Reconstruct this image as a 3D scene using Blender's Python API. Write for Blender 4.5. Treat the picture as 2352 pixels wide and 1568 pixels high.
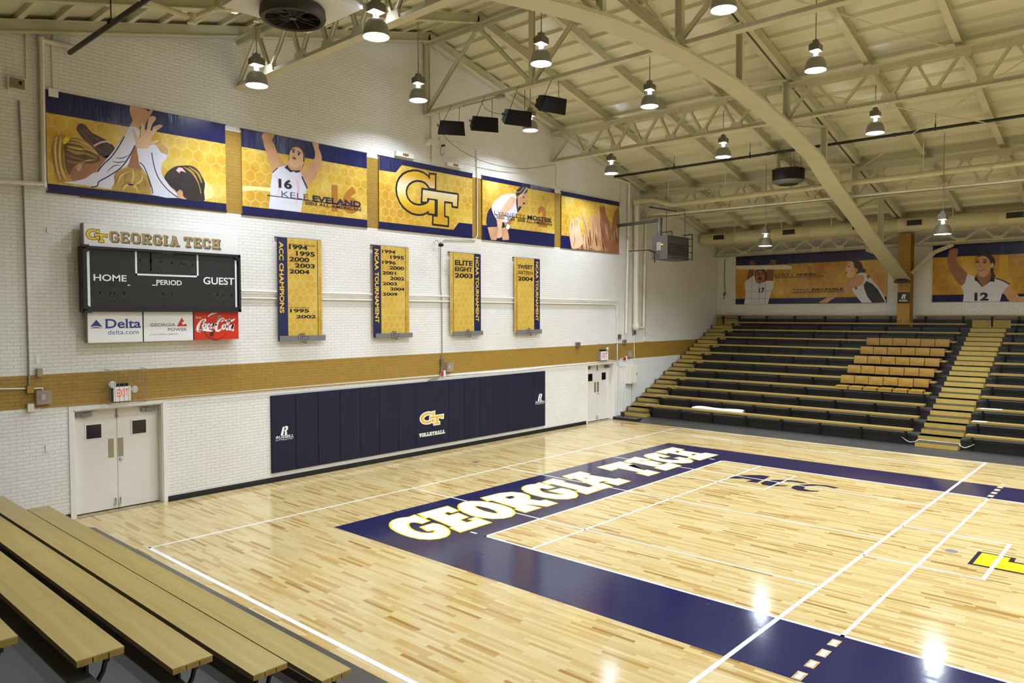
import bpy, math, random
from mathutils import Vector, Matrix
random.seed(7)
for o in list(bpy.data.objects): bpy.data.objects.remove(o)
SC = bpy.context.scene
COL = SC.collection
PI = math.pi

# ---------------------------------------------------------------- camera
CAM_RIGHT = (0.6718227,-0.7407107,-0.0014017)
CAM_UP = (0.0286885,0.0241294,0.9992971)
CAM_FWD = (0.7401562,0.6713907,-0.0374606)
CAM_POS = (-9.17757,-8.99752,3.88549)
CAM_LENS = 26.10754

cam = bpy.data.cameras.new('camera')
cam.sensor_fit = 'HORIZONTAL'; cam.sensor_width = 36.0; cam.lens = CAM_LENS
cam.clip_start = 0.05; cam.clip_end = 200
cam_o = bpy.data.objects.new('camera', cam); COL.objects.link(cam_o)
_r, _u, _f = Vector(CAM_RIGHT), Vector(CAM_UP), Vector(CAM_FWD)
cam_o.matrix_world = Matrix(((_r.x, _u.x, -_f.x, CAM_POS[0]), (_r.y, _u.y, -_f.y, CAM_POS[1]),
                             (_r.z, _u.z, -_f.z, CAM_POS[2]), (0, 0, 0, 1)))
SC.camera = cam_o

# ---------------------------------------------------------------- world, exposure
world = bpy.data.worlds.new('World'); SC.world = world; world.use_nodes = True
world.node_tree.nodes['Background'].inputs[0].default_value = (0.9, 0.95, 1, 1)
world.node_tree.nodes['Background'].inputs[1].default_value = 0.02
SC.view_settings.view_transform = 'Standard'
SC.view_settings.look = 'None'
SC.view_settings.exposure = 0.0
SC.view_settings.gamma = 1.0
SC.view_settings.use_curve_mapping = False
LAMP_RADIANCE = 600.0      # lens of a high-bay lamp
NECK_RADIANCE = 128.0      # lit socket housing that throws light up on the roof
HIDDEN_LAMP_W = 156.0      # the same lamps further down the hall, outside the photograph
LAMP_COLOR = (0.885, 1.0, 1.15)

# the rows of lamps go on behind and to the right of the camera
for hx, hz in ((-1.35, 8.5), (2.9, 9.1), (7.15, 9.1), (11.2, 8.5)):
    for hy in (-7.0, -11.0, -15.0, -19.0, -23.0):
        if hy == -7.0 and hx in (7.15,): continue
        l = bpy.data.lights.new('hall_lamp', 'AREA'); l.shape = 'DISK'; l.size = 0.4
        l.energy = HIDDEN_LAMP_W; l.spread = math.radians(156); l.color = LAMP_COLOR
        lo = bpy.data.objects.new('hall_lamp', l); COL.objects.link(lo); lo.location = (hx, hy, hz)
for hx, hy, hz in ((-6.0, 1.0, 6.2), (-6.0, -4.2, 6.2), (-6.0, -13.0, 6.2), (-6, -19.0, 6.2), (15, -9.0, 6.2), (15.0, -14.0, 6.2), (15, -20.0, 6.2)):
    l = bpy.data.lights.new('hall_lamp', 'AREA'); l.shape = 'DISK'; l.size = 0.4
    l.energy = HIDDEN_LAMP_W * (0.9 if hx > 0 else 0.5); l.spread = math.radians(156); l.color = LAMP_COLOR
    lo = bpy.data.objects.new('hall_lamp', l); COL.objects.link(lo); lo.location = (hx, hy, hz)

# ---------------------------------------------------------------- materials
def lin(c):
    c = c / 255.0
    return c / 12.92 if c <= 0.04045 else ((c + 0.055) / 1.055) ** 2.4
def rgb(r, g, b): return (lin(r), lin(g), lin(b), 1.0)

class NT:
    """short-hand for building a node tree"""
    def __init__(s, name):
        s.m = bpy.data.materials.new(name); s.m.use_nodes = True
        s.t = s.m.node_tree; s.n = s.t.nodes; s.l = s.t.links
        s.b = s.n['Principled BSDF']
    def new(s, kind, **kw):
        n = s.n.new(kind)
        for k, v in kw.items():
            if k.startswith('i_'):
                n.inputs[k[2:].replace('_', ' ')].default_value = v
            else: setattr(n, k, v)
        return n
    def math(s, op, a, b=None, c=None):
        n = s.n.new('ShaderNodeMath'); n.operation = op
        for i, x in enumerate((a, b, c)):
            if x is None: continue
            if hasattr(x, 'links') or hasattr(x, 'is_linked'): s.l.new(x, n.inputs[i])
            else: n.inputs[i].default_value = x
        return n.outputs[0]
    def mix(s, f, a, b):
        n = s.n.new('ShaderNodeMix'); n.data_type = 'RGBA'
        for i, x in ((0, f), (6, a), (7, b)):
            if hasattr(x, 'is_linked'): s.l.new(x, n.inputs[i])
            else: n.inputs[i].default_value = x
        return n.outputs[2]
    def coords(s, which='Object'):
        return s.n.new('ShaderNodeTexCoord').outputs[which]
    def sep(s, v):
        n = s.n.new('ShaderNodeSeparateXYZ'); s.l.new(v, n.inputs[0]); return n.outputs
    def comb(s, x, y, z=0.0):
        n = s.n.new('ShaderNodeCombineXYZ')
        for i, q in enumerate((x, y, z)):
            if hasattr(q, 'is_linked'): s.l.new(q, n.inputs[i])
            else: n.inputs[i].default_value = q
        return n.outputs[0]
    def noise(s, v, scale, detail=3.0, rough=0.5):
        n = s.n.new('ShaderNodeTexNoise'); n.inputs['Scale'].default_value = scale
        n.inputs['Detail'].default_value = detail; n.inputs['Roughness'].default_value = rough
        if v is not None: s.l.new(v, n.inputs['Vector'])
        return n.outputs[0]
    def ramp(s, f, stops):
        n = s.n.new('ShaderNodeValToRGB'); s.l.new(f, n.inputs[0]); e = n.color_ramp.elements
        while len(e) < len(stops): e.new(0.5)
        for el, (p, c) in zip(e, stops): el.position = p; el.color = c
        return n.outputs[0]
    def bump(s, h, strength=0.3, dist=0.01):
        n = s.n.new('ShaderNodeBump'); n.inputs['Strength'].default_value = strength; n.inputs['Distance'].default_value = dist
        s.l.new(h, n.inputs['Height']); s.l.new(n.outputs[0], s.b.inputs['Normal']); return n
    def set(s, **kw):
        for k, v in kw.items():
            i = s.b.inputs[k.replace('_', ' ')]
            if hasattr(v, 'is_linked'): s.l.new(v, i)
            else: i.default_value = v
        return s

def plain(name, c, rough=0.5, metal=0.0, var=0.06, scale=6.0, bump=0.0, spec=0.5, coat=0.0):
    t = NT(name)
    v = t.coords()
    n = t.noise(v, scale, 4.0)
    k = tuple(x * (1 - var) for x in c[:3]) + (1,); h = tuple(min(1, x * (1 + var)) for x in c[:3]) + (1,)
    t.set(Base_Color=t.ramp(n, ((0.3, k), (0.7, h))), Roughness=rough, Metallic=metal, Specular_IOR_Level=spec, Coat_Weight=coat)
    if bump: t.bump(t.noise(v, scale * 8, 3.0), bump, 0.004)
    return t.m

M = {}
M['steel_cream'] = plain('steel_cream', rgb(200, 194, 162), 0.42, var=0.05, scale=3)
M['pipe_cream'] = plain('pipe_cream', rgb(206, 198, 160), 0.45, var=0.05, scale=3)
M['wall_pipe'] = plain('wall_pipe', rgb(228, 222, 206), 0.45, var=0.04, scale=4)
M['grey_pipe'] = plain('grey_pipe', rgb(150, 138, 128), 0.5)
M['black_pipe'] = plain('black_pipe', rgb(34, 30, 28), 0.4)
M['black'] = plain('black', rgb(20, 18, 17), 0.5, spec=0.25)
M['black_metal'] = plain('black_metal', rgb(26, 26, 27), 0.4)
M['dark_bronze'] = plain('dark_bronze', rgb(52, 47, 38), 0.55)
M['heater_brown'] = plain('heater_brown', rgb(74, 68, 60), 0.5)
M['heater_green'] = plain('heater_green', rgb(28, 33, 30), 0.4)
M['aluminium'] = plain('aluminium', rgb(150, 146, 138), 0.4, metal=0.25, var=0.05, scale=8)
M['reflector'] = plain('reflector', rgb(236, 236, 236), 0.35, metal=0.85, var=0.02)
M['shade_bronze'] = plain('shade_bronze', rgb(104, 94, 74), 0.5, metal=0.1)
M['bright_metal'] = plain('bright_metal', rgb(205, 205, 205), 0.28, metal=0.9)
M['grey_metal'] = plain('grey_metal', rgb(132, 132, 134), 0.38, metal=0.6)
M['ballast'] = plain('ballast', rgb(126, 120, 108), 0.4, metal=0.4)
M['white_paint'] = plain('white_paint', rgb(226, 222, 212), 0.5, var=0.03, scale=3)
M['door_paint'] = plain('door_paint', rgb(226, 220, 210), 0.42, var=0.03, scale=2)
M['trim_paint'] = plain('trim_paint', rgb(232, 228, 220), 0.4, var=0.03, scale=2)
M['door_plate'] = plain('door_plate', rgb(158, 146, 122), 0.35, metal=0.5)
M['door_glass'] = plain('door_glass', rgb(20, 20, 22), 0.08)
M['rubber'] = plain('rubber', rgb(24, 23, 22), 0.5)
M['gold_steel'] = plain('gold_steel', rgb(166, 126, 44), 0.5, var=0.06)
M['stair_gold'] = plain('stair_gold', rgb(176, 146, 66), 0.55, var=0.08, scale=5)
M['tread_grey'] = plain('tread_grey', rgb(56, 53, 48), 0.55, var=0.12, scale=2.5)
M['riser_black'] = plain('riser_black', rgb(26, 24, 22), 0.55, var=0.1, scale=2.5)
M['ramp_grey'] = plain('ramp_grey', rgb(64, 62, 58), 0.34, var=0.14, scale=2.0)
M['navy_pad'] = plain('navy_pad', rgb(23, 23, 46), 0.6, var=0.08, scale=3, bump=0.05, spec=0.3)
M['seat_cover'] = plain('seat_cover', rgb(140, 104, 36), 0.5, var=0.08, scale=10, bump=0.2, spec=0.25)
M['white_vinyl'] = plain('white_vinyl', rgb(236, 236, 238), 0.3, var=0.03, bump=0.1)
M['paper'] = plain('paper', rgb(232, 226, 206), 0.7)
M['rope'] = plain('rope', rgb(196, 192, 184), 0.7)
M['sign_white'] = plain('sign_white', rgb(238, 236, 232), 0.35, var=0.015)
M['sign_side'] = plain('sign_side', rgb(150, 140, 132), 0.5)
M['red'] = plain('red', rgb(176, 30, 24), 0.4)
M['clear_cover'] = plain('clear_cover', rgb(190, 180, 160), 0.15)
M['clear_cover'].node_tree.nodes['Principled BSDF'].inputs['Alpha'].default_value = 0.35
M['wire'] = plain('wire', rgb(140, 136, 130), 0.4, metal=0.5)
M['speaker_grille'] = plain('speaker_grille', rgb(22, 20, 18), 0.7, bump=0.2, spec=0.15)
M['speaker_blue'] = plain('speaker_blue', rgb(58, 92, 104), 0.5)
M['outlet_black'] = plain('outlet_black', rgb(36, 34, 30), 0.6)
M['tape_yellow'] = plain('tape_yellow', rgb(196, 170, 96), 0.5)
# inks
def ink(name, c, rough=0.38, var=0.03): M[name] = plain(name, c, rough, var=var, scale=4)
ink('ink_navy', rgb(30, 34, 74)); ink('ink_black', rgb(24, 22, 24)); ink('ink_white', rgb(240, 240, 242))
ink('ink_offwhite', rgb(226, 221, 206)); ink('ink_yellow', rgb(243, 206, 30)); ink('ink_gold', rgb(214, 168, 52))
ink('ink_logo_gold', rgb(232, 190, 60)); ink('ink_tan', rgb(172, 144, 88)); ink('ink_ghost', rgb(178, 118, 36))
ink('ink_jersey', rgb(224, 222, 236)); ink('ink_skin', rgb(206, 158, 118), var=0.12); ink('ink_skin_light', rgb(226, 186, 150), var=0.1)
ink('ink_skin_dark', rgb(160, 108, 76), var=0.12); ink('ink_skin_brown', rgb(128, 82, 42), var=0.1)
ink('ink_blonde', rgb(176, 140, 62), var=0.25); ink('ink_blonde_light', rgb(222, 190, 110), var=0.2)
ink('ink_hair', rgb(66, 44, 30), var=0.3); ink('ink_hair_black', rgb(44, 36, 34), var=0.3)
ink('ink_brown', rgb(98, 72, 46), var=0.3); ink('ink_brown_light', rgb(140, 106, 62), var=0.25); ink('ink_pink', rgb(232, 190, 196)); ink('ink_lips', rgb(158, 78, 70)); ink('ink_eye', rgb(48, 38, 34))
ink('ink_delta_blue', rgb(48, 62, 140)); ink('ink_red', rgb(196, 44, 22)); ink('ink_cola', rgb(206, 44, 6))
ink('ink_cola_dark', rgb(150, 26, 8)); ink('ink_grey', rgb(140, 130, 120)); ink('ink_steel', rgb(120, 118, 118))
ink('ink_purple_grey', rgb(84, 74, 84)); ink('ink_cream', rgb(246, 226, 150)); ink('ink_exit', rgb(236, 70, 46))

t = NT('vinyl_navy'); x_, y_, z_ = t.sep(t.coords()); t.set(Base_Color=rgb(26, 29, 76), Roughness=0.2)
t.bump(t.noise(t.comb(t.math('MULTIPLY', t.math('ADD', x_, y_), 5.0), t.math('MULTIPLY', z_, 0.8)), 1.0, 4.0, 0.6), 0.35, 0.04); M['ink_band'] = t.m

def emit(name, c, s):
    t = NT(name); t.n.remove(t.b)
    e = t.new('ShaderNodeEmission'); e.inputs[0].default_value = (*c, 1); e.inputs[1].default_value = s
    t.l.new(e.outputs[0], t.n['Material Output'].inputs[0]); return t.m
M['lamp_glow'] = emit('lamp_glow', LAMP_COLOR, LAMP_RADIANCE)
M['neck_glow'] = emit('neck_glow', LAMP_COLOR, NECK_RADIANCE)
M['exit_glow'] = emit('exit_glow', (1.0, 0.09, 0.04), 0.85)
M['tube_glow'] = emit('tube_glow', (1, 0.98, 0.92), 6.0)

def brick(name, uaxis):
    """painted brickwork: white, with a gold band at 2.17-2.78 m and (end wall) a gold stripe behind the banners"""
    t = NT(name); x, y, z = t.sep(t.coords())
    u = x if uaxis == 'x' else y
    v = t.comb(u, z, 0.0)
    b = t.new('ShaderNodeTexBrick'); t.l.new(v, b.inputs['Vector'])
    b.inputs['Scale'].default_value = 1.0; b.inputs['Brick Width'].default_value = 0.205; b.inputs['Row Height'].default_value = 0.0677
    b.inputs['Mortar Size'].default_value = 0.006; b.inputs['Mortar Smooth'].default_value = 0.35; b.inputs['Bias'].default_value = 0.0
    b.offset = 0.5; b.inputs['Color1'].default_value = (1, 1, 1, 1); b.inputs['Color2'].default_value = (0.9, 0.9, 0.9, 1); b.inputs['Mortar'].default_value = (0.62, 0.62, 0.62, 1)
    big = t.noise(v, 0.55, 5.0, 0.6); fine = t.noise(v, 9.0, 4.0)
    white = t.mix(t.ramp(big, ((0.35, (0, 0, 0, 1)), (0.75, (1, 1, 1, 1)))), rgb(238, 235, 229), rgb(230, 225, 214))
    gold = t.mix(fine, rgb(150, 116, 42), rgb(176, 140, 62))
    def between(q, a, c): return t.math('MULTIPLY', t.math('GREATER_THAN', q, a), t.math('LESS_THAN', q, c))
    mask = between(z, 2.172, 2.775)
    if uaxis == 'x':
        st = t.math('MULTIPLY', between(z, 6.09, 7.88), between(x, -4.2, 13.0))
        mask = t.math('MAXIMUM', mask, st)
    c = t.mix(mask, white, gold)
    m = t.new('ShaderNodeMix', data_type='RGBA', blend_type='MULTIPLY'); m.inputs[0].default_value = 0.34
    t.l.new(c, m.inputs[6]); t.l.new(b.outputs['Color'], m.inputs[7])
    r = t.math('MULTIPLY_ADD', mask, -0.12, 0.5)
    t.set(Base_Color=m.outputs[2], Roughness=r)
    h = t.math('ADD', t.math('MULTIPLY', b.outputs['Fac'], -1.0), t.math('MULTIPLY', fine, 0.35))
    t.bump(h, 0.8, 0.014)
    return t.m
M['brick_end'] = brick('painted_brick_end', 'x')
M['brick_side'] = brick('painted_brick_side', 'y')

def board_tilt(t, x, y):
    """every strip of the floor lies a hair out of level, so reflections break up along the boards"""
    row = t.math('FLOOR', t.math('DIVIDE', x, 0.057))
    w = t.new('ShaderNodeTexWhiteNoise', noise_dimensions='1D'); t.l.new(row, w.inputs['W'])
    fx = t.math('FRACT', t.math('DIVIDE', x, 0.057))
    h = t.math('MULTIPLY', t.math('SUBTRACT', w.outputs[0], 0.5), fx)
    n = t.noise(t.comb(t.math('MULTIPLY', x, 14.0), t.math('MULTIPLY', y, 3.0)), 1.0, 2.0)
    t.bump(t.math('ADD', h, t.math('MULTIPLY', n, 0.9)), 1.0, 0.0005)
def court_wood():
    t = NT('maple_strip_floor'); x, y, z = t.sep(t.coords())
    W, L = 0.057, 0.62
    row = t.math('FLOOR', t.math('DIVIDE', x, W))
    w1 = t.new('ShaderNodeTexWhiteNoise', noise_dimensions='1D'); t.l.new(row, w1.inputs['W'])
    yy = t.math('DIVIDE', t.math('ADD', y, t.math('MULTIPLY', w1.outputs[0], 7.3)), L)
    seg = t.math('FLOOR', yy)
    w2 = t.new('ShaderNodeTexWhiteNoise', noise_dimensions='2D'); t.l.new(t.comb(row, seg), w2.inputs['Vector'])
    col = t.ramp(w2.outputs[0], ((0.0, rgb(204, 184, 134)), (0.55, rgb(196, 172, 118)), (0.85, rgb(186, 156, 98)), (0.95, rgb(172, 136, 76)), (1.0, rgb(144, 106, 52))))
    gr = t.noise(t.comb(t.math('MULTIPLY', x, 70.0), t.math('MULTIPLY', y, 2.2), w2.outputs[0]), 1.0, 5.0, 0.6)
    col2 = t.mix(t.ramp(gr, ((0.42, (0, 0, 0, 1)), (0.78, (0.4, 0.4, 0.4, 1)))), col, rgb(190, 156, 100))
    fx = t.math('FRACT', t.math('DIVIDE', x, W)); fy = t.math('FRACT', yy)
    gap = t.math('MAXIMUM', t.math('LESS_THAN', fx, 0.028), t.math('LESS_THAN', fy, 0.0025))
    col3 = t.mix(t.math('MULTIPLY', gap, 0.45), col2, rgb(140, 108, 64))
    v = t.coords()
    rg = t.math('MULTIPLY_ADD', t.noise(v, 2.4, 3.0), 0.05, 0.10)
    t.set(Base_Color=col3, Roughness=rg, Specular_IOR_Level=0.42)
    board_tilt(t, x, y)
    return t.m
M['maple'] = court_wood()
def floor_paint(name, c, scuff=0.0):
    t = NT(name); v = t.coords(); x, y, z = t.sep(v)
    base = t.mix(t.noise(v, 3.0, 3.0), tuple(q * 0.94 for q in c[:3]) + (1,), c)
    if scuff:
        s = t.noise(t.comb(t.math('MULTIPLY', x, 5.0), t.math('MULTIPLY', y, 1.2)), 2.2, 8.0, 0.75)
        base = t.mix(t.math('MULTIPLY', t.ramp(s, ((0.66, (0, 0, 0, 1)), (0.78, (1, 1, 1, 1)))), scuff), base, rgb(120, 120, 140))
    rg = t.math('MULTIPLY_ADD', t.noise(v, 2.4, 3.0), 0.05, 0.10)
    t.set(Base_Color=base, Roughness=rg)
    board_tilt(t, x, y)
    M[name] = t.m
floor_paint('paint_navy', rgb(30, 31, 72), 0.18); floor_paint('paint_white', rgb(240, 239, 237)); floor_paint('paint_yellow', rgb(246, 208, 34))
floor_paint('paint_dark', rgb(36, 34, 56))

def bench_wood(name, a, b):
    t = NT(name); x, y, z = t.sep(t.coords())
    g = t.noise(t.comb(t.math('MULTIPLY', x, 22.0), t.math('MULTIPLY', y, 0.8), z), 1.0, 5.0, 0.6)
    t.set(Base_Color=t.ramp(g, ((0.3, a), (0.7, b))), Roughness=0.33)
    M[name] = t.m
bench_wood('bench_wood', rgb(150, 128, 64), rgb(170, 147, 82))
bench_wood('bench_edge', rgb(136, 108, 46), rgb(160, 130, 62))

def deck_mat():
    t = NT('roof_deck_paint'); v = t.coords()
    n = t.noise(v, 0.8, 5.0)
    t.set(Base_Color=t.mix(n, rgb(212, 207, 174), rgb(222, 217, 188)), Roughness=0.36)
    return t.m
M['deck'] = deck_mat()

def honey(name, u, w, a, b, c, line, scale=0.62):
    """gold honeycomb print: warm cloudy gold with pale hexagon outlines"""
    t = NT(name); q = t.sep(t.coords())
    U = q['XYZ'.index(u)]; V = q['XYZ'.index(w)]
    k = 1.0 / scale
    X = t.math('MULTIPLY', U, k); Y = t.math('MULTIPLY', V, k / 1.7320508)
    def cell(ox):
        ax = t.math('SUBTRACT', t.math('FRACT', t.math('ADD', X, 100.0 + ox)), 0.5)
        ay = t.math('MULTIPLY', t.math('SUBTRACT', t.math('FRACT', t.math('ADD', Y, 100.0 + ox)), 0.5), 1.7320508)
        ax, ay = t.math('ABSOLUTE', ax), t.math('ABSOLUTE', ay)
        d = t.math('MAXIMUM', ax, t.math('ADD', t.math('MULTIPLY', ax, 0.5), t.math('MULTIPLY', ay, 0.8660254)))
        return d
    hexd = t.math('MINIMUM', cell(0.0), cell(0.5))
    ln = t.ramp(hexd, ((0.41, (0, 0, 0, 1)), (0.47, (1, 1, 1, 1)), (0.5, (1, 1, 1, 1))))
    v = t.coords()
    n1 = t.noise(v, 0.75, 4.0, 0.55); n2 = t.noise(v, 1.9, 5.0, 0.6)
    base = t.ramp(n1, ((0.32, a), (0.52, b), (0.7, c)))
    base = t.mix(t.ramp(n2, ((0.5, (0, 0, 0, 1)), (0.78, (0.55, 0.55, 0.55, 1)))), base, rgb(190, 118, 30))
    fade = t.math('MULTIPLY', ln, t.math('MULTIPLY', n2, 0.5))
    t.set(Base_Color=t.mix(fade, base, line), Roughness=0.26, Coat_Weight=0.25, Coat_Roughness=0.12)
    t.bump(t.noise(t.comb(t.math('MULTIPLY', U, 3.0), t.math('MULTIPLY', V, 0.6)), 1.0, 3.0), 0.3, 0.05)
    M[name] = t.m
honey('honey_large', 'X', 'Z', rgb(190, 138, 34), rgb(220, 182, 70), rgb(240, 222, 140), rgb(246, 228, 160), 0.25)
honey('honey_small', 'X', 'Z', rgb(196, 156, 56), rgb(212, 176, 78), rgb(226, 196, 104), rgb(238, 216, 140), 0.19)
honey('honey_side', 'Y', 'Z', rgb(168, 114, 28), rgb(198, 150, 48), rgb(226, 190, 92), rgb(232, 198, 106), 0.3)
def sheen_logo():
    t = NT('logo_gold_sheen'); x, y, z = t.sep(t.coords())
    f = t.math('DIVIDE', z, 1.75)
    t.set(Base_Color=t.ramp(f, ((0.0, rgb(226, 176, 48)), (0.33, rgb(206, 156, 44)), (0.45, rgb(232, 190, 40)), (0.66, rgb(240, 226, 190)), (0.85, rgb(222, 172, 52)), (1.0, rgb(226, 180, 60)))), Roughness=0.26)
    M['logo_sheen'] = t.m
sheen_logo()
def scoreboard_face():
    t = NT('scoreboard_mesh'); x, y, z = t.sep(t.coords())
    g = t.math('MAXIMUM', t.math('LESS_THAN', t.math('FRACT', t.math('MULTIPLY', z, 16.0)), 0.12), t.math('LESS_THAN', t.math('FRACT', t.math('MULTIPLY', x, 16.0)), 0.1))
    t.set(Base_Color=t.mix(g, rgb(24, 23, 22), rgb(36, 34, 32)), Roughness=0.5)
    M['scoreboard_face'] = t.m
scoreboard_face()

# ---------------------------------------------------------------- geometry helpers
def catmull(pts, n=6, closed=False):
    P = [Vector(p) for p in pts]
    if len(P) < 3: return P
    out = []; N = len(P)
    rng = range(N if closed else N - 1)
    for i in rng:
        p0 = P[(i - 1) % N] if closed or i > 0 else P[0]
        p1 = P[i]; p2 = P[(i + 1) % N]
        p3 = P[(i + 2) % N] if closed or i + 2 < N else P[-1]
        for k in range(n):
            s = k / n
            out.append(0.5 * ((2 * p1) + (p2 - p0) * s + (2 * p0 - 5 * p1 + 4 * p2 - p3) * s * s + (3 * p1 - p0 - 3 * p2 + p3) * s ** 3))
    if not closed: out.append(P[-1])
    return out

def offset_poly(pts, d):
    """grow a simple polygon by d with mitred corners"""
    P = [Vector((p[0], p[1])) for p in pts]
    area = sum(P[i].x * P[(i + 1) % len(P)].y - P[(i + 1) % len(P)].x * P[i].y for i in range(len(P)))
    if area < 0: P.reverse()
    out = []
    for i in range(len(P)):
        a, b, c = P[i - 1], P[i], P[(i + 1) % len(P)]
        e1 = (b - a); e2 = (c - b)
        if e1.length < 1e-7 or e2.length < 1e-7: continue
        n1 = Vector((e1.y, -e1.x)).normalized(); n2 = Vector((e2.y, -e2.x)).normalized()
        m = n1 + n2
        if m.length < 1e-5: m = n1
        m.normalize(); k = max(0.45, m.dot(n1))
        out.append(b + m * (d / k))
    return [(p.x, p.y) for p in out]

class MB:
    """collects shapes in world coordinates and links them as ONE mesh object"""
    def __init__(s): s.v = []; s.f = []; s.mi = []; s.mats = []; s.sm = []; s.cur = 0
    def mat(s, name):
        if name not in s.mats: s.mats.append(name)
        s.cur = s.mats.index(name); return s
    def face(s, vs, smooth=False):
        b = len(s.v); s.v.extend(tuple(v) for v in vs); s.f.append(tuple(range(b, b + len(vs)))); s.mi.append(s.cur); s.sm.append(smooth)
    def mesh(s, vs, fs, smooth=False):
        b = len(s.v); s.v.extend(tuple(v) for v in vs)
        for f in fs: s.f.append(tuple(b + i for i in f)); s.mi.append(s.cur); s.sm.append(smooth)
    def box(s, x0, x1, y0, y1, z0, z1):
        v = [(x, y, z) for z in (z0, z1) for y in (y0, y1) for x in (x0, x1)]
        s.mesh(v, [(0, 2, 3, 1), (4, 5, 7, 6), (0, 1, 5, 4), (2, 6, 7, 3), (0, 4, 6, 2), (1, 3, 7, 5)]); return s
    def bar(s, p, q, w, h, up=(0, 0, 1)):
        """square bar from p to q: w across, h along up"""
        p, q, up = Vector(p), Vector(q), Vector(up)
        d = (q - p).normalized(); side = d.cross(up)
        if side.length < 1e-4: side = d.cross(Vector((1, 0, 0)))
        side.normalize(); u = side.cross(d).normalized()
        a, b = side * (w / 2), u * (h / 2)
        v = [p - a - b, p + a - b, p + a + b, p - a + b, q - a - b, q + a - b, q + a + b, q - a + b]
        s.mesh(v, [(0, 3, 2, 1), (4, 5, 6, 7), (0, 1, 5, 4), (1, 2, 6, 5), (2, 3, 7, 6), (3, 0, 4, 7)]); return s
    def tube(s, pts, r, n=8, smooth=True, closed=False):
        P = [Vector(p) for p in pts]; rings = []; N = len(P)
        last = None
        for i, p in enumerate(P):
            if closed: d = (P[(i + 1) % N] - P[i - 1])
            elif i == 0: d = P[1] - p
            elif i == N - 1: d = p - P[-2]
            else: d = (P[i + 1] - p).normalized() + (p - P[i - 1]).normalized()
            if d.length < 1e-7: d = P[min(i + 1, N - 1)] - P[i - 1]
            d.normalize()
            if last is None:
                ref = Vector((0, 0, 1)) if abs(d.z) < 0.9 else Vector((1, 0, 0))
                a = d.cross(ref).normalized()
            else:
                a = last - d * last.dot(d)
                a = a.normalized() if a.length > 1e-6 else d.cross(Vector((0.3, 0.5, 0.8))).normalized()
            last = a; b = d.cross(a)
            k = 1.0
            if 0 < i < N - 1 and not closed:
                c = (P[i + 1] - p).normalized().dot((p - P[i - 1]).normalized()); k = 1.0 / max(0.5, math.sqrt(max(0.0, (1 + c) / 2)))
            rr = r[i] if isinstance(r, (list, tuple)) else r
            rings.append([p + (a * math.cos(2 * PI * j / n) + b * math.sin(2 * PI * j / n)) * rr * (k if k < 1.5 else 1.3) for j in range(n)])
        v = [q for ring in rings for q in ring]; f = []
        M_ = N if closed else N - 1
        for i in range(M_):
            for j in range(n):
                i2 = (i + 1) % N
                f.append((i * n + j, i * n + (j + 1) % n, i2 * n + (j + 1) % n, i2 * n + j))
        s.mesh(v, f, smooth)
        if not closed:
            s.face(list(reversed(rings[0]))); s.face(rings[-1])
        return s
    def lathe(s, prof, c, n=20, smooth=True, axis='z', cap=True):
        c = Vector(c); v = []; f = []
        for r, h in prof:
            for j in range(n):
                a = 2 * PI * j / n
                if axis == 'z': v.append(c + Vector((r * math.cos(a), r * math.sin(a), h)))
                elif axis == 'y': v.append(c + Vector((r * math.cos(a), h, r * math.sin(a))))
                else: v.append(c + Vector((h, r * math.cos(a), r * math.sin(a))))
        for i in range(len(prof) - 1):
            for j in range(n): f.append((i * n + j, i * n + (j + 1) % n, (i + 1) * n + (j + 1) % n, (i + 1) * n + j))
        s.mesh(v, f, smooth)
        if cap:
            if prof[0][0] > 1e-4: s.face(v[:n])
            if prof[-1][0] > 1e-4: s.face(v[-n:])
        return s
    def prism(s, pts, vec):
        """extrude a planar polygon (3d points) by vec"""
        vec = Vector(vec); P = [Vector(p) for p in pts]; Q = [p + vec for p in P]; n = len(P)
        s.face(list(reversed(P))); s.face(Q)
        for i in range(n): s.face([P[i], P[(i + 1) % n], Q[(i + 1) % n], Q[i]])
        return s
    def ibeam(s, p, q, w, h, t=0.016, up=(0, 0, 1)):
        """rolled I section from p to q whose TOP centre line is p-q"""
        up = Vector(up).normalized(); p, q = Vector(p), Vector(q)
        s.bar(p - up * t / 2, q - up * t / 2, w, t, up)
        s.bar(p - up * (h / 2), q - up * (h / 2), t, h - t, up)
        s.bar(p - up * (h - t / 2), q - up * (h - t / 2), w, t, up); return s
    def build(s, name, parent=None, mat=None):
        if mat: s.mats = [mat]; s.mi = [0] * len(s.f)
        me = bpy.data.meshes.new(name)
        if parent is not None: org = Vector(parent['org'])
        else:
            xs = [v[0] for v in s.v]; ys = [v[1] for v in s.v]; zs = [v[2] for v in s.v]
            org = Vector((0, 0, 0))
        me.from_pydata([(v[0] - org.x, v[1] - org.y, v[2] - org.z) for v in s.v], [], s.f)
        for m in s.mats: me.materials.append(M[m])
        for p, i, q in zip(me.polygons, s.mi, s.sm): p.material_index = i; p.use_smooth = q
        me.validate(); me.update()
        if any(s.sm): me.set_sharp_from_angle(angle=0.7)
        o = bpy.data.objects.new(name, me); COL.objects.link(o)
        o['org'] = tuple(org)
        if parent is not None: o.parent = parent
        return o

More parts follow.
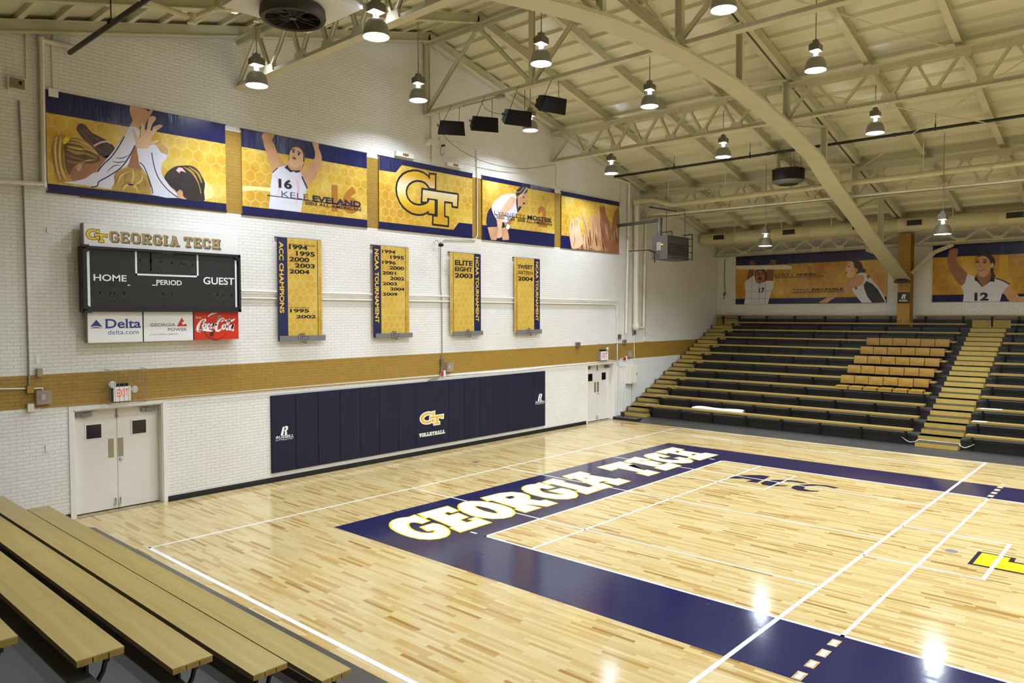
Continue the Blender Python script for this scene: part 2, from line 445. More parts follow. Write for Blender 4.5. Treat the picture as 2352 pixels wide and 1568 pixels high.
def thing(name, label, cat, loc=(0, 0, 0), group=None):
    """an Empty at the thing's base that parents its parts"""
    o = bpy.data.objects.new(name, None); COL.objects.link(o); o.empty_display_size = 0.1
    o.location = loc; o['org'] = tuple(loc)
    tag(o, label, cat, group); return o
def tag(o, label, cat, group=None, kind=None):
    o['label'] = label; o['category'] = cat
    if group: o['group'] = group
    if kind: o['kind'] = kind
    return o
def struct(o, label=None, cat=None):
    o['kind'] = 'structure'
    if label: o['label'] = label
    if cat: o['category'] = cat
    return o
def sub(o):
    """children of a part are built in the same frame as the part"""
    return o
def copy_tree(o, parent=None):
    c = o.copy(); COL.objects.link(c)
    if parent is not None: c.parent = parent
    for ch in list(o.children): copy_tree(ch, c)
    return c
# ---------------------------------------------------------------- flat prints and lettering
WALL_Y = 6.559          # face of the end wall
SIDE_X = 21.7           # face of the far side wall
def on_wall(u, v, d): return (u, WALL_Y - d, v)
def on_side(u, v, d): return (SIDE_X - d, -u, v)
def on_floor(u, v, d): return (u, v, d)
_text_cache = {}
def text_shape(s, bold=0.0, shear=0.0, space=1.0):
    """(vertices, faces) of a line of text in the unit box"""
    key = (s, bold, shear, space)
    if key in _text_cache: return _text_cache[key]
    cu = bpy.data.curves.new('t', 'FONT'); cu.body = s; cu.offset = bold; cu.shear = shear; cu.space_character = space
    cu.resolution_u = 4
    ob = bpy.data.objects.new('t', cu)
    me = ob.to_mesh()
    vs = [tuple(v.co) for v in me.vertices]; fs = [tuple(p.vertices) for p in me.polygons]
    ob.to_mesh_clear(); bpy.data.objects.remove(ob); bpy.data.curves.remove(cu)
    x0 = min(v[0] for v in vs); x1 = max(v[0] for v in vs); y0 = min(v[1] for v in vs); y1 = max(v[1] for v in vs)
    r = ([((v[0] - x0) / (x1 - x0), (v[1] - y0) / max(1e-6, y1 - y0)) for v in vs], fs)
    _text_cache[key] = r; return r

class Art(MB):
    """flat printing on a plane: layers lie d metres in front of it"""
    def __init__(s, plane): super().__init__(); s.pl = plane
    def poly(s, pts, mat, d, smooth=0):
        s.mat(mat)
        if smooth: pts = [(p.x, p.y) for p in catmull([(p[0], p[1], 0) for p in pts], smooth, True)]
        s.face([s.pl(p[0], p[1], d) for p in pts]); return s
    def rect(s, u0, v0, u1, v1, mat, d): return s.poly([(u0, v0), (u1, v0), (u1, v1), (u0, v1)], mat, d)
    def ellipse(s, c, ru, rv, mat, d, n=18, rot=0.0):
        cr, sr = math.cos(rot), math.sin(rot)
        return s.poly([(c[0] + ru * math.cos(a) * cr - rv * math.sin(a) * sr, c[1] + ru * math.cos(a) * sr + rv * math.sin(a) * cr) for a in [2 * PI * k / n for k in range(n)]], mat, d)
    def ribbon(s, pts, w, mat, d, smooth=5):
        """a brush stroke along points; w is one width or one per point"""
        s.mat(mat)
        ws = w if isinstance(w, (list, tuple)) else [w] * len(pts)
        P = catmull([(p[0], p[1], q) for p, q in zip(pts, ws)], smooth) if smooth else [Vector((p[0], p[1], q)) for p, q in zip(pts, ws)]
        L = []; R = []
        for i, p in enumerate(P):
            a = P[max(0, i - 1)]; b = P[min(len(P) - 1, i + 1)]
            t = Vector((b.x - a.x, b.y - a.y))
            if t.length < 1e-8: t = Vector((1, 0))
            t.normalize(); n = Vector((-t.y, t.x)) * (p.z / 2)
            L.append(s.pl(p.x + n.x, p.y + n.y, d)); R.append(s.pl(p.x - n.x, p.y - n.y, d))
        for i in range(len(P) - 1): s.face([R[i], R[i + 1], L[i + 1], L[i]])
        return s
    def text(s, body, bl, tr, mat, d, bold=0.0, shear=0.0, space=1.0, down=False):
        """fit a line of text into the box bl-tr; down = reading downwards, letters turned a quarter right"""
        s.mat(mat); vs, fs = text_shape(body, bold, shear, space)
        W, H = tr[0] - bl[0], tr[1] - bl[1]
        if down: q = [(bl[0] + y * W, tr[1] - x * H) for x, y in vs]
        else: q = [(bl[0] + x * W, bl[1] + y * H) for x, y in vs]
        s.mesh([s.pl(x, y, d) for x, y in q], fs); return s
    def polys(s, shapes, bl, tr, mat, d, grow=0.0, shear=0.0):
        """shapes in the unit box fitted into bl-tr, each grown by grow metres"""
        W, H = tr[0] - bl[0], tr[1] - bl[1]
        for i_, sh in enumerate(shapes):
            d += 0.00012
            q = [(bl[0] + (x) * W + shear * y * H, bl[1] + y * H) for x, y in sh]
            if grow: q = offset_poly(q, grow)
            s.poly(q, mat, d)
        return s

def arcpoly(cx, cy, rx, ry, tx, ty, a0, a1, n=20):
    """thick elliptical arc as one polygon"""
    A = [math.radians(a0 + (a1 - a0) * k / n) for k in range(n + 1)]
    return [(cx + rx * math.cos(a), cy + ry * math.sin(a)) for a in A] + [(cx + (rx - tx) * math.cos(a), cy + (ry - ty) * math.sin(a)) for a in reversed(A)]
def R_(x0, y0, x1, y1): return [(x0, y0), (x1, y0), (x1, y1), (x0, y1)]
def block_letter(ch, w, t, s, rnd=False):
    """heavy slab-serif capital, 1 high and w wide, stem t, slab s; a list of simple polygons"""
    h = s; m = 0.5
    if ch == 'I': return [R_(0, 0, w, h), R_(0, 1 - h, w, 1), R_((w - t) / 2, 0, (w + t) / 2, 1)]
    if ch == 'T': return [R_(0, 1 - h, w, 1), R_(0, 1 - h * 2.1, t * .6, 1), R_(w - t * .6, 1 - h * 2.1, w, 1), R_((w - t) / 2, 0, (w + t) / 2, 1), R_(w * .2, 0, w * .8, h)]
    if ch == 'L': return [R_(0, 0, w, h), R_(0, 1 - h, t * 1.7, 1), R_(t * .3, 0, t * 1.3, 1), R_(w - t * .6, 0, w, h * 2.2)]
    if ch == 'E': return [R_(0, 0, w, h), R_(0, 1 - h, w * .96, 1), R_(t * .25, 0, t * 1.25, 1), R_(w - t * .62, 0, w, h * 2.0), R_(w * .96 - t * .62, 1 - h * 1.9, w * .96, 1), R_(t, m - h * .45, w * .72, m + h * .45), R_(w * .72 - t * .3, m - h * .8, w * .72, m + h * .8)]
    if ch == 'H': return [R_(0, 0, w * .46, h), R_(w * .54, 0, w, h), R_(0, 1 - h, w * .46, 1), R_(w * .54, 1 - h, w, 1), R_(w * .23 - t / 2, 0, w * .23 + t / 2, 1), R_(w * .77 - t / 2, 0, w * .77 + t / 2, 1), R_(w * .2, m - h * .5, w * .8, m + h * .5)]
    if ch == 'A': return [[(w * .1, 0), (w * .1 + t, 0), (w * .5 + t * .5, 1), (w * .5 - t * .5, 1)], [(w * .9 - t, 0), (w * .9, 0), (w * .5 + t * .6, 1), (w * .5 - t * .4, 1)],
                          R_(w * .5 - t * .95, 1 - h, w * .5 + t * .6, 1), R_(0, 0, w * .43, h), R_(w * .57, 0, w, h), R_(w * .26, h * 1.6, w * .74, h * 2.4)]
    if ch == 'V': return [[(w * .5 - t * .55, 0), (w * .5 + t * .55, 0), (w * .1 + t, 1), (w * .1, 1)], [(w * .5 - t * .55, 0), (w * .5 + t * .55, 0), (w * .9, 1), (w * .9 - t, 1)], R_(0, 1 - h, w * .42, 1), R_(w * .58, 1 - h, w, 1)]
    if ch == 'Y': return [[(w * .5 - t * .5, .45), (w * .5 + t * .5, .45), (w * .1 + t, 1), (w * .1, 1)], [(w * .5 - t * .5, .45), (w * .5 + t * .5, .45), (w * .9, 1), (w * .9 - t, 1)], R_(0, 1 - h, w * .42, 1), R_(w * .58, 1 - h, w, 1), R_(w * .5 - t / 2, 0, w * .5 + t / 2, .5), R_(w * .25, 0, w * .75, h)]
    if ch in 'RB':
        top = arcpoly(w * .55, .74, w * .4, .26, t, h * 1.02, -90, 90) if rnd else [(w * .5, 1), (w * .8, 1), (w * .95, .88), (w * .95, .6), (w * .8, .48), (w * .5, .48), (w * .5, .48 + h), (w * .72, .48 + h), (w * .95 - t, .66), (w * .95 - t, .84), (w * .72, 1 - h), (w * .5, 1 - h)]
        base = [R_(0, 1 - h, w * .58, 1), R_(t * .3, 0, t * 1.3, 1), top, R_(t, .48, w * .58, .48 + h)]
        if ch == 'R': return base + [R_(0, 0, t * 1.7, h), [(w * .42, .5), (w * .42 + t * 1.05, .5), (w * .8 + t * .15, 0), (w * .8 - t * .9, 0)], R_(w * .8 - t * .9, 0, w, h)]
        return base + [R_(0, 0, w * .58, h), [(w * .5, .52), (w * .85, .52), (w, .4), (w, .12), (w * .85, 0), (w * .5, 0), (w * .5, h), (w * .75, h), (w - t, h + .06), (w - t, .36), (w * .75, .52 - h * .6), (w * .5, .52 - h * .6)]]
    if rnd:
        if ch == 'O': return [arcpoly(w / 2, .5, w / 2, .52, t * 1.05, h * 1.1, 88, 272), arcpoly(w / 2, .5, w / 2, .52, t * 1.05, h * 1.1, -92, 92)]
        c = [arcpoly(w / 2, .5, w / 2, .52, t * 1.1, h * 1.1, 38, 330, 30), R_(w - t * .72, .58, w - t * .1, 1)]
        if ch == 'G': return [arcpoly(w / 2, .5, w / 2, .52, t * 1.1, h * 1.1, 38, 345, 30), R_(w - t * .72, .62, w - t * .1, 1), R_(w * .5, .36, w * 1.02, .36 + h * .9), R_(w - t * .95, .2, w, .45)]
        return c
    k = .2; kx = k * w * .9
    left = [[(0, k), (0, 1 - k), (kx, 1), (kx + t * .25, 1 - h * .7), (t, 1 - k - h * .25), (t, k + h * .25), (kx + t * .25, h * .7), (kx, 0)]]
    tb = [R_(kx * .9, 1 - h, w - kx * .9, 1), R_(kx * .9, 0, w - kx * .9, h)]
    if ch == 'O': return left + [[(w - x, y) for x, y in left[0]]] + tb
    cr = [[(w - kx, 1), (w, 1 - k), (w, 1 - k * 1.9), (w - t, 1 - k * 1.9), (w - t, 1 - k * 1.1), (w - kx - t * .25, 1 - h)], [(w - kx, 0), (w, k), (w, k * 1.7), (w - t, k * 1.7), (w - t, k * 1.1), (w - kx - t * .25, h)]]
    if ch == 'C': return left + tb + cr
    if ch == 'G': return left + tb + [cr[0], [(w - kx, 0), (w, k), (w, .5), (w - t, .5), (w - t, k * 1.1), (w - kx - t * .25, h)], R_(w * .52, .5 - h * .9, w, .5)]
    return []
def block_word(word, widths, gap, t, s, rnd=False):
    """list of polygons for a word in block letters, in units of the letter height; returns (polys, total width)"""
    out = []; x = 0.0
    for ch in word:
        if ch == ' ': x += widths.get(' ', .4); continue
        w = widths.get(ch, .8)
        for p in block_letter(ch, w, t, s, rnd): out.append([(x + a, b) for a, b in p])
        x += w + gap
    return out, x - gap
def unit_box(polys):
    xs = [p[0] for q in polys for p in q]; ys = [p[1] for q in polys for p in q]
    x0, x1, y0, y1 = min(xs), max(xs), min(ys), max(ys)
    return [[((a - x0) / (x1 - x0), (b - y0) / (y1 - y0)) for a, b in q] for q in polys]

# the interlocking G and T of the home team, in the unit box
_G = [(4.583,7.696),(4.766,7.708),(4.752,7.352),(4.57,7.346),(4.507,7.421),(4.391,7.486),(4.245,7.508),(4.1,7.497),(3.956,7.45),(3.833,7.372),(3.752,7.276),(3.719,7.164),(3.73,7.057),(3.78,6.969),(3.87,6.894),(3.992,6.844),(4.136,6.831),(4.26,6.845),(4.386,6.879),(4.482,6.929),(4.546,6.992),(4.557,7.057),(4.746,7.065),(4.743,6.675),(4.537,6.674),(4.529,6.742),(4.427,6.684),(4.279,6.63),(4.134,6.615),(3.949,6.628),(3.787,6.682),(3.647,6.761),(3.529,6.879),(3.452,7.024),(3.428,7.19),(3.455,7.331),(3.535,7.465),(3.655,7.573),(3.796,7.646),(3.958,7.695),(4.143,7.718),(4.33,7.696),(4.477,7.645),(4.578,7.563)]
_T = [(4.322,7.265),(5.609,7.275),(5.591,6.958),(5.436,6.958),(5.425,7.059),(5.1,7.056),(5.093,6.62),(5.231,6.609),(5.23,6.412),(4.698,6.413),(4.704,6.599),(4.851,6.605),(4.863,7.072),(4.472,7.068),(4.461,6.966),(4.299,6.961)]
GT_LOGO = unit_box([_G, _T])
def gt_logo(art, bl, tr, fill, edge, d, grow, step=0.001):
    art.polys(GT_LOGO, bl, tr, edge, d, grow)
    art.polys([GT_LOGO[0]], bl, tr, fill, d + step)
    art.polys([GT_LOGO[1]], bl, tr, edge, d + step * 2, grow * 0.75)
    art.polys([GT_LOGO[1]], bl, tr, fill, d + step * 3)
def eagle_r(art, c, h, mat, d):
    """slanted sportswear R mark: a leaning stem, an open bowl and a kicked leg"""
    def P(*q): return [(c[0] + x * h, c[1] + y * h) for x, y in q]
    art.poly(P((-.48, -.5), (-.17, -.5), (.02, .33), (.08, .5), (-.08, .5), (-.2, .42), (-.27, .25)), mat, d)
    art.poly(P((-.08, .5), (.32, .5), (.44, .42), (.46, .26), (.4, .06), (.24, -.04), (.3, -.16), (.3, -.36), (.34, -.5), (.04, -.5), (.03, -.36), (.06, -.2), (.05, -.08), (.0, -.08), (.03, .08), (.12, .1), (.18, .2), (.17, .29), (.1, .32), (0, .32)), mat, d)
# ---------------------------------------------------------------- the hall
RIDGE = 4.44
def beam_z(x): return 11.25 - 0.25 * abs(x - RIDGE)     # underside of the roof beams
def deck_z(x): return beam_z(x) + 0.22                  # underside of the deck ribs
X0, X1, Y0, Y1 = -12.82, SIDE_X, -25.0, WALL_Y
FR_Y = -1.2                                             # plane of the main arch

m = MB().mat('maple'); m.box(X0, X1, Y0, Y1 + 0.3, -0.12, 0.0)
floor = struct(m.build('floor'), 'varnished maple strip court floor with painted lines', 'floor')

D1 = (-4.39, -2.74, 2.06); D2 = (11.92, 13.53, 2.06)    # door openings: x, x, head
def gable(x): return deck_z(x) + 0.12
def wall_piece(m, xa, xb, z0):
    xs = [xa] + ([RIDGE] if xa < RIDGE < xb else []) + [xb]
    top = [(x, gable(x)) for x in reversed(xs)]
    m.prism([(x, Y1, z) for x, z in [(xa, z0), (xb, z0)] + top], (0, 0.3, 0))
m = MB().mat('brick_end')
wall_piece(m, X0 - 0.3, D1[0], 0); wall_piece(m, D1[0], D1[1], D1[2]); wall_piece(m, D1[1], D2[0], 0); wall_piece(m, D2[0], D2[1], D2[2]); wall_piece(m, D2[1], X1 + 0.3, 0)
struct(m.build('wall_left'), 'white painted brick end wall with gold bands', 'wall')
m = MB().mat('brick_side'); m.box(X1, X1 + 0.3, Y0, Y1, 0, gable(X1)); struct(m.build('wall_right'), 'white painted brick wall behind the far bleachers', 'wall')
m = MB().mat('brick_side'); m.box(X0 - 0.3, X0, Y0, Y1, 0, gable(X0)); struct(m.build('wall_near'), 'white brick wall behind the near bleachers', 'wall')
m = MB().mat('brick_end'); m.prism([(x, Y0, z) for x, z in ((X0, 0), (X1, 0), (X1, gable(X1)), (RIDGE, gable(RIDGE)), (X0, gable(X0)))], (0, -0.3, 0)); struct(m.build('wall_back'), 'far end wall of the hall', 'wall')

# ribbed steel deck, ribs running from end wall to end wall
m = MB().mat('deck')
prof = []
P_ = 0.62
k = 0
xr = RIDGE
half = []
while xr < X1 + 0.3:
    half += [(xr + 0.0, 0.085), (xr + 0.235, 0.085), (xr + 0.255, 0.0), (xr + 0.365, 0.0), (xr + 0.385, 0.085)]
    xr += P_
half.append((X1 + 0.3, 0.085))
right = [(x, deck_z(x) + dz) for x, dz in half if x <= X1 + 0.3]
left = [(2 * RIDGE - x, z) for x, z in right][::-1]
line = left + right
for (xa, za), (xb, zb) in zip(line, line[1:]):
    if abs(xa - xb) < 1e-6 and abs(za - zb) < 1e-6: continue
    m.face([(xa, Y0 - 0.3, za), (xb, Y0 - 0.3, zb), (xb, Y1 + 0.3, zb), (xa, Y1 + 0.3, za)])
for (xa, za), (xb, zb) in ((line[0], (RIDGE, deck_z(RIDGE) + 0.085)), ((RIDGE, deck_z(RIDGE) + 0.085), line[-1])):
    m.face([(xa, Y0 - 0.3, za + 0.1), (xb, Y0 - 0.3, zb + 0.1), (xb, Y1 + 0.3, zb + 0.1), (xa, Y1 + 0.3, za + 0.1)])
struct(m.build('ceiling'), 'cream ribbed steel roof deck on two slopes', 'ceiling')

m = MB().mat('rubber')
m.box(X0, D1[0] - 0.09, Y1 - 0.022, Y1 + 0.0, 0, 0.11); m.box(D1[1] + 0.075, D2[0] - 0.09, Y1 - 0.022, Y1, 0, 0.11)
m.box(D1[1] + 0.075, D2[0] - 0.09, Y1 - 0.05, Y1 - 0.022, 0, 0.02)
struct(m.build('baseboard_left'), 'black rubber baseboard along the end wall', 'baseboard')

# doors
def double_door(n, D, label):
    a, b, h = D; yl = Y1 + 0.17
    r = thing('door_%d' % n, label, 'door', ((a + b) / 2, Y1, 0)); struct(r)
    m = MB().mat('trim_paint'); w = 0.085
    m.box(a - w, a, Y1 - 0.02, Y1 + 0.0, 0, h + w); m.box(b, b + w, Y1 - 0.02, Y1 + 0.0, 0, h + w); m.box(a, b, Y1 - 0.02, Y1 + 0.0, h, h + w)
    m.box(a, a + 0.02, Y1, yl + 0.05, 0, h); m.box(b - 0.02, b, Y1, yl + 0.05, 0, h); m.box(a, b, Y1, yl + 0.05, h - 0.02, h)
    m.build('door_frame', r)
    m = MB().mat('aluminium'); m.box(a + .02, b - .02, Y1 - 0.04, Y1 + 0.03, 0, 0.012); m.build('threshold', r)
    m = MB().mat('rubber'); m.box(a + .02, b - .02, yl + 0.06, yl + 0.1, 0, h - .02); m.build('dark_gap', r)
    c = (a + b) / 2
    for k, (x0, x1) in enumerate(((a + 0.022, c - 0.004), (c + 0.004, b - 0.022))):
        s = -1 if k else 1
        m = MB().mat('door_paint'); m.box(x0, x1, yl, yl + 0.045, 0.025, h - 0.024); leaf = m.build('door_leaf', r)
        wx = (x0 + x1) / 2 - 0.02 * s; wz = 1.60
        m = MB().mat('trim_paint'); q = 0.135
        for u0, u1, v0, v1 in ((-q - .02, q + .02, q, q + .02), (-q - .02, q + .02, -q - .02, -q), (-q - .02, -q, -q, q), (q, q + .02, -q, q)): m.box(wx + u0, wx + u1, yl - 0.012, yl, wz + v0, wz + v1)
        m.build('window_bead', leaf)
        m = MB().mat('door_glass'); m.box(wx - q, wx + q, yl - 0.004, yl + 0.002, wz - q, wz + q); m.build('vision_pane', leaf)
        m = MB().mat('door_plate'); px = (x1 - 0.11) if k == 0 else (x0 + 0.06); m.box(px - 0.05, px + 0.05, yl - 0.006, yl, 1.05, 1.42); m.build('push_plate', leaf)
        m = MB().mat('bright_metal')
        kx = x1 - 0.05 if k == 0 else x0 + 0.03
        m.tube([(kx, yl - 0.02, 0.10), (kx, yl - 0.035, 0.14), (kx, yl - 0.035, 0.2), (kx, yl - 0.02, 0.235)], 0.012, 6)
        m.box(kx - 0.018, kx + 0.018, yl - 0.03, yl, 0.08, 0.115); m.build('foot_bolt', leaf)
        m = MB().mat('grey_metal')
        cx = x0 + 0.2 if k == 0 else x1 - 0.2
        m.box(cx - 0.14, cx + 0.14, yl - 0.05, yl, h - 0.15, h - 0.075); m.box(cx - 0.06, cx + 0.08, yl - 0.065, yl - .05, h - 0.16, h - 0.085)
        m.bar((cx, yl - 0.04, h - 0.065), (cx + s * 0.26, yl - 0.02, h - 0.035), 0.02, 0.012); m.build('door_closer', leaf)
        if k:
            m = MB().mat('bright_metal'); m.lathe([(0.035, 0), (0.035, -0.02), (0.022, -0.03)], (x0 + 0.06, yl, 1.0), 14, axis='y'); m.build('lock_cylinder', leaf)
    m = MB().mat('grey_metal'); m.box(c - 0.012, c + 0.012, yl - 0.03, yl, h - 0.2, h - 0.05); m.box(c - 0.02, c + 0.02, yl - 0.04, yl, h - 0.22, h - 0.18); m.build('top_bolt', r)
double_door(1, D1, 'white double door under the lit exit sign nearest the scoreboard')
double_door(2, D2, 'white double door in the far corner beside the bleacher steps')

# ---------------------------------------------------------------- roof beams down the slope
ORD = ['first', 'second', 'third', 'fourth', 'fifth', 'sixth', 'seventh', 'eighth', 'ninth', 'tenth', 'eleventh', 'twelfth', 'thirteenth']
BEAM_Y = [6.36, 4.49, 2.59, 0.7, -3.16, -5.1, -7.05]
for i, y in enumerate(BEAM_Y):
    for side, xe, nm in ((1, X1, 'far'), (-1, X0, 'near')):
        if side < 0 and i > 2: continue
        m = MB().mat('steel_cream')
        p = (RIDGE, y, deck_z(RIDGE)); q = (xe, y, deck_z(xe))
        up = (0.2425 * side, 0, 0.97)
        m.ibeam(p, q, 0.15, 0.215, 0.016, up)
        if i == 0: m.mat('steel_cream'); m.bar((p[0], y + .12, p[2] - .19), (q[0], y + .12, q[2] - .19), .1, .012, up)
        o = m.build('roof_beam')
        pos = 'tight along the end wall' if i == 0 else ('%s out from the end wall' % ORD[i] if i < 4 else '%s beyond the arch' % ORD[i - 4])
        tag(o, 'cream steel roof beam on the %s slope, %s' % (nm, pos), 'beam', 'cream beams under the roof deck')

# ---------------------------------------------------------------- trusses along the hall
def chord(m, x, ya, yb, z, flange_up):
    """paired angles: a flat flange and two legs"""
    m.mat('steel_cream')
    s = -1 if flange_up else 1
    m.box(x - 0.1, x + 0.1, yb, ya, z - 0.007, z + 0.007)
    m.box(x - 0.022, x - 0.008, yb, ya, min(z, z + s * 0.11), max(z, z + s * 0.11)); m.box(x + 0.008, x + 0.022, yb, ya, min(z, z + s * 0.11), max(z, z + s * 0.11))
def truss(label, x, ya, yb, zb, zt, nodes, posts=(), gus=True, wid=0.06):
    """nodes: alternating bottom / top positions along y, starting at the bottom"""
    r = thing('roof_truss', label, 'truss', (x, ya, zb), 'cream lattice trusses under the roof')
    m = MB(); chord(m, x, ya, yb, zt, True); m.build('top_chord', r)
    m = MB(); chord(m, x, ya, yb, zb, False); m.build('bottom_chord', r)
    P = [(x, y, (zb + 0.07) if k % 2 == 0 else (zt - 0.07)) for k, y in enumerate(nodes)]
    for a, b in zip(P, P[1:]):
        m = MB().mat('steel_cream'); d = (Vector(b) - Vector(a)).normalized()
        for sx in (-0.035, 0.035): m.bar((a[0] + sx, a[1], a[2]), (b[0] + sx, b[1], b[2]), 0.012, wid, (0, d.z, -d.y))
        m.bar(a, b, 0.07, 0.012, (0, d.z, -d.y))
        m.build('web_member', r)
    for y in posts:
        m = MB().mat('steel_cream'); m.bar((x, y, zb), (x, y, zt), 0.14, 0.02, (0, 1, 0)); m.bar((x - .06, y, zb), (x - .06, y, zt), 0.015, 0.1, (0, 1, 0)); m.bar((x + .06, y, zb), (x + .06, y, zt), 0.015, 0.1, (0, 1, 0)); m.build('end_post', r)
    if gus:
        for k, (px, py, pz) in enumerate(P):
            if k in (0,): continue
            m = MB().mat('steel_cream'); up = k % 2
            w = 0.17; hh = 0.2
            z0, z1 = (zt - hh, zt) if up else (zb, zb + hh)
            w1, w0 = (w * 1.15, w * .8) if up else (w * .8, w * 1.15)
            m.prism([(px - 0.05, py - w0, z0), (px - 0.05, py + w0, z0), (px - 0.05, py + w1, z1), (px - 0.05, py - w1, z1)], (0.1, 0, 0)); m.build('gusset_plate', r)
    return r
N_A = [6.5, 5.63, 5.16, 4.4, 4.02, 3.45, 3.07, 2.51, 2.13, 1.55, 1.12, 0.57, 0.11, -0.56, -1.1]
N_B = [-1.3, -1.94, -2.57, -3.3, -3.69, -4.24, -4.64, -5.19, -5.63, -6.16, -6.6, -7.2, -7.6, -8.2, -8.7]
truss('deep cream lattice truss near the round black fan housing, over the first two banners', -1.0, 6.52, FR_Y + .1, 8.83, 9.86, N_A)
truss('tall cream ridge truss with the four black loudspeakers hanging from it', 4.44, 6.52, FR_Y + .1, 9.3, 11.22, [6.5, 4.5, 2.7, 0.75, -1.2], posts=(6.46, 2.7), wid=0.09)
truss('tall cream ridge truss past the arch, at the top right', 4.44, FR_Y - .1, -8.8, 9.28, 11.22, [-1.2, -3.15, -5.1, -6.95, -8.8], posts=(-5.1,), wid=0.09)
truss('cream lattice truss running from the end wall to the arch beyond the loudspeakers', 9.9, 6.52, FR_Y + .1, 8.83, 9.76, N_A)
truss('cream lattice truss past the arch, above the long black pipe', 9.9, FR_Y - .1, -8.8, 8.83, 9.76, N_B)
truss('cream lattice truss behind the thick wall pipe in the far corner', 15.3, 6.52, FR_Y + .1, 7.46, 8.4, N_A, wid=0.05)
truss('cream lattice truss past the arch, just above the right hanging lamp over the bleachers', 15.3, FR_Y - .1, -8.8, 7.44, 8.4, N_B, wid=0.05)
N_W = [6.42, 5.84, 5.16, 4.54, 4.05, 3.52, 3.08, 2.52, 2.12, 1.61, 1.18, 0.76, 0.0, -.9]
truss('shallow cream wall truss above the banner of two players', 21.33, 6.5, -0.95, 6.36, 6.94, N_W, wid=0.07)
truss('shallow cream wall truss above the banner of the smiling player', 21.33, -1.5, -8.8, 6.36, 6.94, [-1.6, -2.3, -3.0, -3.6, -4.1, -4.6, -5.1, -5.6, -6.1, -6.6, -7.1, -7.6, -8.1], wid=0.07)

# ---------------------------------------------------------------- the main arch
half_arch = [(RIDGE, 9.16), (5.6, 9.14), (6.9, 9.08), (8.3, 8.91), (10.2, 8.63), (12.1, 8.2), (13.5, 7.62), (15.7, 6.88), (17.6, 6.2), (21.11, 5.06)]
path = [(2 * RIDGE - x, z) for x, z in reversed(half_arch[1:])] + half_arch
def arch_z(x):
    x = abs(x - RIDGE) + RIDGE
    for (xa, za), (xb, zb) in zip(half_arch, half_arch[1:]):
        if xa <= x <= xb: return za + (zb - za) * (x - xa) / (xb - xa)
    return half_arch[-1][1]
arch = thing('roof_arch', 'broad cream steel arch sweeping down to the gold column', 'arch', (RIDGE, FR_Y, 5.1))
m = MB().mat('steel_cream'); YA, YB, TH = FR_Y + 0.28, FR_Y - 0.22, 0.07
for (xa, za), (xb, zb) in zip(path, path[1:]):
    m.mesh([(xa, YA, za), (xb, YA, zb), (xb, YB, zb), (xa, YB, za), (xa, YA, za + TH), (xb, YA, zb + TH), (xb, YB, zb + TH), (xa, YB, za + TH)],
           [(0, 3, 2, 1), (4, 5, 6, 7), (0, 1, 5, 4), (3, 7, 6, 2)])
m.build('arch_rib', arch)
m = MB().mat('steel_cream')
for x, z in ((17.75, 6.12), (17.35, 6.28)):
    for k in range(4):
        for q in (-0.12, 0.0, 0.12):
            m.lathe([(0.018, 0), (0.014, -0.014)], (x + k * .12 * .95, FR_Y + .03 + q, arch_z(x + k * .12 * .95)), 8)
m.build('rivets', arch)
for dy in (-0.09, 0.09):
    for s, xe in ((1, X1 - 0.1), (-1, X0 + 0.1)):
        m = MB().mat('steel_cream'); m.ibeam((RIDGE, FR_Y + dy - .05, deck_z(RIDGE)), (xe, FR_Y + dy - .05, deck_z(xe)), 0.12, 0.25, 0.016, (0.2425 * s, 0, 0.97)); m.build('rafter', arch)
for x in (-1.0, 1.7, 4.44, 7.2, 9.9, 12.6, 15.3, 18.0):
    m = MB().mat('steel_cream'); za, zb = arch_z(x) + TH, beam_z(x)
    m.bar((x, FR_Y - .05, za), (x, FR_Y - .05, zb), 0.15, 0.02, (1, 0, 0))
    for q in (-.07, .07): m.bar((x, FR_Y + q - .05, za), (x, FR_Y + q - .05, zb), 0.018, 0.12, (1, 0, 0))
    m.build('post', arch)
for xa, xb in ((4.44, 7.2), (4.44, 1.7), (7.2, 9.9), (9.9, 12.6), (12.6, 15.3), (15.3, 18.0), (1.7, -1.0)):
    m = MB().mat('steel_cream'); up_first = abs(xa - RIDGE) < .1
    if up_first: a, b = (xa, FR_Y - .05, arch_z(xa) + TH), (xb, FR_Y - .05, beam_z(xb))
    else: a, b = (xa, FR_Y - .05, arch_z(xa) + TH + .02), (xb, FR_Y - .05, beam_z(xb) - .03)
    for q in (-.045, .045): m.bar((a[0], a[1] + q, a[2]), (b[0], b[1] + q, b[2]), 0.012, 0.075)
    m.build('diagonal', arch)

# gold column carrying the arch
colm = thing('steel_column', 'gold painted steel column standing in the far bleachers under the arch', 'column', (21.3, FR_Y - .02, 3.36))
CX = 21.11; cy0, cy1 = -1.41, -0.99
m = MB().mat('gold_steel')
m.box(CX, CX + .025, cy0, cy1, 3.36, 6.85); m.box(CX + .45, CX + .475, cy0, cy1, 3.36, 6.85); m.box(CX + .025, CX + .45, (cy0 + cy1) / 2 - .012, (cy0 + cy1) / 2 + .012, 3.36, 6.85)
m.build('column_shaft', colm)
m = MB().mat('dark_bronze'); m.box(20.72, CX, cy0 - .01, cy1 + .03, 5.0, 5.09)
for k in range(5): m.box(20.9, 20.94, cy0 + .04 + k * .08, cy0 + .07 + k * .08, 5.09, 5.12)
m.build('bearing_plate', colm)
m = MB().mat('dark_bronze')
for z in (4.86, 4.76, 3.62, 3.54):
    for y in (-1.35, -1.28, -1.12, -1.05): m.lathe([(0.018, 0), (0.012, -0.012)], (CX, y, z), 8, axis='x')
for z in (5.62, 5.5, 5.38, 5.26):
    for y in (-1.35, -1.28, -1.12, -1.05): m.lathe([(0.018, 0), (0.012, -0.012)], (CX, y, z), 8, axis='x')
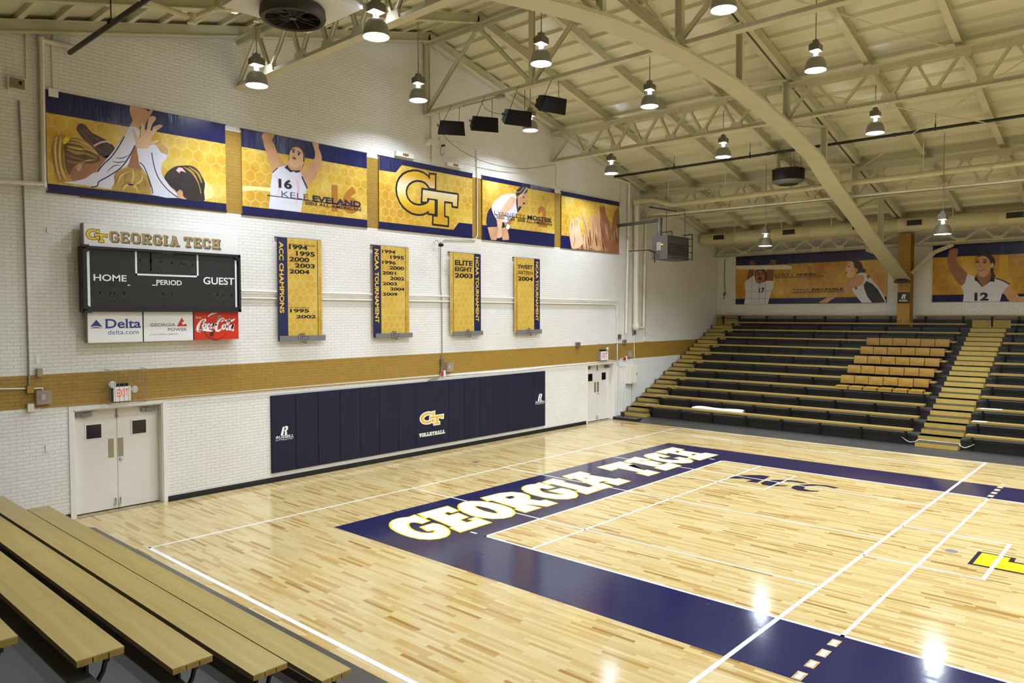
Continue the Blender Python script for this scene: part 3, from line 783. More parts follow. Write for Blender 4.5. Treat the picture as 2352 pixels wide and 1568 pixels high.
m.build('rivets', colm)
m = MB().mat('ink_black'); m.box(CX - .015, CX, cy0 + .005, cy1 - .005, 4.25, 4.66); sign = m.build('sponsor_plate', colm); sign['label'] = 'black plate with a white sportswear mark'
a = Art(lambda u, v, d: (CX - .016 - d, -u, v)); eagle_r(a, (1.2, 4.5), 0.17, 'ink_white', 0.001); a.text('RUSSELL', (1.05, 4.32), (1.35, 4.385), 'ink_white', 0.001, 0.02, 0.2); a.build('lettering', sign)
for s, yb_, ye in ((1, -.99, 0.2), (-1, -1.41, -2.75)):
    m = MB().mat('steel_cream'); p = [(21.33, yb_, 5.35 if s < 0 else 5.55), (21.33, yb_ + (ye - yb_) * .55, 6.1), (21.33, ye, 6.34)]
    for a_, b_ in zip(p, p[1:]): m.bar(a_, b_, 0.12, 0.13)
    m.build('knee_brace', colm)
# ---------------------------------------------------------------- paint on the court
def line(a, x0, x1, y0, y1, d=0.0022): a.rect(x0, y0, x1, y1, 'paint_white', d)
L_ = 0.05
a = Art(on_floor)
NX0, NX1, NY = -1.43, 10.4, 2.42
a.rect(NX0, 0, NX1, NY, 'paint_navy', 0.001); a.rect(NX0, -18, 0, 0, 'paint_navy', 0.001); a.rect(9, -18, NX1, 0, 'paint_navy', 0.001)
a.rect(NX0, -20.4, NX1, -18, 'paint_navy', 0.001)
a.build('navy_border', floor)
def court_line(x0, x1, y0, y1, d=0.0022):
    a = Art(on_floor); line(a, x0, x1, y0, y1, d); a.build('court_line', floor)
court_line(0, 9, -L_, 0); court_line(0, L_, -18, 0); court_line(9 - L_, 9, -18, 0); court_line(0, 9, -18, -17.95)
court_line(0, 9, -6.05, -6.0); court_line(0, 9, -9.025, -8.975); court_line(0, 9, -12.05, -12)
court_line(-4.2, 13.1, 3.66, 3.71, 0.0018); court_line(-4.22, -4.15, -21, 3.71, 0.0018); court_line(13.2, 13.25, -5.26, 3.71, 0.0018)
court_line(-4.2, 13.3, -5.27, -5.21, 0.0026); court_line(12.07, 12.12, -5.22, 3.66, 0.0018)
for x in (1.5, 4.48, 7.5): court_line(x - .02, x + .02, -5.22 if x != 4.48 else -5.22, 3.66, 0.0026)
court_line(0.05, 8.95, -1.1, -1.05, 0.0026)
for x in (6.6, 8.42): court_line(x - .02, x + .02, -2.19, -0.06, 0.0026)
court_line(6.6, 8.44, -2.21, -2.17, 0.0026)
court_line(5.55, 5.6, -6.93, -5.24, 0.0026); court_line(3.34, 3.39, -6.93, -5.24, 0.0026); court_line(3.36, 5.6, -6.93, -6.87, 0.0045)
for x0, x1 in ((0.0, 0.05), (8.95, 9.0)): court_line(x0, x1, 0.2, 0.35, 0.0028)
for k in range(5):
    for x in (-0.345 - 0.357 * k, 9.14 + 0.357 * k):
        a = Art(on_floor)
        if NX0 < x < NX1 - .1: a.rect(x, -6.075, x + .21, -5.965, 'maple', 0.0018)
        a.rect(x + .03, -6.05, x + .18, -5.99, 'paint_white', 0.0026); a.build('attack_line_dash', floor)
# GEORGIA TECH across the end of the border
LETTERS = [
 ('G', [(-0.079,1.898),(0.072,1.94),(-0.008,1.445),(-0.199,1.409),(-0.21,1.506),(-0.245,1.587),(-0.309,1.624),(-0.387,1.591),(-0.48,1.486),(-0.565,1.324),(-0.616,1.149),(-0.61,0.981),(-0.554,0.855),(-0.467,0.802),(-0.391,0.815),(-0.341,0.863),(-0.329,0.915),(-0.392,0.933),(-0.444,0.958),(-0.365,1.236),(-0.071,1.246),(-0.044,1.153),(-0.063,1.001),(-0.118,0.827),(-0.214,0.67),(-0.335,0.548),(-0.472,0.48),(-0.616,0.487),(-0.756,0.57),(-0.844,0.71),(-0.876,0.899),(-0.873,1.115),(-0.84,1.334),(-0.774,1.557),(-0.68,1.723),(-0.558,1.865),(-0.421,1.956),(-0.281,1.981),(-0.173,1.943)], []),
 ('E', [(0.18,1.941),(0.939,1.949),(0.85,1.554),(0.677,1.543),(0.682,1.661),(0.521,1.623),(0.475,1.407),(0.724,1.412),(0.653,1.081),(0.417,1.066),(0.364,0.804),(0.582,0.802),(0.588,0.947),(0.738,0.943),(0.679,0.502),(-0.096,0.487),(-0.037,0.789),(0.036,0.803),(0.18,1.639),(0.093,1.632)], []),
 ('O', [(1.094,1.776),(1.235,1.886),(1.414,1.938),(1.561,1.874),(1.684,1.704),(1.742,1.474),(1.741,1.193),(1.675,0.909),(1.549,0.703),(1.405,0.567),(1.225,0.498),(1.053,0.528),(0.908,0.652),(0.827,0.837),(0.807,1.087),(0.862,1.369),(0.945,1.578)], [[(1.305,1.584),(1.388,1.491),(1.41,1.257),(1.377,1.026),(1.285,0.848),(1.208,0.816),(1.17,0.927),(1.159,1.138),(1.209,1.377)]]),
 ('R', [(1.905,1.922),(2.444,1.902),(2.693,1.784),(2.771,1.563),(2.714,1.337),(2.602,1.203),(2.47,1.12),(2.508,0.829),(2.647,0.798),(2.602,0.471),(2.277,0.468),(2.117,0.99),(2.103,0.704),(2.106,0.491),(1.661,0.488),(1.704,0.784),(1.791,0.77),(1.908,1.633),(1.797,1.644)], [[(2.235,1.612),(2.453,1.592),(2.465,1.473),(2.375,1.387),(2.224,1.383),(2.189,1.434)]]),
 ('G', [(3.598,1.881),(3.787,1.915),(3.659,1.389),(3.46,1.406),(3.459,1.496),(3.411,1.575),(3.315,1.554),(3.177,1.392),(3.111,1.182),(3.154,0.965),(3.227,0.824),(3.332,0.828),(3.39,0.883),(3.309,0.914),(3.339,1.249),(3.688,1.189),(3.695,0.991),(3.589,0.735),(3.394,0.543),(3.227,0.471),(3.028,0.521),(2.881,0.696),(2.817,0.963),(2.837,1.283),(2.916,1.559),(3.054,1.781),(3.216,1.91),(3.407,1.96),(3.537,1.936)], []),
 ('I', [(3.883,1.89),(4.315,1.93),(4.299,1.607),(4.199,1.607),(4.134,0.795),(4.216,0.781),(4.125,0.485),(3.649,0.474),(3.71,0.797),(3.821,0.762),(3.909,1.642),(3.805,1.663)], []),
 ('A', [(4.701,1.937),(5.361,1.933),(5.317,1.626),(5.191,1.615),(5.256,0.807),(5.363,0.803),(5.306,0.469),(4.792,0.455),(4.823,0.8),(4.97,0.802),(4.911,0.951),(4.691,0.948),(4.642,0.824),(4.699,0.801),(4.561,0.461),(4.19,0.502),(4.241,0.779),(4.377,0.785),(4.718,1.596),(4.578,1.636)], [[(4.89,1.579),(4.939,1.349),(4.786,1.289)]]),
 ('T', [(6.087,1.921),(7.052,1.896),(6.936,1.461),(6.785,1.465),(6.811,1.639),(6.523,0.824),(6.632,0.822),(6.569,0.453),(6.085,0.455),(6.165,0.804),(6.298,0.788),(6.362,1.579),(6.254,1.47),(5.999,1.461)], []),
 ('E', [(7.182,1.847),(7.859,1.944),(7.81,1.496),(7.584,1.475),(7.596,1.617),(7.445,1.611),(7.403,1.465),(7.7,1.384),(7.614,1.039),(7.371,1.031),(7.377,0.84),(7.766,0.87),(7.656,0.474),(6.907,0.464),(6.987,0.809),(7.118,0.769),(7.218,1.615),(7.073,1.625)], []),
 ('C', [(8.138,1.837),(8.378,1.925),(8.59,1.901),(8.737,1.867),(8.518,1.309),(8.334,1.351),(8.396,1.507),(8.29,1.543),(8.13,1.378),(8.088,1.146),(8.173,0.933),(8.299,0.851),(8.396,0.88),(8.434,1.077),(8.638,1.052),(8.602,0.769),(8.404,0.538),(8.17,0.475),(7.968,0.588),(7.827,0.877),(7.837,1.231),(7.971,1.596)], []),
 ('H', [(8.869,1.916),(9.806,1.934),(9.737,1.549),(9.551,1.553),(9.488,0.854),(9.674,0.818),(9.623,0.448),(8.633,0.457),(8.71,0.829),(8.883,0.86),(9.022,1.634),(8.813,1.588)], [[(9.26,1.588),(9.425,1.559),(9.348,1.401),(9.131,1.404)], [(9.142,1.028),(9.332,1.007),(9.291,0.861),(9.069,0.879)]])]
for k, (ch, outline, holes) in enumerate(LETTERS):
    a = Art(on_floor); d = 0.0030 + 0.0003 * (k % 2)
    a.poly(offset_poly(outline, 0.036), 'paint_yellow', d)
    a.poly(outline, 'paint_white', 0.0045 + 0.0003 * (k % 2))
    for hq in holes: a.poly(hq, 'paint_yellow', 0.0055); a.poly(offset_poly(hq, -0.03), 'paint_navy', 0.006)
    a.build('painted_letter', floor)
# conference letters lying inside the court
a = Art(on_floor)
ACC_A = [(7.087,-0.992),(7.365,-1.105),(7.659,-1.213),(7.783,-1.31),(7.959,-1.507),(7.962,-1.753),(7.111,-1.799),(7.072,-1.551),(7.307,-1.587),(7.321,-1.37),(7.206,-1.242),(7.134,-1.123)]
a.poly(ACC_A, 'paint_dark', 0.0015)
a.build('painted_letter', floor)
for pts in ([(7.85,-2.679),(7.927,-2.43),(7.851,-2.175),(7.674,-1.957),(7.418,-1.862),(7.155,-1.866),(7.024,-1.975),(7.014,-2.179),(7.21,-2.433),(7.308,-2.436),(7.235,-2.283),(7.271,-2.178),(7.421,-2.127),(7.633,-2.177),(7.759,-2.355),(7.77,-2.589)],
            [(7.869,-3.379),(7.922,-3.068),(7.829,-2.802),(7.596,-2.614),(7.339,-2.542),(7.125,-2.583),(7.006,-2.76),(7.037,-2.962),(7.185,-3.144),(7.28,-3.149),(7.203,-2.979),(7.251,-2.828),(7.39,-2.775),(7.596,-2.793),(7.757,-2.937),(7.789,-3.115),(7.728,-3.308)]):
    a = Art(on_floor); a.poly(pts, 'paint_dark', 0.0015); a.build('painted_letter', floor)
# yellow T of the centre logo, cut off by the picture edge
a = Art(on_floor)
a.poly([(4.81, -6.58), (4.81, -7.1), (4.58, -7.1), (4.58, -8.1), (4.84, -8.1), (4.84, -8.62), (4.0, -8.62), (4.0, -8.2), (3.99, -6.58)], 'paint_dark', 0.0015)
a.poly([(4.76, -6.64), (4.76, -7.03), (4.52, -7.03), (4.52, -8.16), (4.78, -8.16), (4.78, -8.56), (4.06, -8.56), (4.06, -6.64)], 'paint_yellow', 0.002)
a.build('painted_letter', floor)
for x, y in ((4.51, 4.7), (4.53, -6.25)):
    m = MB().mat('grey_metal'); m.lathe([(0.095, 0.0), (0.095, 0.003), (0.08, 0.004)], (x, y, 0.0), 20); m.build('floor_socket_cover', floor)

# ---------------------------------------------------------------- wall pads
PADX = [(-0.314,2.013), (0.315,1.192), (0.931,1.121), (1.558,1.048), (2.165,0.978), (2.777,0.908), (3.403,0.835), (4.01,1.106), (5.245,0.979), (5.855,0.916), (6.499,1.222), (7.103,1.167), (7.716,1.112), (8.337,1.056), (8.939,1.001), (9.544,1.312)]
PADX = [p[0] for p in PADX]
PZ0, PZ1, PT = 0.215, 2.005, 0.05
for i, (xa, xb) in enumerate(zip(PADX, PADX[1:])):
    n = len(PADX) - 1
    if i == 0: lb = 'navy wall pad at the end by the scoreboard, with the lower white sportswear mark'
    elif i == 7: lb = 'wide navy wall pad carrying the gold team letters and VOLLEYBALL'
    elif i == n - 1: lb = 'navy wall pad at the end by the far doors, with the higher white sportswear mark'
    elif i < 7: lb = 'plain navy wall pad, %s from the one with the lower sportswear mark' % ORD[i - 1] if i > 1 else 'plain navy wall pad touching the one with the lower sportswear mark'
    else: lb = 'plain navy wall pad, %s along from the VOLLEYBALL pad towards the far doors' % ORD[i - 8]
    r = thing('wall_pad', lb, 'wall pad', ((xa + xb) / 2, WALL_Y, PZ0), 'navy pads along the end wall')
    g = 0.0025
    m = MB().mat('navy_pad')
    e = 0.007; x0, x1 = xa + g, xb - g
    m.box(x0, x1, WALL_Y - PT + e, WALL_Y, PZ0, PZ1)
    m.mesh([(x0, WALL_Y - PT + e, PZ0), (x1, WALL_Y - PT + e, PZ0), (x1, WALL_Y - PT + e, PZ1), (x0, WALL_Y - PT + e, PZ1),
            (x0 + e, WALL_Y - PT, PZ0 + e), (x1 - e, WALL_Y - PT, PZ0 + e), (x1 - e, WALL_Y - PT, PZ1 - e), (x0 + e, WALL_Y - PT, PZ1 - e)],
           [(4, 5, 6, 7), (0, 1, 5, 4), (1, 2, 6, 5), (2, 3, 7, 6), (3, 0, 4, 7)])
    m.build('pad_cover', r)
    d0 = PT + 0.001
    if i in (0, n - 1):
        a = Art(on_wall)
        if i == 0: c = (0.015,1.168); bl, tr = (-0.211,0.998), (0.254,1.06); b2, t2 = (-0.224,0.948), (0.253,0.99); hh = 0.21
        else: c = (9.268,1.162); bl, tr = (9.038,0.992), (9.508,1.048); b2, t2 = (9.025,0.941), (9.501,0.987); hh = 0.235
        eagle_r(a, c, hh, 'ink_white', d0); a.text('RUSSELL', bl, tr, 'ink_white', d0, 0.02, 0.2); a.text('ATHLETIC', b2, (t2[0], b2[1] + 0.035), 'ink_white', d0, 0.0, 0.25); a.build('lettering', r)
    if i == 7:
        a = Art(on_wall)
        gt_logo(a, (4.166,0.787), (5.02,1.155), 'ink_logo_gold', 'ink_white', d0, 0.028)
        pw, tw = block_word('VOLLEYBALL', {'V': .66, 'O': .62, 'L': .6, 'E': .62, 'Y': .64, 'B': .64, 'A': .72}, 0.05, 0.2, 0.2)
        bl, tr = (4.118,0.498), (5.071,0.595)
        a.polys([[(x / tw, y) for x, y in p] for p in pw], bl, tr, 'ink_offwhite', d0, 0.004)
        a.build('lettering', r)

# ---------------------------------------------------------------- large banners on the end wall
def banner_frame(label, bl, tr, honey_mat, top_band, bottom_band, plane=on_wall, out=0.035, group='large printed vinyl banners', cat='banner', rod=True):
    u0, v0 = bl; u1, v1 = tr
    r = thing('banner', label, cat, plane((u0 + u1) / 2, v0, 0.0), group)
    a = Art(plane); W = []
    nx, nz = 28, 10
    a.mat(honey_mat)
    def dep(u, v): return out + 0.008 * math.sin(5.1 * u + 1.3 * v) + 0.006 * math.sin(9.7 * u - 0.7)
    # slightly rippled sheet with a thickness
    front = [[plane(u0 + (u1 - u0) * i / nx, v0 + (v1 - v0) * j / nz, out + 0.0) for i in range(nx + 1)] for j in range(nz + 1)]
    P = [front[0][0], front[0][-1], front[-1][-1], front[-1][0]]
    Q = [plane(u0, v0, out - .006), plane(u1, v0, out - .006), plane(u1, v1, out - .006), plane(u0, v1, out - .006)]
    a.mesh(P + Q, [(0, 1, 2, 3), (7, 6, 5, 4), (0, 4, 5, 1), (1, 5, 6, 2), (2, 6, 7, 3), (3, 7, 4, 0)])
    d = out + 0.001
    for band in (top_band, bottom_band):
        if band: a.poly(band, 'ink_band', d)
    a.build('vinyl_sheet', r)
    if rod:
        for v, nm in ((v1, 'top_rod'), (v0, 'bottom_rod')):
            m = MB().mat('ink_black'); m.tube([plane(u0 - .02, v, out * .5), plane(u1 + .02, v, out * .5)], out * .42, 8); m.build(nm, r)
    return r, out + 0.002

def box_of(tl, br): return (tl[0], br[1]), (br[0], tl[1])

# 1: players' arms raised together
bl, tr = ((-4.732,6.131)[0], (-4.713,6.128)[1]), ((-1.311,7.975)[0], (-1.315,7.982)[1])
zt = (-1.332,7.571)[1]; zb = (-1.333,6.283)[1]
r, d = banner_frame('large banner of players in white sleeves joining raised hands, nearest the scoreboard corner', bl, tr, 'honey_large',
                    [(bl[0], zt), (tr[0], zt), tr, (bl[0], tr[1])], [bl, (tr[0], bl[1]), (tr[0], zb), (bl[0], zb)])
a = Art(on_wall)
a.poly([(-4.237,7.369),(-4.174,7.476),(-4.082,7.463),(-4.022,7.391),(-3.961,7.335),(-3.868,7.3),(-3.743,7.254),(-3.632,7.188),(-3.569,7.112),(-3.604,6.987),(-3.718,6.901),(-3.844,6.932),(-3.952,7.033),(-4.089,7.162),(-4.178,7.263)], 'ink_hair', d, 3)
a.ribbon([(-3.943,7.089),(-3.84,7.167),(-3.712,7.217),(-3.632,7.188)], 0.03, 'ink_pink', d + .001)
a.poly([(-3.892,6.925),(-3.782,6.908),(-3.62,7.01),(-3.553,7.098),(-3.589,6.92),(-3.722,6.73),(-3.85,6.643),(-3.896,6.738)], 'ink_skin_dark', d, 3)
a.poly([(-4.467,7.049),(-4.361,7.162),(-4.225,7.197),(-4.089,7.162),(-3.967,7.065),(-3.86,6.947),(-3.844,6.814),(-3.974,6.71),(-4.098,6.709),(-4.221,6.691),(-4.313,6.612),(-4.36,6.489),(-4.42,6.498),(-4.445,6.724)], 'ink_brown', d + .001, 3)
a.poly([(-4.36,6.497),(-4.312,6.636),(-4.22,6.721),(-4.097,6.743),(-3.974,6.747),(-3.855,6.812),(-3.889,6.672),(-3.946,6.588),(-4.009,6.554),(-4.103,6.457),(-4.227,6.378),(-4.318,6.379)], 'ink_skin_dark', d + .002, 3)
a.ellipse((-4.206,6.652), 0.045, 0.075, 'ink_skin', d + .003, rot=-.3)
for q in ([(-4.361,7.149),(-4.18,7.163),(-3.998,7.076),(-3.875,6.961)], [(-4.392,7.086),(-4.212,7.091),(-4.03,7.038),(-3.852,6.931)], [(-4.409,7.017),(-4.229,7.005),(-4.03,7.004),(-3.845,6.924)], [(-4.41,6.96),(-4.261,6.917),(-4.094,6.927),(-3.893,6.874)]): a.ribbon(q, [0.015, 0.06, 0.045, 0.01], 'ink_blonde', d + .0028)
for q in ([(-4.412,6.861),(-4.278,6.815),(-4.096,6.793),(-3.957,6.814)], [(-4.422,6.761),(-4.34,6.723),(-4.22,6.741),(-4.097,6.776)]): a.ribbon(q, [0.01, 0.04, 0.03, 0.008], 'ink_brown_light', d + .0028)
for q in ([(-4.361,7.14),(-4.181,7.138),(-3.998,7.051),(-3.876,6.936)], [(-4.394,6.995),(-4.229,6.989),(-4.03,7.013),(-3.852,6.931)], [(-4.19,6.712),(-4.065,6.798),(-3.909,6.838)]): a.ribbon(q, [0.006] + [0.018] * (len(q) - 2) + [0.004], 'ink_blonde_light', d + .003)
for q in ([(-4.378,7.064),(-4.213,7.049),(-4.016,6.956)], [(-4.405,6.829),(-4.249,6.787),(-4.035,6.769)]): a.ribbon(q, [0.004, 0.018, 0.004], 'ink_hair', d + .0031)
for q in ([(-4.144,7.452),(-4.024,7.307),(-3.839,7.221),(-3.634,7.119)], [(-4.19,7.41),(-4.057,7.217),(-3.874,7.046),(-3.685,6.974)]): a.ribbon(q, [0.006, 0.03, 0.03, 0.006], 'ink_brown', d + .0005)
a.poly([(-4.626,7.136),(-4.538,7.2),(-4.449,7.202),(-4.429,7.121),(-4.461,6.984),(-4.449,6.855),(-4.439,6.626),(-4.379,6.47),(-4.36,6.377),(-4.453,6.332),(-4.585,6.361),(-4.631,6.599),(-4.668,6.886)], 'ink_blonde', d + .002, 3)
for q in ([(-4.606,7.091),(-4.639,6.89),(-4.609,6.602),(-4.553,6.365)], [(-4.531,7.169),(-4.566,6.902),(-4.547,6.611),(-4.482,6.358)], [(-4.467,7.082),(-4.486,6.849),(-4.469,6.622),(-4.399,6.434)]): a.ribbon(q, [0.01, 0.03, 0.03, 0.01], 'ink_brown_light', d + .0025)
for q in ([(-4.568,7.162),(-4.602,6.929),(-4.58,6.606),(-4.526,6.368)], [(-4.494,7.175),(-4.529,6.908),(-4.507,6.584),(-4.422,6.382)]): a.ribbon(q, [0.02, 0.04, 0.035, 0.012], 'ink_blonde_light', d + .003)
a.poly([(-4.466,7.114),(-4.42,7.185),(-4.361,7.182),(-4.362,7.129),(-4.423,7.056),(-4.464,7.049)], 'ink_yellow', d + .004, 3)
a.poly([(-3.273,7.943),(-3.247,7.991),(-3.054,7.987),(-2.934,7.958),(-2.954,7.831),(-3.042,7.708),(-3.113,7.572),(-3.23,7.595),(-3.277,7.595),(-3.228,7.708),(-3.267,7.84)], 'ink_skin', d + .001, 3)
a.poly([(-3.297,7.574),(-3.18,7.595),(-3.1,7.54),(-3.098,7.452),(-3.187,7.227),(-3.257,7.076),(-3.294,6.913),(-3.363,6.781),(-3.512,6.691),(-3.596,6.576),(-3.583,6.44),(-3.634,6.313),(-3.889,6.32),(-4.468,6.33),(-4.303,6.378),(-4.103,6.457),(-3.977,6.572),(-3.898,6.603),(-3.817,6.75),(-3.619,7.019),(-3.451,7.287),(-3.366,7.423)], 'ink_jersey', d + .003, 2)
for q in ([(-3.19,7.226),(-3.309,6.981),(-3.462,6.75),(-3.677,6.565),(-3.863,6.43),(-3.901,6.34),(-4.014,6.307)], [(-3.387,7.367),(-3.503,7.14),(-3.637,6.93),(-3.776,6.773),(-3.891,6.604)]): a.ribbon(q, 0.022, 'ink_navy', d + .004)
for q in ([(-3.724,6.627),(-3.592,6.765),(-3.461,6.802)], [(-3.557,6.925),(-3.425,6.945),(-3.291,7.036)], [(-3.623,6.847),(-3.493,6.849),(-3.327,6.908)]): a.ribbon(q, [0.006, 0.02, 0.005], 'ink_purple_grey', d + .004)
a.poly([(-3.329,6.821),(-3.239,7.149),(-3.154,7.18),(-3.122,7.062),(-3.06,6.772),(-3.179,6.755),(-3.296,6.773)], 'ink_skin_dark', d + .0025, 3)
a.poly([(-3.042,7.699),(-2.953,7.902),(-2.864,7.999),(-2.83,7.979),(-2.916,7.82),(-2.988,7.648),(-3.004,7.469),(-3.064,7.423),(-3.075,7.579)], 'ink_skin', d + .003, 3)
a.poly([(-2.737,7.319),(-2.649,7.334),(-2.561,7.276),(-2.544,7.188),(-2.581,7.125),(-2.695,7.227)], 'ink_skin', d + .003, 3)
a.poly([(-3.154,7.18),(-3.051,7.214),(-2.949,7.209),(-2.913,7.272),(-2.825,7.304),(-2.739,7.247),(-2.687,7.166),(-2.56,7.132),(-2.619,7.014),(-2.674,6.952),(-2.678,6.736),(-2.591,6.603),(-2.503,6.488),(-2.325,6.29),(-2.879,6.289),(-2.893,6.493),(-3.009,6.726),(-3.11,6.853),(-3.139,7.059)], 'ink_jersey', d + .004, 2)
for q in ([(-2.872,7.137),(-2.833,6.893),(-2.75,6.654),(-2.576,6.442),(-2.361,6.295)], [(-3.105,6.906),(-3.025,6.83),(-2.942,6.629),(-2.877,6.406),(-2.865,6.318)]): a.ribbon(q, 0.02, 'ink_navy', d + .005)
a.poly([(-3.235,7.533),(-3.201,7.525),(-3.133,7.397),(-3.082,7.416),(-3.07,7.65),(-3.042,7.705),(-3.009,7.662),(-2.991,7.52),(-2.959,7.583),(-2.916,7.817),(-2.846,7.873),(-2.78,7.861),(-2.784,7.806),(-2.849,7.709),(-2.887,7.56),(-2.798,7.633),(-2.764,7.6),(-2.818,7.519),(-2.872,7.421),(-2.891,7.343),(-2.753,7.409),(-2.733,7.382),(-2.825,7.319),(-2.913,7.286),(-2.945,7.214),(-3.154,7.18),(-3.173,7.264),(-3.204,7.381)], 'ink_skin_light', d + .006, 2)
a.poly([(-2.836,7.649),(-2.73,7.717),(-2.652,7.724),(-2.66,7.687),(-2.764,7.596),(-2.834,7.57)], 'ink_skin', d + .005, 3)
a.poly([(-3.583,6.437),(-3.564,6.58),(-3.48,6.695),(-3.33,6.76),(-3.179,6.773),(-3.044,6.704),(-2.961,6.573),(-2.918,6.454),(-2.949,6.299),(-3.602,6.3)], 'ink_blonde', d + .006, 3)
for q in ([(-3.567,6.408),(-3.515,6.57),(-3.381,6.692)], [(-3.402,6.446),(-3.383,6.605),(-3.314,6.736)], [(-2.998,6.426),(-3.03,6.564),(-3.147,6.689)], [(-3.47,6.351),(-3.402,6.446),(-3.285,6.496),(-3.168,6.476),(-3.102,6.361)]): a.ribbon(q, [0.01] + [0.022] * (len(q) - 2) + [0.008], 'ink_brown_light', d + .0065)
for q in ([(-3.534,6.412),(-3.465,6.594),(-3.298,6.704)], [(-3.269,6.463),(-3.232,6.625),(-3.247,6.746)], [(-3.202,6.454),(-3.081,6.557),(-3.062,6.683)], [(-3.438,6.303),(-3.387,6.399),(-3.286,6.443),(-3.194,6.402),(-3.154,6.302)]): a.ribbon(q, [0.01] + [0.03] * (len(q) - 2) + [0.008], 'ink_blonde_light', d + .007)
a.ellipse((-3.286,6.443), 0.06, 0.02, 'ink_navy', d + .008)
a.poly([(-1.809,6.724),(-1.751,6.694),(-1.632,6.614),(-1.578,6.503),(-1.62,6.389),(-1.758,6.322),(-1.834,6.398),(-1.792,6.576)], 'ink_cream', d + .001, 3)
a.poly([(-2.626,6.671),(-2.57,6.787),(-2.423,6.917),(-2.239,6.971),(-2.052,6.988),(-1.92,6.914),(-1.846,6.794),(-1.781,6.671),(-1.803,6.48),(-1.826,6.267),(-2.27,6.283),(-2.361,6.304),(-2.377,6.412),(-2.503,6.506),(-2.592,6.567)], 'ink_hair_black', d + .003, 3)
for q in ([(-2.239,6.943),(-2.054,6.858),(-1.925,6.653),(-1.871,6.435)], [(-2.127,6.959),(-1.94,6.856),(-1.848,6.662)]): a.ribbon(q, [0.01, 0.05] + [0.02] * (len(q) - 2), 'ink_blonde', d + .004)
a.poly([(-2.378,6.39),(-2.322,6.461),(-2.258,6.426),(-2.25,6.335),(-2.177,6.281),(-2.343,6.293)], 'ink_skin', d + .005, 3)
a.poly([(-2.388,6.849),(-2.335,6.92),(-2.258,6.918),(-2.176,6.832),(-2.278,6.855),(-2.33,6.806)], 'ink_pink', d + .005)
a.build('printed_players', r)
m = MB().mat('sign_white'); q = (-4.612,7.945); m.box(q[0] - .08, q[0] + .08, WALL_Y - .06, WALL_Y - .05, q[1] - .075, q[1] + .075); m.build('white_patch', r)

# 2: player 16
bl, tr = ((-0.938,7.054)[0], (-0.939,6.093)[1]), ((2.446,7.53)[0], (2.45,7.965)[1])
zt = (0.666,7.573)[1]; zb = (0.648,6.277)[1]
r, d = banner_frame('banner of a reaching player in white jersey 16', bl, tr, 'honey_large',
                    [(bl[0], zt), (tr[0], zt), tr, (bl[0], tr[1])], [bl, (tr[0], bl[1]), (tr[0], zb), (bl[0], zb)])
a = Art(on_wall)
a.poly([(-0.934,6.723),(-0.247,6.759),(-0.248,6.664),(-0.59,6.662),(-0.936,6.597)], 'ink_cream', d)
a.text('16', (1.38,6.386), (2.177,7.061), 'ink_ghost', d, 0.05)
a.poly([(-0.449,7.9),(-0.366,7.981),(-0.133,7.974),(-0.196,7.847),(-0.128,7.736),(-0.069,7.572),(0.009,7.457),(0.114,7.362),(0.185,7.308),(0.095,7.263),(-0.065,7.209),(-0.207,7.123),(-0.256,7.276),(-0.322,7.485),(-0.388,7.662),(-0.424,7.796)], 'ink_skin', d + .001, 2)
a.poly([(0.86,7.972),(1.024,7.972),(1.03,7.861),(1.097,7.739),(1.116,7.576),(1.063,7.402),(0.964,7.206),(0.828,7.039),(0.713,6.902),(0.639,6.999),(0.557,7.118),(0.54,7.238),(0.681,7.314),(0.834,7.484),(0.912,7.594),(0.933,7.729),(0.896,7.855)], 'ink_skin', d + .001, 2)
a.poly([(0.234,7.587),(0.272,7.722),(0.355,7.799),(0.483,7.817),(0.594,7.77),(0.652,7.653),(0.637,7.487),(0.636,7.438),(0.559,7.281),(0.513,7.274),(0.403,7.307),(0.222,7.378)], 'ink_hair', d + .002, 2)
a.poly([(0.243,7.589),(0.296,7.722),(0.382,7.778),(0.483,7.785),(0.565,7.733),(0.607,7.629),(0.594,7.484),(0.634,7.463),(0.592,7.391),(0.546,7.279),(0.475,7.233),(0.347,7.235),(0.212,7.296),(0.227,7.442)], 'ink_skin_light', d + .003, 2)
a.poly([(0.222,7.394),(0.294,7.324),(0.44,7.313),(0.542,7.392),(0.541,7.278),(0.475,7.233),(0.347,7.232),(0.206,7.287)], 'ink_skin', d + .004, 2)
for c in ((0.344,7.666), (0.486,7.63)): a.ellipse(c, 0.05, 0.028, 'ink_white', d + .005); a.ellipse(c, 0.03, 0.028, 'ink_eye', d + .006)
for q in ([(0.29,7.7),(0.345,7.714),(0.399,7.694)], [(0.445,7.688),(0.509,7.679),(0.555,7.638)]): a.ribbon(q, [0.012, 0.025, 0.008], 'ink_hair', d + .006)
a.poly([(0.311,7.519),(0.361,7.551),(0.41,7.526),(0.405,7.488),(0.351,7.493)], 'ink_lips', d + .005, 3); a.ribbon([(0.324,7.518),(0.366,7.527),(0.406,7.509)], 0.018, 'ink_eye', d + .006)
a.ribbon([(0.39,7.668),(0.367,7.592),(0.348,7.57),(0.388,7.57)], [0.01, 0.02, 0.025, 0.01], 'ink_skin', d + .005)
a.poly([(-0.207,7.102),(-0.065,7.237),(0.095,7.303),(0.185,7.308),(0.274,7.225),(0.42,7.21),(0.531,7.235),(0.566,7.119),(0.712,6.857),(0.654,6.723),(0.577,6.567),(0.527,6.281),(-0.306,6.286),(-0.267,6.552),(-0.246,6.837),(-0.217,6.998)], 'ink_jersey', d + .004, 1)
a.poly([(0.104,7.261),(0.189,7.341),(0.224,7.279),(0.287,7.23),(0.384,7.237),(0.513,7.261),(0.523,7.224),(0.405,7.185),(0.35,7.21),(0.259,7.178),(0.184,7.228)], 'ink_navy', d + .006)
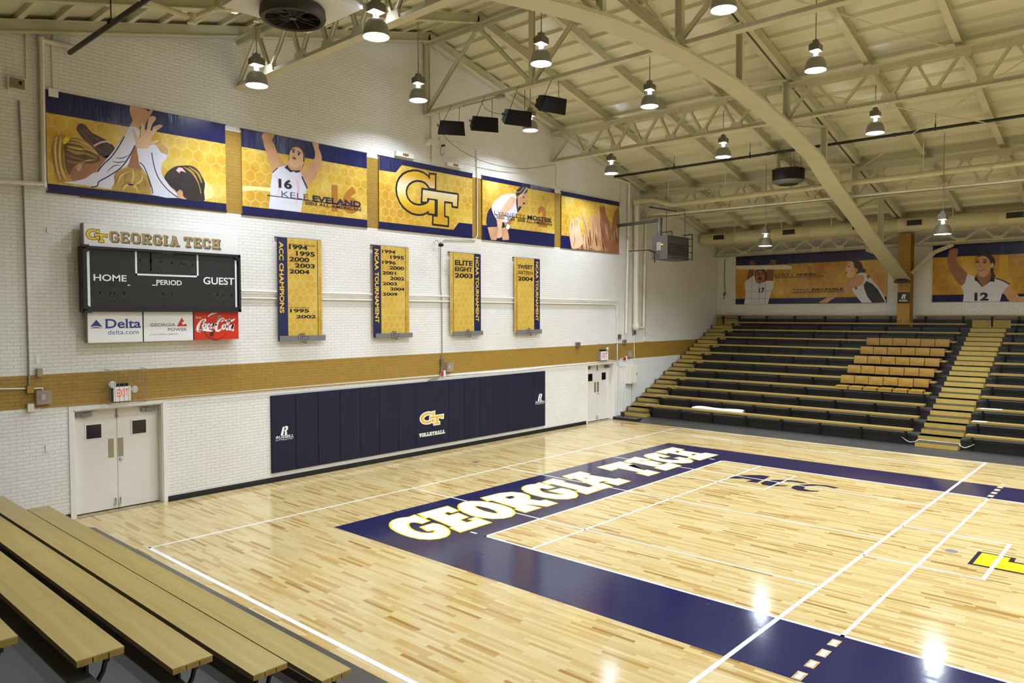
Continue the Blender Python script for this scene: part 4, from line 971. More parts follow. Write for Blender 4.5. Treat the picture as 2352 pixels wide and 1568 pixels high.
a.ribbon([(0.563,7.119),(0.63,6.994),(0.705,6.856)], 0.04, 'ink_navy', d + .006); a.ribbon([(-0.196,7.103),(-0.136,7.167),(-0.065,7.228)], 0.02, 'ink_navy', d + .006)
a.ribbon([(-0.138,7.072),(-0.035,6.864),(-0.075,6.542)], [.01, .05, .01], 'ink_pink', d + .0045); a.ribbon([(0.4,7.081),(0.47,6.847),(0.391,6.433)], [.01, .06, .01], 'ink_pink', d + .0045)
a.text('16', (-0.05,6.783), (0.298,7), 'ink_black', d + .006, 0.04)
a.build('printed_player', r)
a = Art(on_wall)
a.text('KELE', (0.023,6.588), (0.733,6.719), 'ink_navy', d + .007, -0.012)
a.text('EVELAND', (0.849,6.571), (2.246,6.717), 'ink_navy', d + .007, 0.03)
q = [(-0.336,6.572),(2.248,6.578)]; a.rect(q[0][0], q[1][1] - .008, q[1][0], q[1][1] + .008, 'ink_navy', d + .007)
a.text('2003 ALL-AMERICAN', (0.628,6.478), (2.248,6.552), 'ink_navy', d + .007, 0.012)
a.build('lettering', r)

# 3: team letters
bl, tr = ((2.827,7.056)[0], (2.821,6.11)[1]), ((6.224,7.465)[0], (6.229,7.97)[1])
r, d = banner_frame('banner of the big gold interlocking team letters', bl, tr, 'honey_large',
                    [(2.836,7.982),(6.229,7.97),(6.219,7.823),(3.587,7.829),(3.379,7.606),(2.832,7.593)], [(2.821,6.11),(6.215,6.102),(6.213,6.506),(5.662,6.496),(5.455,6.274),(2.823,6.273)])
a = Art(on_wall)
gt_logo(a, (3.417,6.383), (5.612,7.736), 'logo_sheen', 'ink_black', d, 0.055)
a.build('lettering', r)

# 4: resting player, number 2
bl, tr = ((6.635,6.739)[0], (6.643,6.097)[1]), ((10.03,7.06)[0], (10.033,7.972)[1])
zt = (10.033,7.847)[1]; zb = (10.021,6.515)[1]
r, d = banner_frame('banner of a player in navy shorts bending with hands on knees', bl, tr, 'honey_large',
                    [(bl[0], zt), (tr[0], zt), tr, (bl[0], tr[1])], [bl, (tr[0], bl[1]), (tr[0], zb), (bl[0], zb)])
a = Art(on_wall)
a.text('2', (9.192,6.686), (9.644,7.349), 'ink_ghost', d, 0.05)
a.poly([(7.749,6.761),(7.987,6.863),(7.882,6.678),(7.837,6.594),(7.748,6.447),(7.807,6.253),(7.792,6.168),(7.659,6.321),(7.631,6.497),(7.69,6.641)], 'ink_skin_dark', d + .001, 2)
a.poly([(7.5,6.663),(7.59,6.671),(7.637,6.537),(7.485,6.481)], 'ink_navy', d + .001)
a.poly([(6.846,6.466),(7.269,6.541),(7.312,6.353),(7.26,6.173),(7.225,6.108),(6.999,6.103),(6.943,6.227)], 'ink_skin', d + .001, 1)
a.poly([(7.456,6.482),(7.631,6.537),(7.719,6.445),(7.783,6.331),(7.795,6.157),(7.513,6.128),(7.45,6.266)], 'ink_skin', d + .002, 1)
a.poly([(7.016,7.085),(7.12,6.882),(7.233,6.733),(7.272,6.545),(7.255,6.513),(6.846,6.466),(6.791,6.619),(6.834,6.854),(6.918,6.994)], 'ink_navy', d + .002, 1)
a.poly([(7.719,6.643),(7.855,6.611),(7.783,6.47),(7.66,6.499)], 'ink_white', d + .002)
a.poly([(7.03,7.125),(7.172,7.276),(7.401,7.435),(7.692,7.547),(8.054,7.603),(8.144,7.52),(8.114,7.34),(8.204,7.088),(8.137,6.977),(7.69,6.68),(7.544,6.683),(7.256,6.72),(7.114,6.862),(7.03,7.009)], 'ink_jersey', d + .003, 1)
a.poly([(7.934,7.5),(8.084,7.477),(8.114,7.38),(7.927,7.14),(7.661,6.955),(7.491,6.702),(7.462,6.424),(7.461,6.227),(7.311,6.173),(7.248,6.211),(7.297,6.411),(7.284,6.722),(7.458,7.053),(7.691,7.314),(7.809,7.442)], 'ink_skin_light', d + .004, 2)
a.poly([(8.198,7.486),(8.351,7.608),(8.474,7.659),(8.635,7.719),(8.629,7.579),(8.572,7.39),(8.479,7.234),(8.32,7.258),(8.198,7.349)], 'ink_skin', d + .003, 2)
a.poly([(8.138,7.703),(8.351,7.846),(8.635,7.865),(8.666,7.747),(8.567,7.67),(8.351,7.608),(8.198,7.486),(8.144,7.54)], 'ink_hair', d + .004, 2)
a.ellipse((8.48,7.538), 0.035, 0.03, 'ink_eye', d + .005); a.ellipse((8.498,7.351), 0.05, 0.03, 'ink_eye', d + .005)
a.ribbon([(8.174,7.487),(8.168,7.286),(8.198,7.044)], [.05, .07, .02], 'ink_navy', d + .005)
a.poly([(8.213,7.17),(8.289,7.238),(8.387,7.248),(8.32,7.14),(8.198,7.038)], 'ink_navy', d + .002)
for q in ([(8.168,7.506),(8.412,7.656),(8.629,7.864)], [(8.198,7.47),(8.474,7.663),(8.66,7.868)], [(8.048,7.673),(8.29,7.681),(8.474,7.845)]): a.ribbon(q, 0.015, 'ink_offwhite', d + .006)
a.build('printed_player', r)
a = Art(on_wall)
a.text('LYNNETTE', (7.142,6.861), (8.553,6.981), 'ink_black', d + .007, -0.012)
a.text('MOSTER', (8.659,6.877), (9.878,7.007), 'ink_black', d + .007, 0.03)
q = [(7.171,6.836),(9.878,6.88)]; a.rect(q[0][0], q[1][1] - .007, q[1][0], q[1][1] + .007, 'ink_black', d + .007)
a.text('2002  2003  2004 ALL-AMERICAN', (7.227,6.76), (9.885,6.855), 'ink_black', d + .007, 0.008)
a.build('lettering', r)

# 5: reaching hands
bl, tr = ((10.398,7.094)[0], (10.389,6.091)[1]), ((13.81,7.179)[0], (13.813,7.959)[1])
zt = (13.806,7.819)[1]
r, d = banner_frame('banner of a crowd of reaching hands, last towards the far corner', bl, tr, 'honey_large',
                    [(bl[0], zt), (tr[0], zt), tr, (bl[0], tr[1])], [(10.392,6.499),(10.821,6.497),(10.944,6.09),(10.392,6.091)])
a = Art(on_wall)
a.poly([(10.828,6.476),(11.007,6.713),(11.224,6.819),(11.519,6.621),(11.743,6.527),(11.895,6.38),(12.085,6.575),(12.315,6.82),(12.629,6.846),(12.908,6.752),(13.313,6.901),(13.806,7.179),(13.805,6.105),(10.937,6.094)], 'ink_skin_dark', d)
a.poly([(13.392,7.325),(13.515,7.577),(13.68,7.735),(13.802,7.653),(13.801,6.704),(13.314,6.662),(13.312,6.995)], 'ink_skin_dark', d + .001, 2)
a.poly([(12.546,7.618),(12.624,7.713),(12.735,7.637),(12.79,7.753),(12.903,7.654),(12.993,7.386),(13.229,7.128),(13.322,6.668),(13.4,6.128),(12.831,6.163),(12.708,6.737),(12.588,7.026),(12.626,7.305)], 'ink_skin_dark', d + .002, 2)
a.poly([(11.929,7.261),(12.082,7.339),(12.236,7.222),(12.282,7.408),(12.39,7.46),(12.516,7.294),(12.588,7.026),(12.677,6.619),(12.672,6.158),(12.125,6.165),(12.046,6.685),(12.007,7.021)], 'ink_skin', d + .003, 2)
a.poly([(11.443,7.326),(11.524,7.374),(11.703,7.173),(11.901,6.899),(12.047,6.572),(12.094,6.235),(11.82,6.258),(11.705,6.636),(11.667,6.924),(11.517,7.151)], 'ink_skin', d + .004, 2)
a.poly([(10.813,6.741),(10.899,6.967),(10.934,7.097),(11.006,7.103),(11.086,6.94),(11.151,6.791),(11.158,7.118),(11.23,7.191),(11.37,7.097),(11.415,6.835),(11.519,6.621),(11.602,6.31),(11.226,6.112),(10.972,6.1),(10.871,6.374)], 'ink_skin_light', d + .005, 2)
rf = random.Random(5)
u0, u1 = (10.936,6.488)[0], (13.792,6.703)[0]
vb, vt = (11.745,6.089)[1], (11.743,6.706)[1]
for k in range(46):
    f = rf.random(); u = u0 + .12 + (u1 - u0 - .22) * f; top = vt + (.15 + .75 * f) * rf.random() - .25; L = rf.uniform(.25, .6)
    top = min(top, vb + .3 + 1.25 * f); bot = max(vb + .02, top - L)
    if top - bot < .12: continue
    tone = rf.choice(['ink_skin_dark', 'ink_skin', 'ink_skin', 'ink_skin_light', 'ink_skin_brown', 'ink_skin_brown'])
    a.ribbon([(u + .05, bot), (u, (bot + top) / 2), (u - .03, top)], [.05, .085, .035], tone, d + .0012 + k * .0001, 4)
for q in ([(10.899,6.704),(10.97,6.929),(10.977,7.061)], [(11.224,6.841),(11.26,6.999),(11.23,7.129)], [(11.079,6.609),(11.116,6.392),(11.044,6.167)], [(11.591,7.207),(11.742,6.885),(11.819,6.555)], [(12.125,6.237),(12.2,6.697),(12.121,7.121)], [(12.435,6.258),(12.472,6.718),(12.352,7.279)], [(12.91,6.289),(12.867,6.865),(12.744,7.546)], [(13.153,6.305),(13.11,6.768),(12.905,7.285)], [(13.523,6.329),(13.561,6.922),(13.64,7.542)]): a.ribbon(q, [.01, .04, .01], 'ink_skin_brown' if q[0][0] > 14.0 else 'ink_skin_dark', d + .006)
for q in ([(10.934,7.014),(10.863,6.701),(10.9,6.486)], [(12.313,7.275),(12.393,6.94),(12.355,6.595)], [(12.044,7.205),(12.083,6.914),(12.123,6.578)], [(11.554,7.292),(11.704,7.083),(11.856,6.782)]): a.ribbon(q, [.008, .03, .008], 'ink_skin_light', d + .0062)
a.build('printed_hands', r)

# ---------------------------------------------------------------- banners on the far side wall
bl, tr = (-5.698,4.279), ((0.461,5.125)[0], 6.36)
zt = (-1.405,5.947)[1]; zb = (-2.217,4.519)[1]
r, d = banner_frame('wide banner of two players, above the bleachers between the corner and the gold column', bl, tr, 'honey_side',
                    [(bl[0], zt), (tr[0], zt), tr, (bl[0], tr[1])], [bl, (tr[0], bl[1]), (tr[0], zb), (bl[0], zb)], on_side, rod=False)
a = Art(on_side)
a.text('17', (-2.568,5.218), (-1.87,5.807), 'ink_ghost', d, 0.05)
for q in ([(-5.061,6.152),(-4.823,6.153),(-4.837,5.948),(-5.075,5.958)], [(-4.138,6.146),(-3.909,6.15),(-3.937,5.908),(-4.166,5.918)]): a.poly(q, 'ink_skin_brown', d)
for q in ([(-5.089,5.798),(-4.835,5.787),(-4.895,5.471),(-5.018,5.171),(-5.227,5.208),(-5.15,5.511)], [(-4.303,5.765),(-3.99,5.752),(-4.003,5.292),(-4.08,5.145),(-4.328,5.272)]): a.poly(q, 'ink_skin_brown', d)
a.poly([(-5.686,5.979),(-3.515,5.901),(-3.223,5.852),(-3.221,5.73),(-3.512,5.724),(-5.685,5.807)], 'ink_offwhite', d + .002)
a.poly([(-4.815,5.469),(-4.818,5.681),(-4.677,5.766),(-4.427,5.755),(-4.285,5.57),(-4.304,5.286),(-4.452,5.186),(-4.733,5.194)], 'ink_hair', d + .001, 2)
a.poly([(-4.785,5.589),(-4.701,5.7),(-4.551,5.73),(-4.419,5.635),(-4.368,5.483),(-4.406,5.274),(-4.514,5.163),(-4.67,5.138),(-4.782,5.286)], 'ink_skin_dark', d + .002, 2)
for c in ((-4.659,5.575), (-4.487,5.578)): a.ellipse(c, 0.05, 0.025, 'ink_eye', d + .003)
a.ellipse((-4.603,5.365), 0.09, 0.05, 'ink_eye', d + .003); a.ellipse((-4.611,5.446), 0.05, 0.03, 'ink_skin_brown', d + .0035)
a.poly([(-5.269,5.203),(-5.228,5.293),(-4.864,5.531),(-4.781,5.225),(-4.607,5.142),(-4.39,5.238),(-4.297,5.265),(-3.984,5.261),(-3.981,5.053),(-4.101,4.787),(-4.224,4.287),(-5.304,4.273),(-5.237,4.627)], 'ink_jersey', d + .003, 1)
a.text('17', (-4.64,4.753), (-4.381,4.979), 'ink_black', d + .004, 0.04)
for q in ([(-4.959,5.504),(-4.961,4.288)], [(-4.607,5.142),(-4.613,4.284)], [(-4.343,5.242),(-4.348,4.282)], [(-5.271,4.811),(-4.015,4.83)], [(-5.268,4.521),(-4.103,4.504)]): a.ribbon(q, 0.012, 'ink_purple_grey', d + .005, 0)
a.poly([(-0.411,5.377),(-0.376,5.151),(-0.457,5.01),(-0.745,4.879),(-1.062,4.719),(-1.384,4.557),(-1.684,4.369),(-1.738,4.308),(-2.039,4.305),(-2.074,4.345),(-1.824,4.485),(-1.496,4.706),(-1.173,4.951),(-0.882,5.166),(-0.672,5.353)], 'ink_skin', d + .004, 2)
a.poly([(-0.647,5.38),(-0.465,5.498),(-0.302,5.423),(-0.098,5.224),(0.137,4.918),(0.318,4.643),(0.439,4.343),(0.424,4.289),(-0.446,4.293),(-0.688,4.607),(-0.85,4.86),(-0.88,5.083),(-0.75,5.218)], 'ink_jersey', d + .003, 1)
a.poly([(-0.379,5),(-0.277,5.142),(-0.069,5.032),(0.138,4.809),(0.321,4.48),(0.419,4.3),(-0.058,4.289),(-0.242,4.544),(-0.351,4.842)], 'ink_black', d + .004, 1)
a.poly([(-1.023,5.728),(-0.919,5.912),(-0.76,5.938),(-0.679,5.768),(-0.649,5.574),(-0.726,5.383),(-0.857,5.277),(-1.017,5.332),(-1.033,5.45),(-1.081,5.605)], 'ink_skin_light', d + .003, 2)
a.poly([(-0.866,5.937),(-0.655,5.96),(-0.47,5.841),(-0.415,5.647),(-0.305,5.582),(-0.355,5.463),(-0.517,5.48),(-0.647,5.435),(-0.676,5.602),(-0.758,5.744),(-0.773,5.883)], 'ink_hair', d + .004, 2)
a.ellipse((-0.949,5.73), 0.05, 0.02, 'ink_eye', d + .004); a.ellipse((-1.036,5.492), 0.045, 0.05, 'ink_lips', d + .004); a.ellipse((-0.663,5.574), 0.06, 0.08, 'ink_skin', d + .005)
a.text('9', (-0.273,5.224), (-0.172,5.358), 'ink_black', d + .004, 0.04); a.text('5', (-0.712,4.815), (-0.614,4.943), 'ink_black', d + .005, 0.04)
a.build('printed_players', r)
a = Art(on_side)
a.text('KERRY', (-3.955,5.424), (-3.131,5.551), 'ink_black', d + .006, -0.012); a.text('ANNEL', (-3.05,5.437), (-2.174,5.532), 'ink_black', d + .006, 0.03)
a.text('1995 ACC PLAYER OF THE YEAR', (-3.948,5.35), (-1.864,5.384), 'ink_black', d + .006, 0.01)
a.text('MAJA', (-3.13,4.797), (-2.484,4.904), 'ink_black', d + .006, -0.012); a.text('PACHALE', (-2.377,4.804), (-1.129,4.905), 'ink_black', d + .006, 0.03)
a.text('2001 ACC PLAYER OF THE YEAR', (-3.202,4.71), (-1.103,4.759), 'ink_black', d + .006, 0.01)
q = [(-3.949,5.409),(-1.864,5.395)]; a.rect(q[0][0], q[0][1] - .012, q[1][0], q[0][1] + .004, 'ink_black', d + .006)
q = [(-3.144,4.779),(-1.116,4.76)]; a.rect(q[0][0], q[0][1] - .01, q[1][0], q[0][1] + .004, 'ink_black', d + .006)
a.build('lettering', r)

O2 = 1
bl, tr = (2.019,4.289), (8.4, 6.36)
zt = (3.082,5.928)[1]; zb = (2.424,4.552)[1]
r, d = banner_frame('banner of the smiling player in white jersey 12, beyond the gold column', bl, tr, 'honey_side',
                    [(bl[0], zt), (tr[0], zt), tr, (bl[0], tr[1])], [bl, (tr[0], bl[1]), (tr[0], zb), (bl[0], zb)], on_side, rod=False)
a = Art(on_side)
a.poly([(4.09,5.905),(4.356,5.913),(4.378,5.122),(4.462,5.104),(4.476,4.939),(4.351,4.898),(4.118,5.13)], 'ink_gold', d)
a.poly([(2.588,6.211),(2.823,6.197),(2.801,5.92),(2.776,5.797),(2.9,5.574),(3.024,5.445),(3.137,5.302),(3.113,4.979),(2.953,4.891),(2.801,5.035),(2.66,5.273),(2.545,5.527),(2.488,5.78),(2.523,5.997)], 'ink_skin_dark', d + .001, 2)
a.poly([(4.427,4.881),(4.505,4.715),(4.658,4.534),(4.722,4.443),(4.907,4.455),(4.91,4.286),(4.451,4.288),(4.308,4.495),(4.217,4.602),(4.316,4.75)], 'ink_skin', d + .001, 2)
a.poly([(3.383,5.675),(3.389,5.767),(3.432,5.887),(3.546,5.969),(3.715,5.993),(3.872,5.909),(3.967,5.768),(3.983,5.602),(3.935,5.468),(3.964,5.256),(4.003,5.134),(3.849,5.109),(3.831,5.337)], 'ink_hair', d + .002, 2)
a.poly([(3.434,5.291),(3.83,5.382),(3.851,5.139),(3.812,5.016),(3.659,4.811),(3.498,5.041),(3.416,5.185)], 'ink_skin_dark', d + .003, 2)
a.poly([(3.387,5.721),(3.432,5.849),(3.573,5.91),(3.717,5.872),(3.818,5.715),(3.853,5.532),(3.828,5.352),(3.73,5.204),(3.6,5.16),(3.481,5.24),(3.424,5.429),(3.392,5.583)], 'ink_skin', d + .004, 2)
a.poly([(3.877,5.637),(3.931,5.632),(3.939,5.526),(3.88,5.468),(3.847,5.53)], 'ink_skin_light', d + .005, 2)
for c in ((3.448,5.695), (3.658,5.678)): a.ellipse(c, 0.06, 0.028, 'ink_eye', d + .005)
for q in ([(3.405,5.751),(3.451,5.767),(3.497,5.746)], [(3.596,5.749),(3.667,5.768),(3.746,5.726)]): a.ribbon(q, [.02, .04, .015], 'ink_hair', d + .005)
a.poly([(3.451,5.443),(3.549,5.466),(3.649,5.468),(3.622,5.403),(3.544,5.39),(3.484,5.408)], 'ink_lips', d + .005, 2); a.poly([(3.474,5.445),(3.549,5.454),(3.627,5.46),(3.602,5.434),(3.49,5.429)], 'ink_white', d + .006)
a.ribbon([(3.531,5.684),(3.517,5.562),(3.548,5.523),(3.587,5.536)], [.015, .03, .03, .015], 'ink_skin_dark', d + .005)
a.poly([(3.134,5.287),(3.322,5.215),(3.366,5.171),(3.422,5.016),(3.633,4.809),(3.812,5.004),(3.99,5.132),(4.145,5.054),(4.439,4.881),(4.316,4.735),(4.22,4.587),(4.194,4.497),(4.147,4.29),(3.018,4.295),(3.041,4.517),(3.011,4.704),(2.94,4.845),(3.06,4.947)], 'ink_jersey', d + .005, 1)
a.poly([(3.368,5.168),(3.429,5.199),(3.487,5.06),(3.623,4.827),(3.597,4.81),(3.472,4.999),(3.368,5.048)], 'ink_black', d + .006); a.poly([(3.66,4.808),(3.812,5.016),(3.874,5.123),(3.98,5.135),(3.97,4.984),(3.838,5)], 'ink_black', d + .006)
a.ribbon([(4.003,5.104),(4.209,5.022),(4.427,4.881)], 0.05, 'ink_purple_grey', d + .006)
a.text('12', (3.373,4.32), (3.809,4.613), 'ink_black', d + .007, 0.045)
a.build('printed_player', r)

# ---------------------------------------------------------------- championship banners
def champ(label, tl, br, navy_left, title, lines, bar_bl, bar_tr, navy_edge, edge_x, tx, sx):
    """narrow hanging banner: navy strip with a title read downwards, a gold field of years, a grey bottom bar"""
    bl, tr = box_of(tl, br); out = 0.085
    r = thing('championship_banner', label, 'banner', on_wall((bl[0] + tr[0]) / 2, bl[1], 0), 'narrow championship banners')
    a = Art(on_wall); a.mat('honey_small')
    m0, m1 = out - .006, out
    P = [on_wall(u, v, dd) for dd in (m1, m0) for u, v in (bl, (tr[0], bl[1]), tr, (bl[0], tr[1]))]
    a.mesh(P, [(0, 1, 2, 3), (7, 6, 5, 4), (0, 4, 5, 1), (1, 5, 6, 2), (2, 6, 7, 3), (3, 7, 4, 0)])
    d = out + .001
    if navy_left: a.rect(bl[0], bl[1], navy_edge, tr[1], 'ink_navy', d)
    else: a.rect(navy_edge, bl[1], tr[0], tr[1], 'ink_navy', d)
    a.rect(edge_x - .008, bl[1], edge_x + .008, tr[1], 'ink_black', d)
    a.build('cloth', r)
    a = Art(on_wall); d = out + .002
    a.text(title, (tx[0], tx[2]), (tx[1], tx[3]), 'ink_logo_gold', d, 0.025, down=True)
    a.text('GEORGIA TECH VOLLEYBALL', (sx[0], sx[2]), (sx[1], sx[3]), 'ink_ghost', d, 0.01, down=True)
    for s, b_, t_, bold in lines: a.text(s, b_, t_, 'ink_black', d, bold)
    a.build('lettering', r)
    m = MB().mat('ink_steel'); m.box(bar_bl[0], bar_tr[0], WALL_Y - out - .035, WALL_Y - out + 0.0, bar_bl[1], bar_tr[1]); bar = m.build('bottom_bar', r)
    a = Art(on_wall); c = (bar_bl[0] + bar_tr[0]) / 2; zc = (bar_bl[1] + bar_tr[1]) / 2; h = (bar_tr[1] - bar_bl[1])
    gt_logo(a, (c - h * .95, zc - h * .78), (c + h * .95, zc + h * .78), 'ink_grey', 'ink_black', out + .037, 0.012); a.build('team_letters', bar)
    m = MB().mat('ink_black'); m.tube([on_wall(bl[0] - .02, tr[1], .03), on_wall(tr[0] + .02, tr[1], .03)], 0.018, 8); m.build('top_rod', r)
def xs(p, q): return sorted((p[0], q[0]))
def T(b_, t_, s, bold=0.035): return (s, b_, t_, bold)
champ('gold banner of conference championship years, nearest the scoreboard', (-0.14,5.647), (1.049,3.257), True, 'ACC CHAMPIONS',
      [T((0.169,5.479), ((0.865,5.532)[0], (0.169,5.526)[1]), 'REGULAR SEASON', 0.0),
       T((0.171,5.389), (0.667,5.502), '1994'), T((0.355,5.245), (0.863,5.36), '1995'), T((0.175,5.107), (0.707,5.217), '2000'),
       T((0.32,4.969), (0.859,5.073), '2003'), T((0.174,4.825), (0.711,4.928), '2004'),
       T((0.174,4.014), ((0.699,4.016)[0], (0.175,4.051)[1]), 'TOURNAMENT', 0.0), T((0.177,3.916), (0.687,4.002), '1995'), T((0.338,3.78), (0.875,3.86), '2002')],
      (-0.109,3.245), (1.116,3.378), (0.127,4.645)[0], (0.934,4.67)[0],
      (*xs((-0.085,4.639), (0.03,4.642)), (-0.033,3.906)[1], (-0.009,5.547)[1]),
      (*xs((0.97,4.324), (1.03,4.325)), (0.986,3.409)[1], (1.004,4.77)[1]))
champ('gold banner listing nine NCAA tournament years', (2.567,5.646), (3.77,3.273), True, 'NCAA TOURNAMENT',
      [T((2.865,5.457), (3.312,5.552), '1994'), T((3.137,5.318), (3.594,5.419), '1995'), T((2.871,5.177), (3.319,5.271), '1996'),
       T((3.111,5.045), (3.597,5.139), '2000'), T((2.878,4.907), (3.322,4.997), '2001'), T((3.123,4.769), (3.604,4.862), '2002'),
       T((2.88,4.63), (3.358,4.715), '2003'), T((3.129,4.496), (3.607,4.58), '2004'), T((2.882,4.356), (3.37,4.441), '2009')],
      (2.634,3.251), (3.856,3.377), (2.83,4.73)[0], (3.648,4.755)[0],
      (*xs((2.63,4.723), (2.76,4.727)), (2.675,3.651)[1], (2.694,5.551)[1]),
      (*xs((3.684,4.369), (3.749,4.37)), (3.706,3.407)[1], (3.718,4.769)[1]))
champ('gold banner reading ELITE EIGHT 2003', (5.268,5.631), (6.508,3.294), False, 'NCAA TOURNAMENT',
      [T((5.457,5.273), (6.169,5.42), 'ELITE'), T((5.456,5.1), (6.157,5.23), 'EIGHT'), T((5.455,4.914), (6.173,5.049), '2003')],
      (5.36,3.252), (6.569,3.379), (6.226,4.836)[0], (5.398,4.81)[0],
      (*xs((6.292,4.838), (6.424,4.842)), (6.352,3.656)[1], (6.361,5.549)[1]),
      (*xs((5.294,4.396), (5.367,4.398)), (5.322,3.418)[1], (5.33,4.746)[1]))
champ('gold banner reading SWEET SIXTEEN 2004', (7.99,5.63), (9.22,3.284), False, 'NCAA TOURNAMENT',
      [T((8.158,5.297), (8.87,5.42), 'SWEET'), T((8.157,5.121), (8.877,5.222), 'SIXTEEN', 0.02), T((8.157,4.918), (8.877,5.047), '2004')],
      (8.066,3.239), (9.285,3.377), (8.933,4.92)[0], (8.116,4.894)[0],
      (*xs((9.012,4.922), (9.148,4.927)), (9.075,3.646)[1], (9.076,5.546)[1]),
      (*xs((8.015,4.442), (8.082,4.443)), (8.046,3.37)[1], (8.049,4.758)[1]))

# ---------------------------------------------------------------- scoreboard
SBY = 6.33                                             # its front face
def sb(u, v, d): return (u, SBY - d, v)
r = thing('scoreboard', 'large scoreboard with a white name panel on top and three sponsor panels below', 'scoreboard', (-2.6, WALL_Y, 3.6))
hx0, hx1 = (-4.21,5.223)[0], (-1.164,5.434)[0]
hz0, hz1 = (-2.788,5.171)[1], (-4.199,5.597)[1]
m = MB().mat('sign_white'); m.box(hx0, hx1, SBY, WALL_Y - .05, hz0, hz1); m.mat('sign_side'); m.box(hx0 - .012, hx0, SBY, WALL_Y - .05, hz0, hz1); head = m.build('name_panel', r)
a = Art(sb)
gt_logo(a, (-4.173,5.255), (-3.804,5.491), 'ink_yellow', 'ink_black', 0.001, 0.01)
pw, tw = block_word('GEORGIA TECH', {'G': .78, 'E': .74, 'O': .8, 'R': .86, 'I': .42, 'A': .92, 'T': .8, 'C': .76, 'H': .86, ' ': .3}, 0.16, 0.21, 0.17)
pw = [[(x / tw, y) for x, y in p] for p in pw]
bl, tr = (-3.769,5.277), (-1.566,5.481)
a.polys(pw, (bl[0] + .02, bl[1] - .02), (tr[0] + .02, tr[1] - .02), 'ink_purple_grey', 0.001)
a.polys(pw, bl, tr, 'ink_tan', 0.002); a.build('lettering', head)
bx0, bx1 = (-4.259,4.597)[0], (-1.144,4.71)[0]
bz1 = (-4.241,5.168)[1]; bz0 = (-4.239,3.931)[1]
m = MB().mat('scoreboard_face'); m.box(bx0 + .03, bx1 - .03, 6.29, WALL_Y - .05, bz0 + .02, bz1 - .02); body = m.build('display', r)
m = MB().mat('black_metal'); F0 = 6.25
m.box(bx0, bx0 + .05, F0, WALL_Y - .04, bz0, bz1); m.box(bx1 - .05, bx1, F0, WALL_Y - .04, bz0, bz1); m.box(bx0, bx1, F0, 6.31, bz1 - .05, bz1); m.box(bx0, bx1, F0, 6.31, bz0, bz0 + .05)
for sx, sz in ((bx0 + .05, bz0 + .05), (bx1 - .05, bz0 + .05), (bx0 + .05, bz1 - .05), (bx1 - .05, bz1 - .05)):
    ux = .09 if sx < 0 and sx < (bx0 + bx1) / 2 else -.09; uz = .09 if sz < (bz0 + bz1) / 2 else -.09
    m.prism([(sx, F0 + .01, sz), (sx + ux, F0 + .01, sz), (sx, F0 + .01, sz + uz)], (0, .03, 0))
m.box(bx0 - .02, bx0 + .1, F0 - .02, F0, bz1 - .03, bz1 + .02); m.box(bx0, bx0 + .12, F0 - .02, F0, bz0 - .02, bz0 + .03)
m.build('case_frame', r)
def sf(u, v, d): return (u, 6.29 - d, v)
a = Art(sf)
a.text('HOME', (-4.076,4.517), (-3.485,4.644), 'ink_white', 0.002, 0.018)
a.text('GUEST', (-1.961,4.511), (-1.277,4.666), 'ink_white', 0.002, 0.018)
a.text('PERIOD', (-2.921,4.472), (-2.414,4.575), 'ink_white', 0.002, 0.018)
cx0, cx1 = (-3.321,4.957)[0], (-2.06,4.937)[0]; cz0, cz1 = (-3.311,4.684)[1], (-3.302,5.117)[1]
w = .035
a.rect(cx0, cz0 - w, cx0 + w, cz1, 'ink_white', 0.002); a.rect(cx1 - w, cz0 - w, cx1, cz1, 'ink_white', 0.002); a.rect(cx0, cz0 - w, cx1, cz0, 'ink_white', 0.002)
zl = cz1 + .012
a.rect(bx0 + .25, zl - .007, cx0 + .52, zl + .007, 'ink_white', 0.002); a.rect(cx1 - .5, zl - .007, bx1 - .1, zl + .007, 'ink_white', 0.002)
a.text('DAKTRONICS', (cx0 + .54, zl - .022), (cx1 - .52, zl + .022), 'ink_white', 0.002, 0.01)
a.rect(bx0 + .075, bz0 + .1, bx0 + .12, bz1 - .1, 'ink_white', 0.002); a.rect(bx1 - .115, bz0 + .1, bx1 - .075, bz1 - .12, 'ink_white', 0.002)
q = [(-3.471,4.439),(-3.421,4.46),(-3.006,4.455),(-2.9,4.475)]; a.rect(q[0][0], q[0][1], q[1][0], q[1][1], 'ink_offwhite', 0.002); a.rect(q[2][0], q[2][1], q[3][0], q[3][1], 'ink_offwhite', 0.002)
a.build('lettering', body)
def digit(c, w, h):
    """unlit seven-segment digit"""
    m = Art(sf)
    for (u0, v0, u1, v1) in ((-w, h - .02, w, h + .02), (-w, -.02, w, .02), (-w, -h - .02, w, -h + .02), (-w - .02, 0, -w + .02, h), (w - .02, 0, w + .02, h), (-w - .02, -h, -w + .02, 0), (w - .02, -h, w + .02, 0)):
        m.rect(c[0] + u0, c[1] + v0, c[0] + u1, c[1] + v1, 'outlet_black', 0.0015)
    m.build('unlit_digit', body)
for p in ((-3.132,4.95), (-2.915,4.945), (-2.518,4.923), (-2.271,4.909)): digit(p, .1, .2)
for p in ((-3.88,4.294), (-3.626,4.291), (-2.706,4.292), (-1.749,4.3), (-1.434,4.297)): digit(p, .1, .17)
az0 = (-4.195,3.343)[1]; az1 = bz0 + .01
ex = [(-4.191,3.661)[0], (-3.177,3.648)[0], (-2.167,3.634)[0], (-1.162,3.621)[0]]
pan = []
